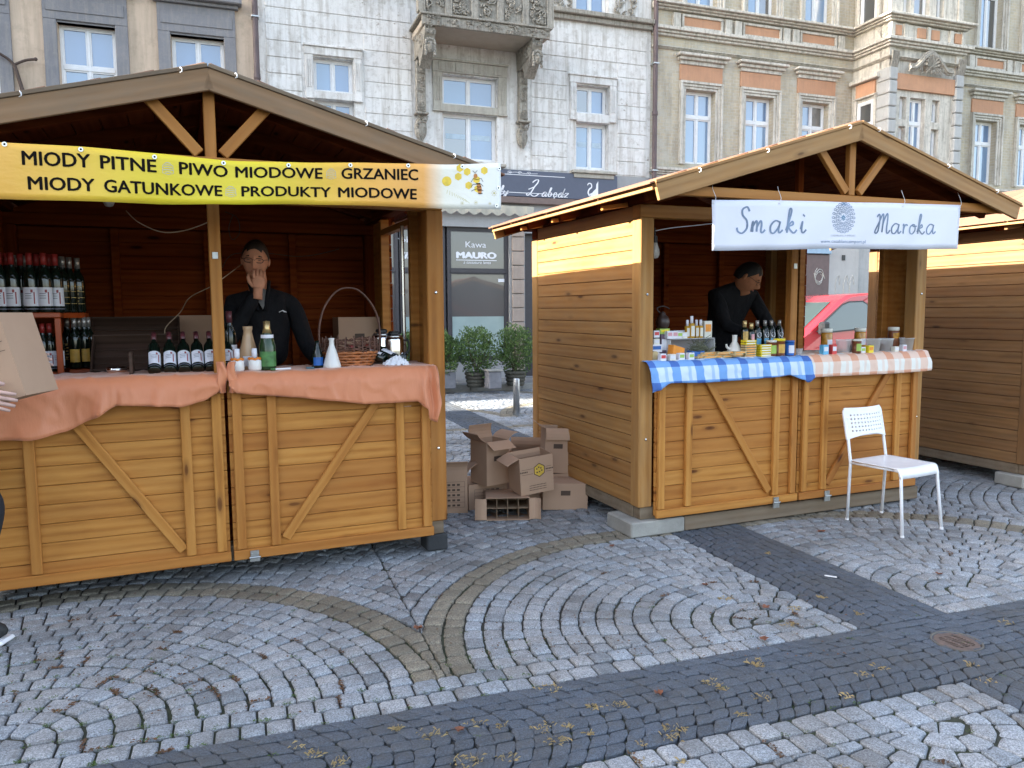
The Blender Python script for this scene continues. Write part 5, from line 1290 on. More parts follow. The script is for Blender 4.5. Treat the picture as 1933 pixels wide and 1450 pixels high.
# ---------------------------------------------------------------- white plastic chair
def chair():
    A = Vector((2.443, 4.695, 0)); B = Vector((2.798, 4.889, 0)); Cc = Vector((2.287, 5.13, 0)); Dd = Vector((2.607, 5.305, 0))
    o = (A+B+Cc+Dd)/4; X = ((B-A)+(Dd-Cc)).normalized(); yaw = atan2(X.y, X.x); E = empty('chair', T(o.x, o.y, 0, yaw), 'white chair with a perforated backrest, standing alone before the counter', 'chair')
    I = E.matrix_world.inverted() if False else T(o.x, o.y, 0, yaw).inverted(); a, b, c, d = [I @ q for q in (A, B, Cc, Dd)]
    w = .186; hz = .415
    m = M_['whitepaint']
    for q, s_ in ((a, -1), (b, 1)):
        G().tube([q+Vector((0, 0, .0)), (s_*w, -.175, hz-.05), (s_*w, -.165, hz-.012), (s_*w, -.13, hz-.004)], .0105, 10).build('leg', m, E, None, True)
    for q, s_ in ((c, -1), (d, 1)):
        G().tube([q, (s_*w, .195, hz-.01), (s_*(w-.002), .215, .52), (s_*(w-.008), .245, .70)], .0105, 10).build('rear_leg', m, E, None, True)
    G().tube([(-w, .19, hz-.012), (-w+.01, -.14, hz-.01)], .008, 8).build('side_rail', m, E, None, True); G().tube([(w, .19, hz-.012), (w-.01, -.14, hz-.01)], .008, 8).build('side_rail', m, E, None, True)
    def seat(u_, v_):
        x = (u_-.5)*2; y = .20-.40*v_; z = hz+.006-.012*(1-x*x)*sin(min(v_, .9)*pi)-(.06*((v_-.86)/.14)**2 if v_ > .86 else 0); ww = w+.012
        if v_ > .9: y = -.16-.02*((v_-.9)/.1)
        if v_ < .12: ww -= .02*(1-v_/.12)**2
        return (x*ww, y, z)
    G().grid(24, 30, seat).build('seat', M_['white'], E, None, True, solid=.006)
    g = G(); nx, nz = 11, 5; mxs = [-.20]+sum([[-.145+i*.029-.0065, -.145+i*.029+.0065] for i in range(nx)], [])+[.20]; mzs = [.555, .585]+sum([[.612+j*.026-.0055, .612+j*.026+.0055] for j in range(nz)], [])+[.745, .765]
    def bp(x, z):
        k = (z-.555)/.21; y = .222+.045*k-.03*(1-(x/.2)**2)*1.0; top = 1
        xx = x
        if z > .73: xx = x*(1-.10*((z-.73)/.035)**2)
        if z < .59: z = z+.03*(1-(x/.2)**2)*(1-(z-.555)/.035)
        return (xx, y, z)
    idx = {}
    fs = []
    for j in range(len(mzs)-1):
        for i in range(len(mxs)-1):
            inside = 1 <= i < len(mxs)-2 and 2 <= j < len(mzs)-3
            if inside and i % 2 == 1 and j % 2 == 0: continue
            q = []
            for (ii, jj) in ((i, j), (i+1, j), (i+1, j+1), (i, j+1)):
                if (ii, jj) not in idx: idx[(ii, jj)] = len(g.v); g.v.append(bp(mxs[ii], mzs[jj]))
                q.append(idx[(ii, jj)])
            g.f.append(tuple(q))
    g.build('backrest', M_['white'], E, None, False, solid=.012)
    for q in (a, b, c, d): G().lathe([(.0125, 0), (.012, .012), (.011, .014)], 10).build('foot_cap', M_['white'], E, Matrix.Translation((q.x, q.y, 0)))
chair()

# ---------------------------------------------------------------- bollard, planters with shrubs, van
p = ground_at(975, 784); g = G().lathe([(.046, 0), (.046, .50), (.040, .515), (.0, .518)], 20); o = g.build('bollard', M_['galv'], None, T(p.x, p.y, 0), True); tag(o, 'short galvanised steel bollard on the setts between the huts', 'bollard')
G().lathe([(.065, 0), (.065, .006), (.046, .008)], 20).build('base_flange', M_['galv'], o)
m_leafs = []
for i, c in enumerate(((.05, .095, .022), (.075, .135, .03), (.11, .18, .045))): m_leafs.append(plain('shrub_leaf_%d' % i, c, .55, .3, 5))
m_stem = plain('shrub_stem', (.10, .07, .045), .8)
m_pot = wood('slatted_pot_wood', (.05, .045, .035), (.085, .078, .06), (.12, .11, .085), .75, .5, (.11, .12, .10))
def shrub(fr_px, base_py, hgt, wid, lab, seed):
    q = F0.z(fr_px, base_py, .10); r = random.Random(seed)
    E = empty('shrub', FM @ Matrix.Translation(q+Vector((0, .25, 0))), 'bushy green shrub '+lab, 'shrub', 'green shrubs in round pots before the cafe')
    g = G(); tips = []
    for k in range(16):
        a = r.uniform(0, 6.28); R = wid*.42*sqrt(r.random()); tz = .30+(hgt-.38)*r.uniform(.45, 1.0); P = spline([(0, 0, .25), (R*.3*cos(a), R*.3*sin(a), .4), (R*cos(a), R*sin(a), tz)], 4); g.tube(P, [.010*(1-.7*i/(len(P)-1)) for i in range(len(P))], 5); tips.append(P)
    g.build('trunk', m_stem, E)
    g = G(); g.cur = None; mats = []
    g.c = []
    for k in range(4600):
        # leaves crowd towards the outside of an uneven egg
        a = r.uniform(0, 6.28); ph_ = r.uniform(-1, 1); rr = r.random()**.38; bump = 1+.42*noise.noise(Vector((cos(a)*1.6, sin(a)*1.6, ph_*2+seed)))+.12*noise.noise(Vector((cos(a)*4, sin(a)*4, ph_*5+seed)))
        cz = .26+(hgt-.26)*.5; x = wid*.5*rr*bump*sqrt(max(0, 1-ph_**2*.9))*cos(a); y = wid*.5*rr*bump*sqrt(max(0, 1-ph_**2*.9))*sin(a); z = cz+(hgt-.24)*.5*ph_*rr**.4*bump
        L = r.uniform(.028, .052); d = Vector((x, y, (z-cz)+.2)).normalized()+Vector((r.uniform(-.8, .8), r.uniform(-.8, .8), r.uniform(-.5, .9))); d.normalize(); n_ = d.cross(Vector((r.uniform(-1, 1), r.uniform(-1, 1), r.uniform(-1, 1)))).normalized()
        c0 = Vector((x, y, z)); w = L*.27
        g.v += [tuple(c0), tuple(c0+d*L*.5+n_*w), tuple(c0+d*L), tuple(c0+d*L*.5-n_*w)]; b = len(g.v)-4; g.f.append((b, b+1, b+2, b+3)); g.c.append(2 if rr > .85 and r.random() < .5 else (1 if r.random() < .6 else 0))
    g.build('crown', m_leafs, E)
    P = empty('planter', FM @ Matrix.Translation(q+Vector((0, .25, 0))), 'round slatted wooden pot holding the shrub '+lab, 'planter', 'round slatted pots before the cafe')
    G().lathe([(.15, .0), (.18, .27), (.165, .27), (.165, .24), (.0, .24)], 16).build('pot', m_pot, P)
    for j in range(4):
        z = .02+.065*j; G().lathe([(.158+.012*j, z), (.168+.012*j, z+.02), (.163+.012*j, z+.048)], 18).build('hoop', m_pot, P)
shrub(783, 733, .98, .55, 'seen through the doorway of the nearest hut', 3)
shrub(842, 735, .98, .62, 'beside the right post of the nearest hut', 4)
shrub(906, 733, 1.04, .80, 'in the middle of the gap between the huts', 5)
shrub(982, 730, 1.06, .72, 'just left of the checked cloth hut', 6)
for (a, b, lab) in ((848, 873, 'first'), (934, 962, 'second')):
    p0 = F0.z(a, 738, .1); p1 = F0.z(b, 738, .1); o = G().box(0, .32, 0, p1.x-p0.x, .6, .30, .012).build('low_wall', M_['lowwall'], None, FM @ Matrix.Translation(p0)); G().box(-.02, .30, .302, p1.x-p0.x+.02, .62, .335, .008).build('coping', M_['slab'], o)
    tag(o, 'low grey rendered wall piece with flat coping, '+('left' if lab == 'first' else 'right')+' of the middle shrub', 'low wall', 'low grey walls between the shrubs')
def van():
    ys = 11.3; a = F0.y(1603, 556, ys); x0 = a.x-1.72; zr = a.z+.02
    E = empty('van', FM @ Matrix.Translation((x0, ys, 0)), 'red van seen through the side opening of the checked cloth hut', 'van')
    red = plain('red_car_paint', (.42, .022, .032), .22, .05, 3, Coat_Weight=.6)
    s = zr/1.93
    prof = [(.02, .32), (.0, .62), (.10, .86), (.70, 1.06), (1.60, 1.80), (1.80, 1.90), (2.4, 1.95), (4.7, 1.93), (4.82, 1.7), (4.85, .35)]
    prof = [(x, z*s) for x, z in prof]
    g = G(); n = len(prof)
    rings = [(.0, .0), (.06, .03), (1.84, .03), (1.90, .0)]
    Ws = [(0, .10), (.05, .0), (1.80, .0), (1.85, .10)]
    V = []
    for y, ins in ((.0, .05), (.06, .0), (1.80, .0), (1.86, .05)):
        for x, z in prof: V.append((x+(ins if x < 2 else -ins), y+(.10*max(0, (z-1.0))/.9 if y < .9 else -.10*max(0, (z-1.0))/.9), z-(ins*.6 if z > 1.5 else 0)))
    F = []
    for r_ in range(3):
        for i in range(n): F.append((r_*n+i, r_*n+(i+1) % n, (r_+1)*n+(i+1) % n, (r_+1)*n+i))
    F += [tuple(range(n-1, -1, -1)), tuple(3*n+k for k in range(n))]
    g.add(V, F); g.build('body', red, E)
    gl = glass('van_glass', (.03, .045, .045), .04, .02)
    # windscreen
    wp = [(.78, 1.11), (1.56, 1.755)]; q = lambda x, z, y: (x-.012, y, z*s+.012)
    G().add([q(.80, 1.13, .20), q(.80, 1.13, 1.66), q(1.54, 1.75, 1.60), q(1.54, 1.75, .26)], [(0, 1, 2, 3)]).build('windscreen', gl, E, solid=.006)
    sw = [(1.02, 1.16), (1.18, 1.14), (2.20, 1.22), (2.22, 1.70), (2.10, 1.77), (1.78, 1.76), (1.62, 1.70), (1.20, 1.36)]
    yy = lambda z: .10*max(0, (z-1.0))/.9-.004
    G().add([(x, yy(z*s)-.003, z*s) for x, z in sw], [tuple(range(len(sw)))]).build('side_window', gl, E, solid=.006)
    rim = G().tube([(x, yy(z*s)-.004, z*s) for x, z in sw], .014, 6, closed=True); rim.build('window_seal', M_['black'], E)
    o = G().box(1.02, -.16, 1.10*s, 1.18, .0, 1.36*s, .03).build('wing_mirror', M_['black'], E)
    G().tube(spline([(1.02, -.002, .75), (1.5, -.006, .82), (2.3, -.006, .86)], 4), .008, 5).build('door_crease', red, E)
    for x in (.85, 3.95):
        for y in (.02, 1.66):
            w = G().lathe([(.20, -.09), (.31, -.10), (.32, 0), (.31, .10), (.20, .09)], 24).build('wheel', M_['rubber'], E, T(x, y+.08, .32) @ Matrix.Rotation(pi/2, 4, 'X'), True); G().lathe([(.03, -.1), (.19, -.092), (.20, .092), (.03, .1)], 20).build('rim', M_['steel'], w, None, True)
    for y in (.12, 1.5): G().box(.02, y, .66*s, .14, y+.28, .84*s, .03).build('headlight', M_['chrome'], E)
    G().box(-.03, .1, .34, .1, 1.76, .56, .03).build('bumper', M_['black'], E)
van()

# ---------------------------------------------------------------- cardboard boxes
t = NT('corrugated_cardboard'); v = t.coord('Object'); n = t.noise(v, 5, 5, .6)
wv = t.n('TexWave', {'bands_direction': 'X'}, Vector=v, Scale=55.0).outputs[1]
m_card = t.out(t.mix(n, (.38, .24, .158), (.46, .305, .205)), .8, t.bump(t.math('ADD', wv, t.math('MULTIPLY', t.noise(v, 30, 3), .8)), .08, .002))
m_cardi = plain('cardboard_inside', (.36, .25, .16), .85, .1)
m_print = plain('brown_box_print', (.075, .045, .03), .7); m_hexy = plain('yellow_box_print', (.55, .36, .05), .6)
def carton(M, w, d, h, lab, flaps=(60, 60, 60, 60), prints='', dividers=False, group='cardboard boxes heaped between the huts', closed=False):
    """w along x, d along y, height h; open at the top unless closed; flaps: front, back, left, right angles from upright outward"""
    E = empty('cardboard_box', M, lab, 'cardboard box', group); t_ = .004; g = G()
    g.box(-w/2, -d/2, 0, w/2, d/2, t_); g.box(-w/2, -d/2, t_, w/2, -d/2+t_, h); g.box(-w/2, d/2-t_, t_, w/2, d/2, h); g.box(-w/2, -d/2+t_, t_, -w/2+t_, d/2-t_, h); g.box(w/2-t_, -d/2+t_, t_, w/2, d/2-t_, h)
    if closed: g.box(-w/2+t_, -d/2+t_, h-t_*2, w/2-t_, d/2-t_, h-.0005)
    g.build('box_walls', m_card, E)
    if not closed:
        for k, (L, fl, org, rz) in enumerate(((w, d/2, (0, -d/2+t_/2, h), 0), (w, d/2, (0, d/2-t_/2, h), pi), (d-.01, min(w/2, d/2), (-w/2+t_/2, 0, h), -pi/2), (d-.01, min(w/2, d/2), (w/2-t_/2, 0, h), pi/2))):
            if flaps[k] is None: continue
            bend = rnd.uniform(-.02, .02)
            fg = G().grid(1, 4, lambda a, b: ((a-.5)*L, -bend*sin(b*pi), b*fl)); o = fg.build('flap', m_card, E, Matrix.Translation(org) @ Matrix.Rotation(rz, 4, 'Z') @ Matrix.Rotation(radians(flaps[k]), 4, 'X'), solid=t_)
    if dividers:
        g = G()
        for q in (-.25, 0, .25): g.box(q*w-.001, -d/2+.008, .02, q*w+.001, d/2-.008, h-.02)
        g.box(-w/2+.006, -.001, .02, w/2-.006, .001, h-.028); g.build('divider', m_cardi, E)
    g = G(); y = -d/2-.0012; gh = G()
    if 'h' in prints:
        c = (.02, h*.62); gh.add([(c[0]+.042*cos(pi/6+k*pi/3), y-.0004, c[1]+.045*sin(pi/6+k*pi/3)) for k in range(6)], [tuple(range(6))])
        fn = lambda a, b: (a, y-.001, b); P = [(c[0]+.045*cos(pi/6+k*pi/3), c[1]+.048*sin(pi/6+k*pi/3)) for k in range(7)]; ribbon(g, P, .006, fn)
        for a, b in ((-.02, .01), (-.005, .02), (.012, .012), (.0, -.012), (.018, -.005), (-.018, -.015)): g.box(c[0]+a-.005, y-.0016, c[1]+b-.004, c[0]+a+.006, y-.0008, c[1]+b+.005)
        for s_ in (-1, 1):
            for dz in (.018, -.018): ribbon(g, [(c[0]+s_*.05, c[1]+dz), (s_*w*.45, c[1]+dz)], .0022, fn)
            for k in range(5): g.box(s_*(.07+.012*k), y-.001, c[1]-.005, s_*(.078+.012*k), y, c[1]+.005)
        for j in range(3):
            for k in range(12): g.box(-.06+.011*k, y-.001, h*.22-.016*j, -.053+.011*k, y, h*.22+.005-.016*j)
    if 's' in prints: g.box(-.035, y-.001, h*.55, .035, y, h*.55+.035)
    if 'g' in prints:
        fn = lambda a, b: (a, y-.0008, b)
        for j in range(6): ribbon(g, [(-w*.35, h*(.15+.13*j)), (w*.42, h*(.15+.13*j))], .0018, fn)
        for x_ in (-w*.35, -w*.12, w*.42): ribbon(g, [(x_, h*.15), (x_, h*.8)], .0018, fn)
        for j in range(5):
            for k in range(3): g.box(-w*.05+k*w*.13, y-.001, h*(.18+.13*j), -w*.05+k*w*.13+w*.08, y, h*(.18+.13*j)+.014)
    if g.v: g.build('box_print', m_print, E)
    if gh.v: gh.build('emblem_print', m_hexy, E)
    return E
def bx(px, py, z=0): q = ground_at(px, py, z); return q
ry = radians
c = bx(959, 985); carton(T(c.x, c.y+.02, .004, ry(3)) @ Matrix.Rotation(ry(-3), 4, 'X') @ Matrix.Translation((0, 0, .078)) @ Matrix.Rotation(ry(90), 4, 'X') @ Matrix.Translation((0, 0, -.33)), .30, .155, .33, 'box lying on its side, its divided compartments facing out, bottom front of the heap', (None, None, 92, 84), '', True)
c = bx(1062, 962); carton(T(c.x, c.y+.12, .0, ry(8)) @ Matrix.Rotation(ry(2), 4, 'Y'), .33, .25, .19, 'closed brown box lying at the right foot of the heap', prints='s', closed=True)
carton(T(.33, 5.80, 0, ry(14)), .28, .24, .21, 'closed box under the tall leaning box, beside the hut wall', prints='s', closed=True)
carton(T(.32, 5.78, .214, ry(9)) @ Matrix.Rotation(ry(3), 4, 'Y'), .20, .18, .34, 'tall box with torn top flaps, back right of the heap by the wall', (158, 100, 60, 20), 's')
c = bx(862, 972); carton(T(c.x-.07, c.y+.13, 0, ry(10)), .26, .2, .285, 'open box beside the post of the nearest hut, printed table on its side', (22, 120, 60, 48), 'g')
carton(T(-.24, 5.62, 0, ry(24)), .30, .30, .185, 'closed box under the tall open box, left of the heap', prints='g', closed=True)
carton(T(-.165, 5.50, .19, ry(38)), .20, .20, .315, 'tall open box perched on top of the heap, upper left', (118, 8, 50, 62), 's')
carton(T(.135, 5.34, .175, ry(24)) @ Matrix.Rotation(ry(-5), 4, 'Y') @ Matrix.Rotation(ry(4), 4, 'X'), .255, .20, .265, 'open box with a yellow hexagon emblem, in the middle of the heap', (None, 170, 112, None), 'h')
carton(T(.12, 5.62, .0, ry(4)), .24, .22, .17, 'closed box hidden behind the emblem box in the heap', prints='', closed=True)
carton(T(.10, 6.10, .0, ry(-12)), .26, .22, .30, 'box at the very back of the heap with its flaps standing up', (140, -10, 60, 60), '')
# ---------------------------------------------------------------- goods on counters and shelves
def rect_label(r, z0, z1, a0, a1, off=.0006, n=10):
    """a label wrapped round the front (towards -y)"""
    g = G(); P = [(a0+(a1-a0)*k/n) for k in range(n+1)]
    g.add([((r+off)*sin(a), -(r+off)*cos(a), z) for z in (z0, z1) for a in P], [(k, k+1, n+2+k, n+1+k) for k in range(n)]); return g
m_wine = plain('dark_wine_glass', (.006, .012, .008), .08, .1, 8, Specular_IOR_Level=.6)
m_wl = plain('white_paper_label', (.72, .72, .78), .55, .03); m_red = plain('red_foil_cap', (.26, .022, .018), .4); m_silver = plain('silver_foil_cap', (.38, .36, .34), .35, .2, 60, metal=.6)
m_goldl = plain('gold_label', (.50, .33, .10), .4, .3, 60); m_yl = plain('amber_paper_label', (.60, .34, .06), .5, .15, 30); m_blackcap = plain('dark_foil_cap', (.10, .025, .03), .35)
m_lprint = plain('label_print_red', (.32, .05, .06), .5); m_lprint2 = plain('label_print_grey', (.12, .12, .16), .5)
m_creamc = plain('beige_glazed_ceramic', (.50, .33, .19), .25, .08, 6); m_whitec = plain('white_glazed_ceramic', (.72, .71, .68), .2, .03, 6)
m_green = plain('green_bottle_glass', (.015, .045, .015), .08, .1); m_gl = plain('green_gold_label', (.06, .18, .05), .45, .5, 25); m_goldf = plain('gold_foil', (.55, .40, .18), .3, .15, 40, metal=.7)
m_orr = plain('orange_ribbon', (.75, .22, .02), .5, .1, 20); m_yel2 = plain('yellow_packaging', (.80, .62, .02), .4, .1, 12); m_bluep = plain('blue_packaging', (.02, .12, .42), .35, .2, 12)
m_orp = plain('orange_packaging', (.80, .28, .02), .35, .2, 12); m_pink = plain('pink_packaging', (.65, .32, .36), .45, .15, 14); m_limep = plain('lime_packaging', (.35, .52, .10), .45, .15, 14)
m_redp = plain('red_packaging', (.60, .05, .05), .4, .15, 14); m_lb = plain('light_blue_packaging', (.12, .42, .68), .4, .15, 14); m_kraft = plain('kraft_packet', (.55, .42, .22), .7, .25, 10); m_oil = plain('golden_oil', (.48, .27, .03), .12, .1)
m_amber = plain('amber_preserve', (.42, .20, .03), .2, .4, 30); m_date = plain('dark_preserve', (.16, .05, .02), .3, .4, 30); m_lid = plain('cream_lid', (.70, .68, .60), .4)
def clear(name, col=(.9, .93, .95), a=.28):
    t = NT(name); tr = t.n('BsdfTransparent'); mx = t.n('MixShader'); t.b.inputs['Base Color'].default_value = (*col, 1); t.b.inputs['Roughness'].default_value = .12
    fr = t.n('LayerWeight', Blend=.3); t.set(mx.inputs[0], t.math('ADD', a, t.math('MULTIPLY', fr.outputs[1], .5))); t.t.links.new(tr.outputs[0], mx.inputs[1]); t.t.links.new(t.b.outputs[0], mx.inputs[2]); t.t.links.new(mx.outputs[0], t.t.nodes['Material Output'].inputs[0]); return t.m
m_clear = clear('clear_plastic')
KIND = {}
def kind(name):
    def d(f): KIND[name] = [f, None]; return f
    return d
WB = [(.0, .0), (.034, .0), (.0365, .006), (.0365, .175), (.033, .205), (.018, .235), (.0145, .25), (.0145, .315), (.0, .316)]
def wine(cap, label, prnt, capz=.255, lz=(.035, .135), wide=1.25):
    P = [('glass', G().lathe(WB, 18).mesh('glass', m_wine, True)), ('cap', G().lathe([(.0155, capz), (.0152, .318), (.0, .319)], 14).mesh('cap', cap, True))]
    if label: P.append(('label', rect_label(.0365, lz[0], lz[1], -wide, wide).mesh('label', label, True)))
    if prnt:
        g = rect_label(.0365, lz[0]+.012, lz[0]+.075, .35, .52, .0012, 3); g2 = rect_label(.0365, lz[1]-.028, lz[1]-.012, .0, .28, .0012, 4); g.add(g2.v, g2.f); P.append(('label_print', g.mesh('label_print', m_lprint)))
        g = rect_label(.0365, lz[0]-.018, lz[0]-.012, -wide, wide, .0008, 8)
        for k in range(3): q = rect_label(.0365, lz[1]-.035-.012*k, lz[1]-.032-.012*k, -.75, .1, .0012, 4); g.add(q.v, q.f)
        P.append(('label_lines', g.mesh('label_lines', m_lprint2)))
    return P
@kind('wine_red')
def _(): return wine(m_red, m_wl, True)
@kind('wine_dark')
def _(): return wine(m_blackcap, m_wl, True)
@kind('wine_black')
def _():
    P = wine(m_silver, None, False)
    g = G()
    for z in (.05, .085, .12, .15): q = rect_label(.0365, z, z+.003, -1, 1, .0008, 8); g.add(q.v, q.f)
    for k in range(5): q = rect_label(.0365, .06+k*.02, .07+k*.02, -.25+.1*(k % 2), .1+.1*(k % 2), .001, 3); g.add(q.v, q.f)
    return P+[('label_print', g.mesh('label_print', m_goldl))]
@kind('wine_yellow')
def _():
    P = wine(m_silver, m_yl, False, lz=(.04, .12), wide=.8); return P
@kind('ceramic_flask')
def _(): return [('body', G().lathe([(0, 0), (.048, 0), (.05, .004), (.047, .02), (.026, .095), (.015, .125), (.0135, .15), (.0165, .158), (.0165, .165), (.0, .165)], 20).mesh('body', m_whitec, True))]
@kind('beige_bottle')
def _(): return [('body', G().lathe([(0, 0), (.05, 0), (.052, .01), (.05, .08), (.03, .17), (.022, .21), (.026, .22), (.026, .235), (0, .235)], 20).mesh('body', m_creamc, True)), ('label', rect_label(.051, .02, .075, -.7, .9).mesh('label', m_wl, True))]
@kind('champagne')
def _(): return [('glass', G().lathe([(0, 0), (.042, 0), (.044, .01), (.044, .13), (.034, .17), (.018, .215), (.016, .25), (.0, .252)], 18).mesh('glass', m_green, True)), ('foil', G().lathe([(.0245, .198), (.018, .225), (.0175, .262), (.0, .265)], 14).mesh('foil', m_goldf, True)),
    ('label', rect_label(.044, .02, .10, -1.2, 1.2).mesh('label', m_gl, True)), ('neck_label', rect_label(.031, .172, .19, -1.3, 1.3, .003).mesh('neck_label', m_wl, True))]
@kind('honey_jar')
def _(): return [('jar', G().lathe([(0, 0), (.032, 0), (.035, .01), (.035, .05), (.028, .062), (.0, .062)], 18).mesh('jar', m_whitec, True)), ('cap', G().lathe([(.014, .062), (.014, .118), (.0, .12)], 14).mesh('cap', m_wl, True)),
    ('ribbon', G().tube([(.030*cos(a), .030*sin(a), .064+.004*sin(a*5)) for a in [k*.524 for k in range(12)]], .0065, 6, closed=True).mesh('ribbon', m_orr, True))]
@kind('small_dark')
def _(): return [('glass', G().lathe([(0, 0), (.032, 0), (.033, .01), (.031, .07), (.017, .11), (.012, .125), (.012, .15), (0, .152)], 16).mesh('glass', m_wine, True)), ('label', rect_label(.0325, .015, .06, -.9, .9).mesh('label', m_bluep, True))]
@kind('oil')
def _(): return [('glass', G().box(-.014, -.014, 0, .014, .014, .085, .004).mesh('glass', m_oil)), ('cap', G().lathe([(.009, .085), (.009, .125), (.0, .127)], 10).mesh('cap', m_wl, True)), ('label', G().box(-.0115, -.0152, .012, .0115, -.0145, .07).mesh('label', m_lid))]
@kind('round_label')
def _():
    c = G(); n = 16; c.add([((.030+.0008)*sin(.62*cos(2*pi*k/n)), -(.030+.0008)*cos(.62*cos(2*pi*k/n)), .098+.0185*sin(2*pi*k/n)) for k in range(n)], [tuple(range(n))])
    c2 = G(); c2.add([((.030+.0013)*sin(.2*cos(2*pi*k/n)), -(.030+.0013)*cos(.2*cos(2*pi*k/n)), .098+.006*sin(2*pi*k/n)) for k in range(n)], [tuple(range(n))])
    return [('glass', G().lathe([(0, 0), (.028, 0), (.030, .006), (.030, .13), (.013, .155), (.011, .16), (.011, .19), (0, .19)], 16).mesh('glass', m_wine, True)), ('cap', G().lathe([(.0125, .16), (.0125, .198), (0, .199)], 12).mesh('cap', m_silver, True)), ('label', c.mesh('label', m_wl)), ('label_print', c2.mesh('label_print', m_lprint2)), ('lower_label', rect_label(.030, .02, .072, -.7, .7).mesh('lower_label', m_lb, True))]
@kind('gold_label')
def _(): return [('glass', G().lathe([(0, 0), (.026, 0), (.027, .006), (.027, .09), (.013, .11), (0, .11)], 14).mesh('glass', m_wine, True)), ('cap', G().lathe([(.0155, .112), (.0155, .16), (0, .162)], 12).mesh('cap', m_goldf, True)), ('label', rect_label(.027, .012, .08, -1, 1).mesh('label', m_goldl, True))]
@kind('black_gold')
def _(): return [('glass', G().lathe([(0, 0), (.028, 0), (.029, .006), (.029, .075), (.014, .095), (0, .096)], 14).mesh('glass', m_wine, True)), ('cap', G().lathe([(.017, .097), (.017, .142), (0, .143)], 12).mesh('cap', m_goldf, True)), ('label', rect_label(.029, .012, .06, -.5, .5).mesh('label', m_pink, True))]
@kind('tall_jar')
def _(): return [('glass', G().lathe([(0, 0), (.037, 0), (.039, .006), (.039, .115), (.034, .125), (0, .125)], 18).mesh('glass', m_amber, True)), ('lid', G().lathe([(.039, .126), (.040, .15), (.036, .153), (0, .153)], 18).mesh('lid', m_lid, True)), ('label', rect_label(.039, .03, .075, -.6, .6).mesh('label', m_wl, True))]
@kind('nut_jar')
def _(): return [('glass', G().lathe([(0, 0), (.037, 0), (.039, .006), (.039, .115), (.034, .125), (0, .125)], 18).mesh('glass', m_date, True)), ('lid', G().lathe([(.039, .126), (.040, .15), (.036, .153), (0, .153)], 18).mesh('lid', m_lid, True)), ('label', rect_label(.039, .07, .11, -.9, .9).mesh('label', m_amber, True))]
def mug(body, lid, lab):
    return [('tub', G().lathe([(0, 0), (.036, 0), (.037, .005), (.037, .10), (0, .10)], 18).mesh('tub', body, True)), ('lid', G().lathe([(.039, .101), (.039, .117), (0, .118)], 18).mesh('lid', lid, True)), ('label', rect_label(.037, .02, .08, -.8, .8).mesh('label', lab, True))]
@kind('yellow_tub')
def _(): return mug(m_date, m_yel2, m_yl)
@kind('blue_tub')
def _(): return mug(m_bluep, m_bluep, m_wl)
@kind('brown_jar')
def _(): return mug(m_date, m_lid, m_limep)
def boxk(w, d, h, m1, m2, fr_=.35):
    return [('carton', G().box(-w/2, -d/2, 0, w/2, d/2, h, .001).mesh('carton', m1)), ('print', G().box(-w*.38, -d/2-.0009, h*fr_, w*.38, -d/2-.0002, h*.8).mesh('print', m2))]
for nm, w, d, h, a, b in (('box_red', .042, .035, .045, m_wl, m_redp), ('box_green', .042, .035, .045, m_wl, m_limep), ('box_pink', .042, .035, .05, m_wl, m_pink), ('box_white', .045, .035, .04, m_lid, m_wl), ('box_blue', .05, .04, .07, m_lb, m_wl), ('box_redtall', .045, .04, .07, m_redp, m_wl), ('box_yellow', .05, .04, .055, m_yel2, m_orp), ('box_whitetall', .06, .03, .11, m_lid, m_orp), ('box_wide', .08, .04, .05, m_wl, m_bluep), ('packet_y', .11, .06, .016, m_yel2, m_wl), ('packet_b', .11, .06, .015, m_kraft, m_orp), ('box_flat', .12, .06, .028, m_wl, m_redp), ('box_lime', .075, .05, .035, m_limep, m_yel2), ('box_purple', .05, .05, .16, plain('mauve_packaging', (.16, .11, .16), .4), m_wl)):
    KIND[nm] = [lambda w=w, d=d, h=h, a=a, b=b: boxk(w, d, h, a, b), None]
def item(k, fr, p, label, cat, group=None, M=None, sc=1.0, rz=0):
    K = KIND[k]
    if K[1] is None: K[1] = K[0]()
    nm = {'wine': 'bottle'}.get(k.split('_')[0], None) or ('jar' if 'jar' in k or 'tub' in k else 'packet' if 'packet' in k else 'carton' if k.startswith('box') else 'bottle')
    E = empty(nm, fr.M @ Matrix.Translation(p) @ (M or Matrix.Rotation(rz, 4, 'Z')) @ Matrix.Scale(sc, 4), label, cat, group)
    for n_, me in K[1]: link(n_, me, E)
    return E
CT = 1.114
def on(fr, px, py, z=CT): q = fr.z(px, py, z); return q
def at_(fr, px, py, v): return fr.y(px, py, v)
# --- honey wine hut: counter
def onv(fr, px, v, z=CT):   # on the counter at depth v, at image column px
    q = fr.y(px, 690, v); 
    for _ in range(3):
        pass
    return Vector((q.x, v, z))
item('ceramic_flask', FRL, onv(FRL, 627, .03), 'white ceramic flask standing alone near the middle of the right counter', 'ceramic bottle')
item('small_dark', FRL, onv(FRL, 600, .07), 'small dark bottle just left of the white ceramic flask', 'bottle')
item('champagne', FRL, onv(FRL, 506, .06), 'green champagne style bottle with gold foil in front of the man', 'bottle')
item('beige_bottle', FRL, onv(FRL, 470, .14), 'beige stoneware bottle behind the two ribboned jars', 'ceramic bottle')
item('honey_jar', FRL, onv(FRL, 448, .02), 'white jar with orange ribbon, left of two, by the middle post', 'jar', 'ribboned jars')
item('honey_jar', FRL, onv(FRL, 481, .04), 'white jar with orange ribbon, right of two, beside the green bottle', 'jar', 'ribboned jars')
item('wine_dark', FRL, onv(FRL, 436, .2), 'dark bottle half hidden directly behind the middle post', 'bottle')
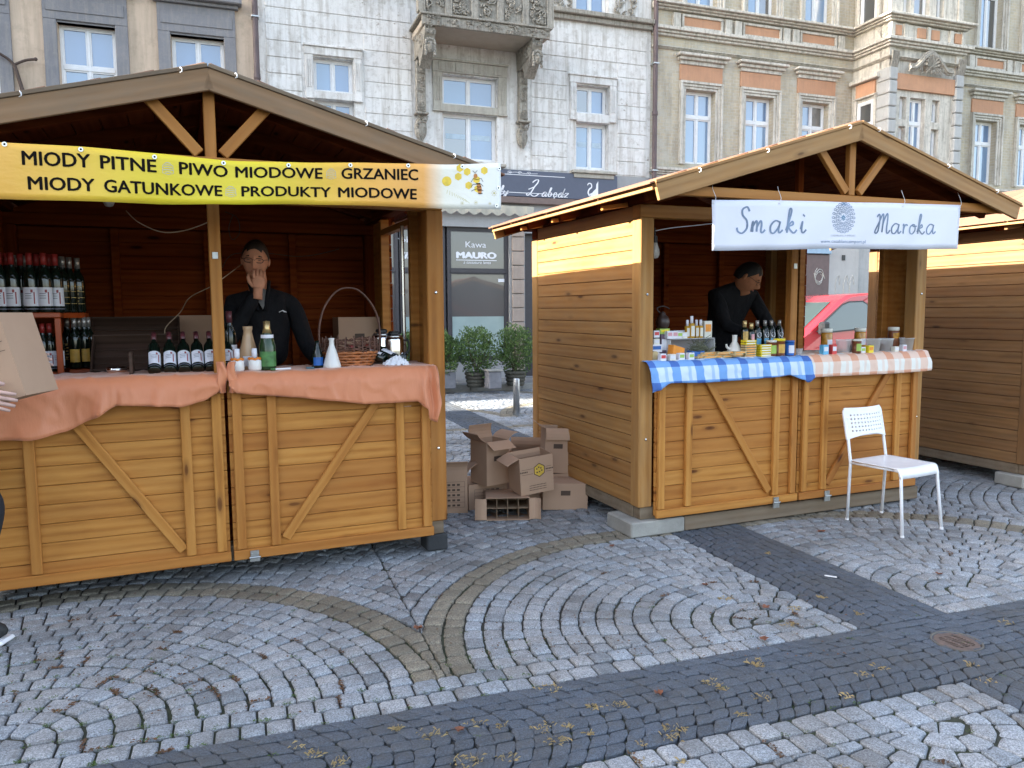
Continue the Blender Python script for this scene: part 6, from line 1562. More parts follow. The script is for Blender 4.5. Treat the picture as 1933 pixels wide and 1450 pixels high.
q = onv(FRL, 535, .0); E = empty('marker_pen', FRL.M @ T(q.x, q.y, q.z+.006, .25), 'white and green marker pen lying on the peach cloth', 'pen'); G().tube([(-.045, 0, 0), (.04, 0, 0)], .0055, 8).build('barrel', M_['white'], E); G().tube([(-.07, 0, 0), (-.046, 0, 0)], .0065, 8).build('pen_cap', m_gl, E)
q = onv(FRL, 585, .0); tag(G().box(-.022, -.008, 0, .022, .008, .010, .003).build('lighter', plain('blue_grey_lighter', (.08, .16, .20), .3), None, FRL.M @ T(q.x, q.y, q.z+.001, .1)), 'small grey lighter lying left of the white flask', 'lighter')
# row of wine bottles leaning back in a crate
RB = 'white labelled wine bottles leaning in a row'
for i, px in enumerate((291, 321, 348, 374, 399, 431)):
    q = onv(FRL, px, .06); q.z += .012
    item('wine_dark', FRL, q, ('leftmost', 'second from left', 'third from left', 'fourth from left', 'fifth from left, beside the middle post', 'last one, right of the middle post')[i]+' wine bottle leaning back in the counter row', 'wine bottle', RB, Matrix.Rotation(radians(-46), 4, 'X') @ Matrix.Rotation(.12 if i else .3, 4, 'Z'), .86)
def crate(fr, p, w, d, h, lab, rx=0, m='tray', n=3):
    E = empty('crate', fr.M @ Matrix.Translation(p) @ Matrix.Rotation(rx, 4, 'X'), lab, 'crate', 'dark wooden crates in the honey wine hut')
    for y in (0, d):
        for k in range(n): bar('slat', E, (0, y, h*(k+.5)/n), (w, y, h*(k+.5)/n), h/n-.008, .010, M_[m], (0, -1, 0), .002)
    for x in (.006, w-.006):
        for k in range(n): bar('slat', E, (x, .008, h*(k+.5)/n), (x, d-.008, h*(k+.5)/n), h/n-.008, .010, M_[m], (1, 0, 0), .002)
    for k in range(5): bar('bottom_slat', E, (.012, d*(k+.5)/5, .006), (w-.012, d*(k+.5)/5, .006), d/5-.006, .008, M_[m], (0, 0, 1), .002)
a = onv(FRL, 280, .17); b = onv(FRL, 396, .17); crate(FRL, Vector((a.x, .13, CT)), b.x-a.x, .16, .09, 'long dark crate behind the leaning wine bottles')
a = onv(FRL, 246, .0); tag(G().box(-.008, 0, 0, .008, .20, .115, .003).build('board', M_['tray'], None, FRL.M @ T(a.x, .03, CT)), 'upright dark board at the left end of the leaning bottles', 'board')
a = FRL.y(172, 690, .55); crate(FRL, Vector((a.x, .50, 1.06)), .42, .30, .08, 'tilted dark display crate left of the leaning bottles', radians(38), n=1)
a = FRL.y(168, 620, .95); crate(FRL, Vector((a.x, .95, 1.18)), .50, .25, .08, 'second dark display crate standing further back', radians(42), n=1)
q = onv(FRL, 222, .25); tag(G().lathe([(0, 0), (.05, 0), (.058, .028), (.054, .028), (.047, .006), (0, .006)], 18).build('bowl', M_['chrome'], None, FRL.M @ Matrix.Translation(q), True), 'shallow shiny bowl beside the dark crates', 'bowl')
# basket with a tall arched handle
def basket():
    q = onv(FRL, 662, .13); E = empty('basket', FRL.M @ Matrix.Translation(q), 'wicker basket with a tall arched handle and twig rim', 'basket'); r = random.Random(4)
    m1 = plain('red_brown_wicker', (.34, .11, .03), .45, .3, 30); m2 = plain('dark_twigs', (.13, .06, .04), .6, .3, 30); rx, ry_ = .155, .105
    for k in range(5):
        z = .012+.0165*k; f = .80+.045*k; G().tube([(rx*f*cos(a), ry_*f*sin(a), z+.003*sin(a*12+k*pi)) for a in [i*2*pi/36 for i in range(36)]], .0085, 6, closed=True).build('woven_band', m1, E, None, True)
    g = G()
    for i in range(20): a = i*2*pi/20; g.tube([(rx*.80*cos(a), ry_*.80*sin(a), .0), (rx*1.03*cos(a), ry_*1.03*sin(a), .10), (rx*1.0*cos(a), ry_*1.0*sin(a), .165+r.uniform(-.01, .012))], .004, 5)
    g.build('stakes', m2, E)
    g = G()
    for i in range(46):
        a0 = r.uniform(0, 6.28); z = r.uniform(.09, .155); L = r.uniform(.8, 2.2); f = r.uniform(.93, 1.06); g.tube([(rx*f*cos(a0+L*k/7), ry_*f*sin(a0+L*k/7), z+r.uniform(-.012, .012)) for k in range(8)], .0026, 4)
    t_ = g.build('twig_rim', m2, E)
    G().lathe([(0, .002), (.11, .002), (.115, .01), (0, .01)], 18, Matrix.Scale(.72, 4, (0, 1, 0))).build('basket_bottom', m1, E)
    for dy in (-.007, .007): G().tube(spline([(-rx*1.05, dy, .05), (-rx*1.12, dy, .20), (-rx*.92, dy, .33), (-rx*.45, dy, .425), (.01, dy, .445), (rx*.5, dy, .415), (rx*.95, dy, .32), (rx*1.12, dy, .20), (rx*1.05, dy, .05)], 6), .0048, 6).build('handle', m2, E, None, True)
basket()
def urn(px, v, s, lab):
    q = onv(FRL, px, v); E = empty('thermos_pot', FRL.M @ Matrix.Translation(q) @ Matrix.Scale(s, 4), lab, 'thermos pot', 'steel thermos pots'); G().lathe([(0, 0), (.062, 0), (.064, .006), (.064, .16), (.058, .175), (0, .175)], 24).build('pot_body', M_['chrome'], E, None, True); G().lathe([(.058, .176), (.048, .19), (0, .192)], 20).build('lid', M_['steel'], E, None, True)
    G().box(-.028, -.03, .191, .03, .05, .215, .008).build('lid_knob', M_['black'], E); G().tube(spline([(.06, 0, .155), (.095, 0, .15), (.10, 0, .09), (.063, 0, .06)], 5), .007, 6).build('handle', M_['black'], E, None, True)
urn(722, .22, .96, 'left steel thermos pot behind the lying bottles'); urn(745, .16, .90, 'right steel thermos pot beside the doorway')
for i, (px, v, rz, lab) in enumerate(((712, .10, .9, 'dark bottle lying slanted against the basket'), (733, .07, .6, 'bottle with white label lying over the plastic bag'), (752, .12, 1.2, 'red capped bottle lying behind the plastic bag'))):
    q = onv(FRL, px, v); q.z += .034; item('wine_red', FRL, q+Vector((.05, 0, 0)), lab, 'wine bottle', 'bottles lying beside the basket', Matrix.Rotation(rz, 4, 'Z') @ Matrix.Rotation(radians(-72), 4, 'X') @ Matrix.Rotation(.4, 4, 'Z'), .8)
g = G(); q = onv(FRL, 752, .01)
g.grid(22, 16, lambda a, b: (q.x-.075+.15*a, q.y-.01+.10*b, q.z+.002+max(0, .05*sin(pi*a)*sin(pi*b)+.022*noise.noise(Vector((a*9, b*9, 3)))))); tag(g.build('plastic_bag', clear('crumpled_white_plastic', (.85, .87, .92), .75), None, FRL.M, False), 'crumpled white plastic bag at the right end of the peach cloth', 'plastic bag')
# cartons at the back of the hut
c = FRL.y(673, 640, 1.35); carton(FRL.M @ T(c.x, 1.35, c.z-.18, 0), .30, .22, .34, 'plain closed box behind the basket handle at the back wall', prints='s', closed=True, group='boxes stored inside the honey wine hut')
tag(G().box(-.3, -.2, 0, .3, .2, c.z-.185-.206, .01).build('back_bench', M_['inner'], None, FRL.M @ T(c.x-.02, 1.37, .206)), 'low wooden bench under the box behind the basket', 'bench')
c = FRL.y(375, 640, 1.35); carton(FRL.M @ T(c.x, 1.35, c.z-.16, 0), .26, .22, .32, 'dim box behind the leaning wine bottles', prints='', closed=True, group='boxes stored inside the honey wine hut')
tag(G().box(-.25, -.2, 0, .25, .2, c.z-.165-.206, .01).build('back_bench', M_['inner'], None, FRL.M @ T(c.x, 1.37, .206)), 'low wooden bench under the dim box, left of the man', 'bench')
# orange shelf unit with bottles
sa = FRL.y(115, 590, .52); sz_ = sa.z; sE = empty('shelf_unit', FRL.M, 'orange varnished shelf unit full of wine bottles, at the left edge', 'shelf unit')
sb_ = FRL.y(161, 574, .86)
G().box(.12, .50, sz_-.028, sa.x, .70, sz_, .004).build('shelf', M_['shelf'], sE)
G().add([(sa.x+.001, .60, sz_-.002), (sb_.x, .80, sz_-.002), (sb_.x, 1.02, sz_-.002), (sa.x-.1, 1.02, sz_-.002), (sa.x-.1, .701, sz_-.002), (sa.x+.001, .701, sz_-.002)]+[(sa.x+.001, .60, sz_-.03), (sb_.x, .80, sz_-.03), (sb_.x, 1.02, sz_-.03), (sa.x-.1, 1.02, sz_-.03), (sa.x-.1, .701, sz_-.03), (sa.x+.001, .701, sz_-.03)], [(0, 1, 2, 3, 4, 5), (11, 10, 9, 8, 7, 6), (0, 6, 7, 1), (1, 7, 8, 2), (2, 8, 9, 3)]).build('shelf', M_['shelf'], sE)
G().box(sa.x-.032, .505, .21, sa.x-.002, .53, sz_-.03, .003).build('upright', M_['shelf'], sE); G().box(.12, .505, .21, .15, .53, sz_-.03, .003).build('upright', M_['shelf'], sE)
lz = FRL.y(105, 700, .60).z; G().box(.12, .50, lz-.03, sa.x-.034, .72, lz-.004, .003).build('shelf', M_['shelf'], sE); G().box(sa.x, .72, lz-.03, sb_.x+.03, 1.0, lz-.004, .003).build('shelf', M_['shelf'], sE)
SB = 'bottles on the orange shelf unit'
names = ['cut by the left edge', 'second', 'third', 'fourth', 'fifth']
for i, px in enumerate((3, 27, 60, 88, 106)): q = FRL.y(px, 580, .56+.02*(i % 2)); item('wine_red', FRL, Vector((q.x, .56+(.05 if i == 4 else 0), sz_)), 'red capped white label wine bottle on the upper shelf, '+('cut by the left edge' if i == 0 else names[i]+' in the front row'), 'wine bottle', SB, None, 1.0, rz=.1)
for i, px in enumerate((16, 42, 72, 96)): q = FRL.y(px, 560, .65); item('wine_red', FRL, Vector((q.x, .65, sz_)), ['first', 'second', 'third', 'fourth'][i]+' red capped bottle from the left in the second row of the shelf', 'wine bottle', 'second row bottles on the upper shelf')
for i, (px, v) in enumerate(((35, .76), (50, .78), (68, .77), (84, .80), (106, .86), (117, .93))): q = FRL.y(px, 560, v); item('wine_black', FRL, Vector((q.x, v, sz_)), ['first', 'second', 'third', 'fourth', 'fifth', 'sixth'][i]+' silver necked bottle from the left in the back row of the shelf', 'wine bottle', 'back row silver necked bottles')
G().box(.12, .702, sz_-.03, sa.x-.1, .90, sz_-.002).build('shelf', M_['shelf'], sE)
for i, (px, v) in enumerate(((121, .80), (134, .86), (149, .90))): q = FRL.y(px, 566, v); item('wine_black', FRL, Vector((q.x, v, sz_)), ('left', 'middle', 'right')[i]+' one of three black and gold bottles at the shelf corner', 'wine bottle', SB)
for i, (px, v) in enumerate(((84, .58), (97, .58), (112, .585))): q = FRL.y(px, 690, v); item('wine_red', FRL, Vector((q.x, v, lz)), ('left', 'middle', 'right')[i]+' red capped bottle on the lower shelf behind the held box', 'wine bottle', SB, sc=.82)
for i, (px, v) in enumerate(((143, .76), (162, .80), (130, .88), (152, .90), (170, .92))): q = FRL.y(px, 680, v); item('wine_yellow' if i < 2 else 'wine_black', FRL, Vector((q.x, v, lz)), ('left yellow labelled bottle on the lower right shelf', 'right yellow labelled bottle on the lower right shelf', 'dark bottle behind the yellow labelled pair, left', 'dark bottle behind the yellow labelled pair, middle', 'dark bottle behind the yellow labelled pair, right')[i], 'wine bottle', SB, sc=.92)
# door closer rod by the doorway of the hut
tag(G().tube([(0, 0, 1.12), (0, 0, 1.95)], .012, 8).build('metal_rod', M_['steel'], None, FRL.M @ T(HW-.13, .40, 0)), 'shiny metal rod standing inside the doorway of the nearest hut', 'rod')

# --- checked cloth hut: left counter
R_ = FRR
def iv(k, px, v, lab, cat, grp=None, z=CT, sc=1, rz=0, M=None): q = R_.y(px, 650, v); return item(k, R_, Vector((q.x, v, z)), lab, cat, grp, M, sc, rz)
for i, (k, px) in enumerate((('box_flat', 1257), ('box_red', 1250), ('box_white', 1268), ('box_green', 1285), ('box_green', 1303))):
    iv(k, px, -.01 if i else .045, ('flat white box with a red band behind the soap boxes', 'red printed soap box, leftmost in the front row', 'cream soap box, second in the front row', 'green soap box, third in the front row', 'green soap box, rightmost in the front row')[i], 'soap box', 'soap boxes along the blue cloth')
r = random.Random(5); PK = 'thin packets spread on the blue cloth'
for i in range(16):
    px = 1322+i*5.2; iv('packet_b', px, .01+.05*r.random(), 'thin kraft packet in the flat heap on the blue cloth', 'packet', PK, CT+.004+.012*(i % 3), .8, r.uniform(-.3, .3))
for i in range(7):
    iv('packet_y' if i > 4 else 'packet_b', 1413, .03, ['lowest', 'second', 'third', 'fourth', 'fifth', 'sixth', 'topmost'][i]+' packet of the tall striped stack under the gold bottles', 'packet', 'stacked packets under the gold bottles', CT+.0165*i, .82, r.uniform(-.05, .05))
for i in range(5):
    iv('packet_y', 1442, .03, ['lowest', 'second', 'third', 'fourth', 'topmost'][i]+' yellow packet of the stack right of the striped one', 'packet', 'stacked yellow packets', CT+.0165*i, .88, r.uniform(-.04, .04))
# clear display tray with herbs
a = R_.y(1262, 650, .12); b = R_.y(1346, 650, .12); E = empty('display_stand', R_.M, 'clear plastic display stand holding dried herbs', 'display stand')
G().box(a.x, .10, CT+.125, b.x, .26, CT+.131, .001).build('top_plate', m_clear, E); G().box(a.x, .255, CT, b.x, .26, CT+.124).build('back_plate', m_clear, E)
for x in (a.x, b.x-.005): G().box(x, .10, CT, x+.005, .254, CT+.124).build('side_plate', m_clear, E)
g = G(); r = random.Random(9); hx = R_.y(1325, 650, .1).x
for k in range(160):
    c = Vector((hx+r.gauss(0, .035), .13+r.gauss(0, .02), CT+.02+abs(r.gauss(0, .04)))); d = Vector((r.uniform(-1, 1), r.uniform(-.4, .4), r.uniform(-.3, .3))).normalized()*r.uniform(.02, .05); g.tube([c-d, c, c+d+Vector((0, 0, r.uniform(-.01, .01)))], .0018, 4)
tag(g.build('dried_herbs', plain('grey_green_herb', (.16, .17, .11), .9, .3), None, R_.M), 'loose grey green dried herbs heaped in the clear stand', 'dried herbs', None, 'stuff')
q = R_.y(1278, 650, .05); tag(G().prism([(-.05, 0), (.05, .0), (.06, .07), (-.035, .095)], -.025, .025).build('snack_packet', m_orp, None, R_.M @ T(q.x, .07, CT, .15)), 'crumpled orange snack packet behind the soap boxes', 'packet')
q = R_.y(1318, 650, .05); tag(G().prism([(-.06, 0), (.06, .0), (.045, .05), (.0, .042), (-.045, .052)], -.03, .03).build('tissue_pack', m_bluep, None, R_.M @ T(q.x, .075, CT, -.1)), 'blue pack lying in front of the dried herbs', 'packet')
q = R_.y(1239, 650, .03); tag(G().lathe([(.014, 0), (.028, 0), (.028, .02), (.014, .02)], 18, Matrix.Rotation(pi/2, 4, 'X')).build('tape_roll', m_kraft, None, R_.M @ T(q.x, .06, CT+.03)), 'small tape roll standing by the left post', 'tape roll')
UZ = CT+.131
for i, (k, px, v) in enumerate((('box_pink', 1262, .13), ('box_pink', 1272, .13), ('box_green', 1281, .13), ('box_white', 1289, .13), ('box_wide', 1284, .2), ('box_whitetall', 1334, .17))):
    iv(k, px, v, ('pink printed small box, left end of the upper row', 'second pink printed box in the upper row', 'green printed box in the upper row', 'cream box in the upper row beside the oils', 'wide box with a blue print behind the upper row', 'tall white box with an orange base right of the oils')[i], 'small box', 'small boxes on the display stand', UZ)
for i, (px, v) in enumerate(((1297, .13), (1305, .12), (1314, .14), (1322, .13))): iv('oil', px, v, ('leftmost', 'tallest', 'third', 'rightmost')[i]+' golden oil bottle on the display stand', 'oil bottle', 'golden oil bottles', UZ, 1.15 if i == 1 else .95)
iv('box_purple', 1250, .17, 'tall mauve box under the dark lantern', 'box', None, CT); iv('box_lime', 1251, .17, 'lime green box under the dark lantern', 'box', None, CT+.161)
for i in range(4): iv(('box_red', 'box_wide', 'box_white', 'box_red')[i], 1237, .12, ('lowest', 'second lowest', 'third', 'topmost')[i]+' box in the small stack against the left post', 'small box', 'boxes stacked by the left post', CT+.047*i)
q = R_.y(1251, 600, .17); E = empty('lantern', R_.M @ T(q.x, .17, CT+.161+.036), 'dark metal lantern jug with curved handle, by the left post', 'lantern'); md_ = plain('dark_bronze', (.035, .02, .016), .4)
G().lathe([(0, 0), (.03, 0), (.042, .02), (.046, .045), (.036, .075), (.018, .09), (.02, .10), (.0, .112)], 18).build('lantern_body', md_, E, None, True); G().tube(spline([(-.02, 0, .10), (-.045, 0, .13), (0, 0, .145), (.035, 0, .135), (.05, 0, .128)], 5), .004, 6).build('handle', md_, E, None, True)
q = R_.y(1383, 650, .12); E = empty('jug', R_.M @ T(q.x, .10, CT), 'white ceramic jug with a spout in front of the man', 'jug'); G().lathe([(0, 0), (.044, 0), (.05, .012), (.048, .04), (.032, .075), (.017, .10), (.0165, .14), (.019, .145), (0, .145)], 20).build('jug_body', m_whitec, E, None, True); G().tube(spline([(-.04, 0, .05), (-.062, 0, .065), (-.068, 0, .085)], 4), [.011]*3+[.009]*3+[.007]*3, 8).build('spout', m_whitec, E, None, True)
G().lathe([(0, 0), (.06, 0), (.062, .006), (0, .006)], 18).build('saucer', m_whitec, E)
iv('gold_label', 1405, .07, 'gold capped bottle with gold label on the packet stack', 'bottle', None, CT+.0165*7*.82+.002, .9); iv('black_gold', 1417, .07, 'black bottle with a gold cap right of the gold labelled one', 'bottle', None, CT+.0165*7*.82+.002, .9)
for i, px in enumerate((1428.5, 1443, 1455, 1470)): iv('round_label', px, .15, ('leftmost', 'second', 'third', 'rightmost')[i]+' dark bottle with a round white label behind the yellow packets', 'bottle', 'dark bottles with round white labels', CT+.045, .98)
tag(G().box(R_.y(1424, 650, .15).x, .11, CT, R_.y(1480, 650, .15).x, .20, CT+.043, .002).build('display_step', M_['inner'], None, R_.M), 'low wooden step under the round labelled bottles', 'display step')
iv('brown_jar', 1456, .03, 'dark jar with cream lid between yellow packets and yellow tub', 'jar', None, CT, .92); iv('yellow_tub', 1471, .02, 'tub with a yellow lid, left of the blue tub', 'jar', None, CT, 1.0); iv('blue_tub', 1490, .02, 'blue tub with white label near the middle post', 'jar', None, CT, .88)
def cup(px, v, s, lab, r1=.03, r2=.038, h=.07, fill=None):
    q = R_.y(px, 655, v); E = empty('clear_tub', R_.M @ T(q.x, v, CT) @ Matrix.Scale(s, 4), lab, 'plastic tub', 'clear plastic tubs on the orange cloth'); g = G().lathe([(r1, 0), (r2, h), (r2+.003, h), (r2+.003, h-.003)], 20); g.f = g.f[:-1]; g.build('tub_wall', m_clear, E, None, True)
    if fill: G().lathe([(0, .002), (r1-.001, .002), (r1+.003, h*.55), (0, h*.6)], 16).build('tub_filling', fill, E, None, True)
cup(1509, .02, .62, 'small clear cup right of the blue tub')
# right counter
for i, (px, k) in enumerate(((1560, 'tall_jar'), (1623, 'tall_jar'), (1686, 'nut_jar'))): iv(k, px, .12, ('left amber jar with cream lid on the orange cloth', 'middle amber jar with cream lid on the orange cloth', 'right jar with cream lid and dark contents')[i], 'jar', 'lidded jars on the orange cloth', CT+.02, 1.0)
for i, (px, f) in enumerate(((1592, None), (1612, m_date), (1648, None), (1672, m_date), (1711, None))): cup(px, .04, 1.35, ('left clear empty tub', 'clear tub with brown filling right of the first jar', 'empty clear tub left of the last jar', 'clear tub of dark nuts before the last jar', 'rightmost empty clear tub')[i]+' on the orange cloth', fill=f)
for i, (k, px) in enumerate((('box_blue', 1556), ('box_redtall', 1572), ('brown_jar', 1617), ('box_green', 1627), ('box_yellow', 1641), ('box_white', 1690), ('box_pink', 1705))):
    iv(k, px, -.02, ('light blue box before the left amber jar', 'red box right of the light blue one', 'small jar with green label before the middle amber jar', 'white and green box before the middle amber jar', 'bright yellow box on the orange cloth', 'cream box before the right jar', 'pink box at the right of the orange cloth')[i], 'small box' if i != 2 else 'jar', 'small packs on the orange cloth' if i != 2 else None, CT, .85 if i == 2 else .95)

# ---------------------------------------------------------------- people
def skin(name, pts, edges, mat, parent, sub=2, M=None):
    """one continuous surface grown round a skeleton: pts name -> (x,y,z,r) or (x,y,z,rx,ry)"""
    ks = list(pts); me = bpy.data.meshes.new(name); me.from_pydata([pts[k][:3] for k in ks], [(ks.index(a), ks.index(b)) for a, b in edges], []); me.update()
    o = bpy.data.objects.new(name, me); COL.objects.link(o); o.modifiers.new('skin', 'SKIN'); 
    for i, k in enumerate(ks):
        sv = me.skin_vertices[0].data[i]; r = pts[k][3:]; sv.radius = (r[0], r[1] if len(r) > 1 else r[0]); sv.use_root = (i == 0)
    s_ = o.modifiers.new('sub', 'SUBSURF'); s_.levels = s_.render_levels = sub
    dg = bpy.context.evaluated_depsgraph_get(); m2 = bpy.data.meshes.new_from_object(o.evaluated_get(dg)); V = [v.co.copy() for v in m2.vertices]; F = [tuple(p.vertices) for p in m2.polygons]
    bpy.data.objects.remove(o); bpy.data.meshes.remove(me); bpy.data.meshes.remove(m2)
    g = G().add(V, F)
    if name is None or parent is None: return g
    return g.build(name, mat, parent, M, True)
def head_geo(M, beard=0):
    g = G(); n, m = 36, 30
    def f(a, b):
        th = 2*pi*a; ph = -pi/2+pi*b; x = cos(ph)*sin(th); y = -cos(ph)*cos(th); z = sin(ph)
        X = x*.077; Y = y*.098; Z = z*.118
        if z < 0: X *= 1-.30*min(1, -z)**1.5; Y = Y*(1-.06*-z) if y < 0 else Y*(1-.35*-z)
        if y < 0:
            fr_ = max(0, -y)
            G_ = lambda cx, cz, sx, sz: math.exp(-((X-cx)/sx)**2-((Z-cz)/sz)**2)
            Y -= fr_*(.026*G_(0, -.018, .012, .020)+.014*G_(0, .005, .009, .022)+.007*G_(0, -.055, .022, .010)+.006*G_(0, -.098, .024, .018)+.006*G_(0, .038, .05, .010))
            Y += fr_*(.012*G_(.032, .014, .016, .012)+.012*G_(-.032, .014, .016, .012)+.005*G_(0, -.076, .03, .006)+.003*G_(0, -.042, .02, .004))
        return M @ Vector((X, Y, Z))
    g.grid(n, m, f)
    for s_ in (-1, 1): g.ball(M @ Vector((s_*.078, .006, -.005)), 1, 8, 6, (.010, .016, .028), M.to_3x3().to_4x4())
    return g
m_eye = plain('eye_dark', (.035, .02, .015), .3)
def person(name, M, label, pose, skin_col, hair_col, jacket, trousers_m, head_M, glasses=True, extra=None, hands=()):
    E = empty('person', M, label, 'person')
    ms = plain(name+'_skin', skin_col, .65, .12, 25, Specular_IOR_Level=.15)
    pts, edges = pose
    jk = [k for k in pts if k in ('hip', 'waist', 'chest', 'top', 'collar') or k.startswith(('ls', 'le', 'lw', 'rs', 're', 'rw'))]
    skin('jacket', {k: pts[k] for k in jk}, [e for e in edges if e[0] in jk and e[1] in jk], jacket, E)
    if 'lk' in pts:
        tp = {'hip': (*pts['hip'][:3], .145, .115)}; 
        for s_ in 'lr': tp[s_+'h'] = pts[s_+'h']; tp[s_+'k'] = pts[s_+'k']; tp[s_+'a'] = pts[s_+'a']
        skin('trousers', tp, [('hip', 'lh'), ('lh', 'lk'), ('lk', 'la'), ('hip', 'rh'), ('rh', 'rk'), ('rk', 'ra')], trousers_m, E)
        for s_ in 'lr':
            a = pts[s_+'a']; G().ball((a[0], a[1]-.055, a[2]-.045), 1, 12, 8, (.047, .135, .048)).build('shoe', M_['rubber'], E, None, True); 
            G().box(a[0]-.05, a[1]-.19, a[2]-.10, a[0]+.05, a[1]+.085, a[2]-.078, .01).build('shoe_sole', M_['white'], E)
    g = head_geo(head_M)
    c = head_M @ Vector((0, .02, -.06)); t_ = Vector(pts['collar'][:3]); g.tube([t_-Vector((0, 0, .06)), (t_+c)/2, c], [.062, .055, .058], 14)
    for (w_, dirv, nrm, curl) in hands:
        w_ = Vector(w_); d = Vector(dirv).normalized(); n_ = Vector(nrm).normalized(); sd_ = d.cross(n_).normalized()
        Mh = Matrix(((sd_.x, d.x, n_.x, w_.x), (sd_.y, d.y, n_.y, w_.y), (sd_.z, d.z, n_.z, w_.z), (0, 0, 0, 1)))
        g.ball((0, 0, 0), 1, 10, 8, (.040, .052, .017), Mh @ Matrix.Translation((0, .05, 0))); g.tube([Mh @ Vector((0, -.05, 0)), Mh @ Vector((0, .02, 0))], [.028, .026], 10)
        for k, (x, L, r_) in enumerate(((-.030, .064, .0078), (-.010, .074, .0085), (.010, .070, .0085), (.029, .056, .0074))):
            P = [(x*.9, .075, 0), (x, .095, .002)]; a = 0; 
            for s2 in range(3): a += curl; q = P[-1]; P.append((x*(1+.05*s2), q[1]+L/3*cos(a), q[2]-L/3*sin(a)))
            g.tube([Mh @ Vector(p) for p in P], [r_*1.15, r_*1.1, r_, r_*.95, r_*.7], 8)
        g.tube([Mh @ Vector(p) for p in ((-.026, .025, -.004), (-.052, .052, -.012), (-.060, .078, -.020), (-.058, .098, -.026))], [.013, .011, .0095, .007], 8)
    g.build('body', ms, E, None, True)
    # hair cap following the skull
    h = G(); 
    def hf(a, b):
        th = pi*.5+pi*2*a; ph = -.35+(pi/2+.35)*b; x = cos(ph)*cos(th); y = cos(ph)*sin(th); z = sin(ph)
        front = max(0, -y); lift = .52*front+(.12 if abs(x) > .6 and y < .2 else 0)
        ph2 = -.42+lift*2.25+(pi/2+.42-lift*2.25)*b; x = cos(ph2)*cos(th); y = cos(ph2)*sin(th); z = sin(ph2); k = 1.05+.018*noise.noise(Vector((x*9, y*9, z*9)))
        k *= .965+.035*min(1, b*8)
        return head_M @ Vector((x*.079*k, y*.101*k+.002, z*.122*k))
    h.grid(40, 16, hf); h.build('hair', plain(name+'_hair', hair_col, .6, .4, 90, bump=.5, bscale=220), E, None, True)
    for s_ in (-1, 1):
        G().ball(head_M @ Vector((s_*.031, -.077, .011)), .0115, 10, 8, (1, 1, .2)).build('eye', m_eye, E, None, True)
        P = [head_M @ Vector((s_*x, -.088+.012*((x-.03)/.03)**2, z)) for x, z in ((.014, .030), (.03, .036), (.047, .031))]; G().tube(P, [.0025, .0038, .002], 6).build('eyebrow', plain(name+'_brow', hair_col, .8), E, None, True)
    G().tube([head_M @ Vector(p) for p in ((-.022, -.087, -.056), (0, -.0985, -.053), (.022, -.087, -.056))], [.002, .0052, .002], 8).build('lips', plain(name+'_lips', (skin_col[0]*.8, skin_col[1]*.5, skin_col[2]*.5), .45), E, None, True)
    if glasses:
        g = G()
        for s_ in (-1, 1):
            g.tube([head_M @ Vector((s_*.032+.023*cos(a)*(1), -.101+.006*abs(cos(a)), .010+.0125*max(-1, min(1, 1.25*sin(a))))) for a in [k*2*pi/16 for k in range(16)]], .0021, 5, closed=True)
            g.tube([head_M @ Vector(p) for p in ((s_*.055, -.095, .014), (s_*.076, -.05, .014), (s_*.081, .01, .008))], .0016, 5)
        g.tube([head_M @ Vector(p) for p in ((-.009, -.105, .012), (0, -.108, .015), (.009, -.105, .012))], .0018, 5); g.build('glasses', M_['rubber'], E)
    return E
t = NT('black_softshell'); v = t.coord('Object'); m_jk = t.out((.007, .007, .009), .85, t.bump(t.noise(t.coord('Object', (1, 1, .6)), 11, 4, .55), .7, .05), Specular_IOR_Level=.25); m_tr = plain('dark_trousers', (.015, .016, .022), .85)
# man at the honey wine hut
hp = FRL.y(482, 492, .70); z0 = .205; u0 = hp.x
HM = Matrix.Translation((hp.x, .70, hp.z)) @ Matrix.Rotation(-.20, 4, 'Z') @ Matrix.Rotation(radians(9), 4, 'X') @ Matrix.Rotation(radians(4), 4, 'Y')
zs_ = hp.z-.245; uc = u0+.045
pose = ({'hip': (uc, .76, z0+.86, .155, .115), 'waist': (uc, .76, z0+1.02, .15, .11), 'chest': (uc, .75, zs_-.13, .185, .125), 'top': (uc-.01, .755, zs_-.0, .12, .10), 'collar': (uc-.025, .745, zs_+.075, .068, .064),
  'rs': (uc-.175, .745, zs_-.015, .068), 're': (uc-.235, .63, zs_-.27, .056), 'rw': (uc-.062, .548, zs_+.045, .042),
  'ls': (uc+.175, .755, zs_-.02, .068), 'le': (uc+.255, .72, zs_-.30, .056), 'lw': (uc+.33, .50, zs_-.42, .042),
  'lh': (uc+.09, .76, z0+.80, .085), 'rh': (uc-.09, .76, z0+.80, .085), 'lk': (uc+.10, .74, z0+.46, .062), 'rk': (uc-.10, .74, z0+.46, .062), 'la': (uc+.10, .77, z0+.10, .042), 'ra': (uc-.10, .77, z0+.10, .042)},
 [('hip', 'waist'), ('waist', 'chest'), ('chest', 'top'), ('top', 'collar'), ('top', 'rs'), ('rs', 're'), ('re', 'rw'), ('top', 'ls'), ('ls', 'le'), ('le', 'lw')])
mh = FRL.y(487, 530, .555)
pm = person('seller', FRL.M, 'man in black jacket and glasses holding a hand to his mouth', pose, (.60, .28, .17), (.025, .014, .01), m_jk, m_tr, HM, True,
    hands=[((pose[0]['rw'][0]+.01, .54, zs_+.055), (mh.x-pose[0]['rw'][0], .02, mh.z-zs_-.0), (0, -1, .1), .45), ((pose[0]['lw'][0], .47, zs_-.44), (.3, -1, -.2), (0, .1, 1), .3)])
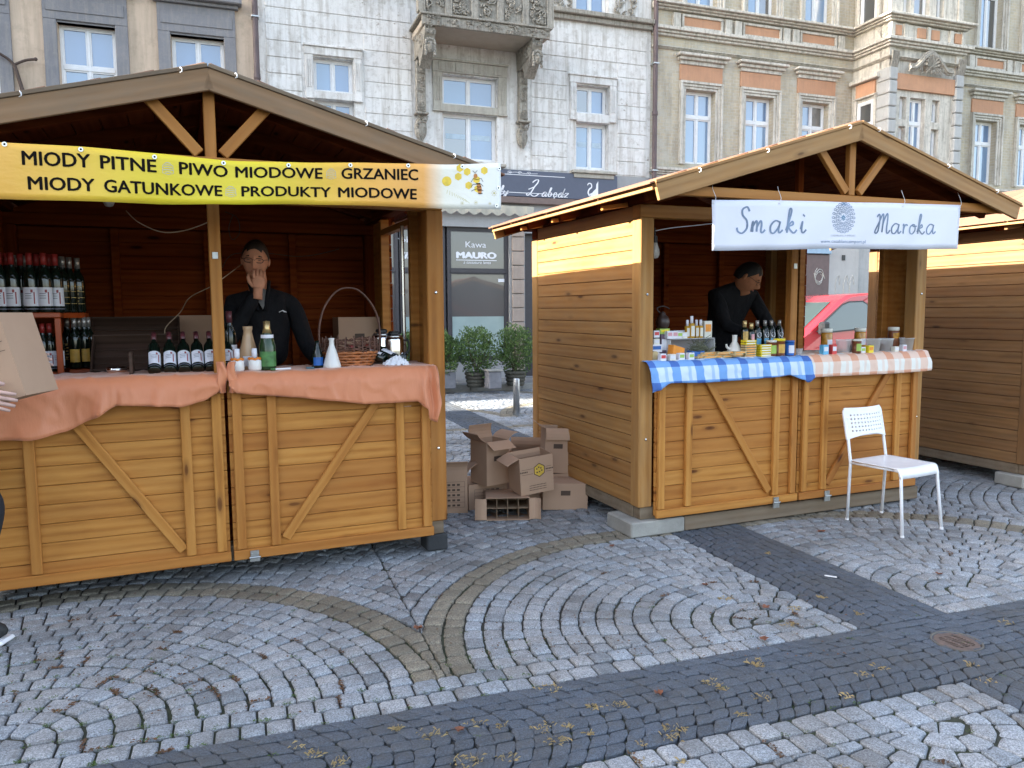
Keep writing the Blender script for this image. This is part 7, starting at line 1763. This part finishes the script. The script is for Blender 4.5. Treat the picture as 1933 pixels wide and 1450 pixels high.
g = G().add([(uc-.075, .655, zs_+.06), (uc+.02, .655, zs_+.055), (uc-.02, .605, zs_-.055), (uc-.03, .67, zs_+.09)], [(0, 2, 3), (2, 1, 3)]); g.build('grey_shirt_front', plain('grey_jersey', (.17, .165, .16), .9), pm, solid=.004)
g = G(); lc = Vector((uc+.095, .612, zs_-.065))
for k in range(3): g.tube([lc+Vector((-.022+.006*k, -.004, -.006+.004*k)), lc+Vector((0, -.006, .006-.002*k)), lc+Vector((.022-.006*k, -.004, -.006))], .0022, 5)
g.build('chest_emblem', M_['white'], pm)
for s_ in (-1, 1): G().tube([(uc-.03+s_*.02, .615, zs_-.06), (uc-.03+s_*.05, .65, zs_+.07), (uc-.03+s_*.06, .70, zs_+.12)], .011, 8).build('collar_edge', m_jk, pm, None, True)
# man at the checked cloth hut, bent over his goods
hp = FRR.y(1411, 524, .72)
HM = Matrix.Translation((hp.x, .72, hp.z)) @ Matrix.Rotation(radians(40), 4, 'Z') @ Matrix.Rotation(radians(38), 4, 'X') @ Matrix.Rotation(radians(6), 4, 'Y')
uc = FRR.y(1383, 600, .85).x; zs_ = FRR.y(1385, 545, .85).z-.03
pose = ({'hip': (uc-.03, .98, z0+.84, .15, .12), 'waist': (uc-.03, .95, z0+1.0, .15, .115), 'chest': (uc-.02, .89, zs_-.11, .175, .13), 'top': (uc, .83, zs_, .12, .10), 'collar': (uc+.03, .78, zs_+.05, .066, .062),
  'rs': (uc-.165, .84, zs_-.02, .066), 're': (uc-.20, .68, zs_-.26, .054), 'rw': (uc-.08, .44, zs_-.34, .040), 'ls': (uc+.165, .83, zs_-.03, .066), 'le': (uc+.22, .68, zs_-.27, .054), 'lw': (uc+.12, .45, zs_-.35, .040),
  'lh': (uc+.06, .98, z0+.78, .085), 'rh': (uc-.12, .98, z0+.78, .085), 'lk': (uc+.07, .96, z0+.45, .06), 'rk': (uc-.13, .96, z0+.45, .06), 'la': (uc+.07, 1.0, z0+.10, .042), 'ra': (uc-.13, 1.0, z0+.10, .042)}, pose[1])
person('seller_two', FRR.M, 'man in black with glasses bending over the goods, smiling downwards', pose, (.44, .19, .10), (.012, .010, .009), m_jk, m_tr, HM, True,
    hands=[((uc-.07, .41, zs_-.35), (.3, -1, -.2), (0, -.1, 1), .35), ((uc+.11, .42, zs_-.36), (-.2, -1, -.2), (0, -.1, 1), .35)])
# carrier at the left edge: hands on the box, knee and shoe in view
def carrier():
    bx0 = Vector((-2.035, 2.93, 1.09)); Mb = Matrix.Translation(bx0) @ Matrix.Rotation(radians(4), 4, 'Z') @ Matrix.Rotation(radians(-15), 4, 'Y') 
    global CARB
    CARB = carton(Mb @ Matrix.Translation((-.02, .12, -.02)), .36, .24, .33, 'box with yellow hexagon emblem carried in two hands at the left edge', prints='h', closed=True, group='carried box')
    M = T(-2.555, 3.14, 0, radians(90)); z = 1.0
    pose = ({'hip': (0, 0, .93, .15, .115), 'waist': (0, -.01, 1.07, .145, .11), 'chest': (0, -.02, 1.24, .175, .125), 'top': (0, -.02, 1.38, .115, .10), 'collar': (0, -.02, 1.45, .064, .06),
      'rs': (-.17, -.02, 1.36, .062), 're': (-.24, -.12, 1.12, .05), 'rw': (-.20, -.33, 1.10, .036), 'ls': (.17, -.02, 1.36, .062), 'le': (.25, -.12, 1.12, .05), 'lw': (.20, -.34, 1.05, .036),
      'lh': (.09, 0, .86, .085), 'rh': (-.09, 0, .86, .085), 'lk': (.085, -.33, .62, .062), 'rk': (-.10, .03, .50, .06), 'la': (.08, -.17, .10, .042), 'ra': (-.10, .22, .10, .042)},
      [('hip', 'waist'), ('waist', 'chest'), ('chest', 'top'), ('top', 'collar'), ('top', 'rs'), ('rs', 're'), ('re', 'rw'), ('top', 'ls'), ('ls', 'le'), ('le', 'lw')])
    HM = Matrix.Translation((0, -.05, 1.64)) @ Matrix.Rotation(radians(15), 4, 'X')
    I = M.inverted(); hw = I @ ground_at(0, 0, 0)
    h1 = I @ Vector((-2.035, 2.865, 1.125)); h2 = I @ Vector((-2.10, 3.20, 1.24))
    pose[0]['rw'] = (h1.x, h1.y+.07, h1.z+.01, .036); pose[0]['lw'] = (h2.x+.03, h2.y+.07, h2.z, .036)
    person('carrier', M, 'person cut by the left edge, carrying a box in both hands', pose, (.50, .33, .28), (.05, .03, .02), plain('navy_fleece', (.02, .025, .05), .9), m_tr, HM, False,
      hands=[((h1.x, h1.y, h1.z), (0, -1, -.22), (-1, 0, .1), .10), ((h2.x+.03, h2.y, h2.z), (0, -1, -.1), (1, 0, .1), .10)])
carrier()
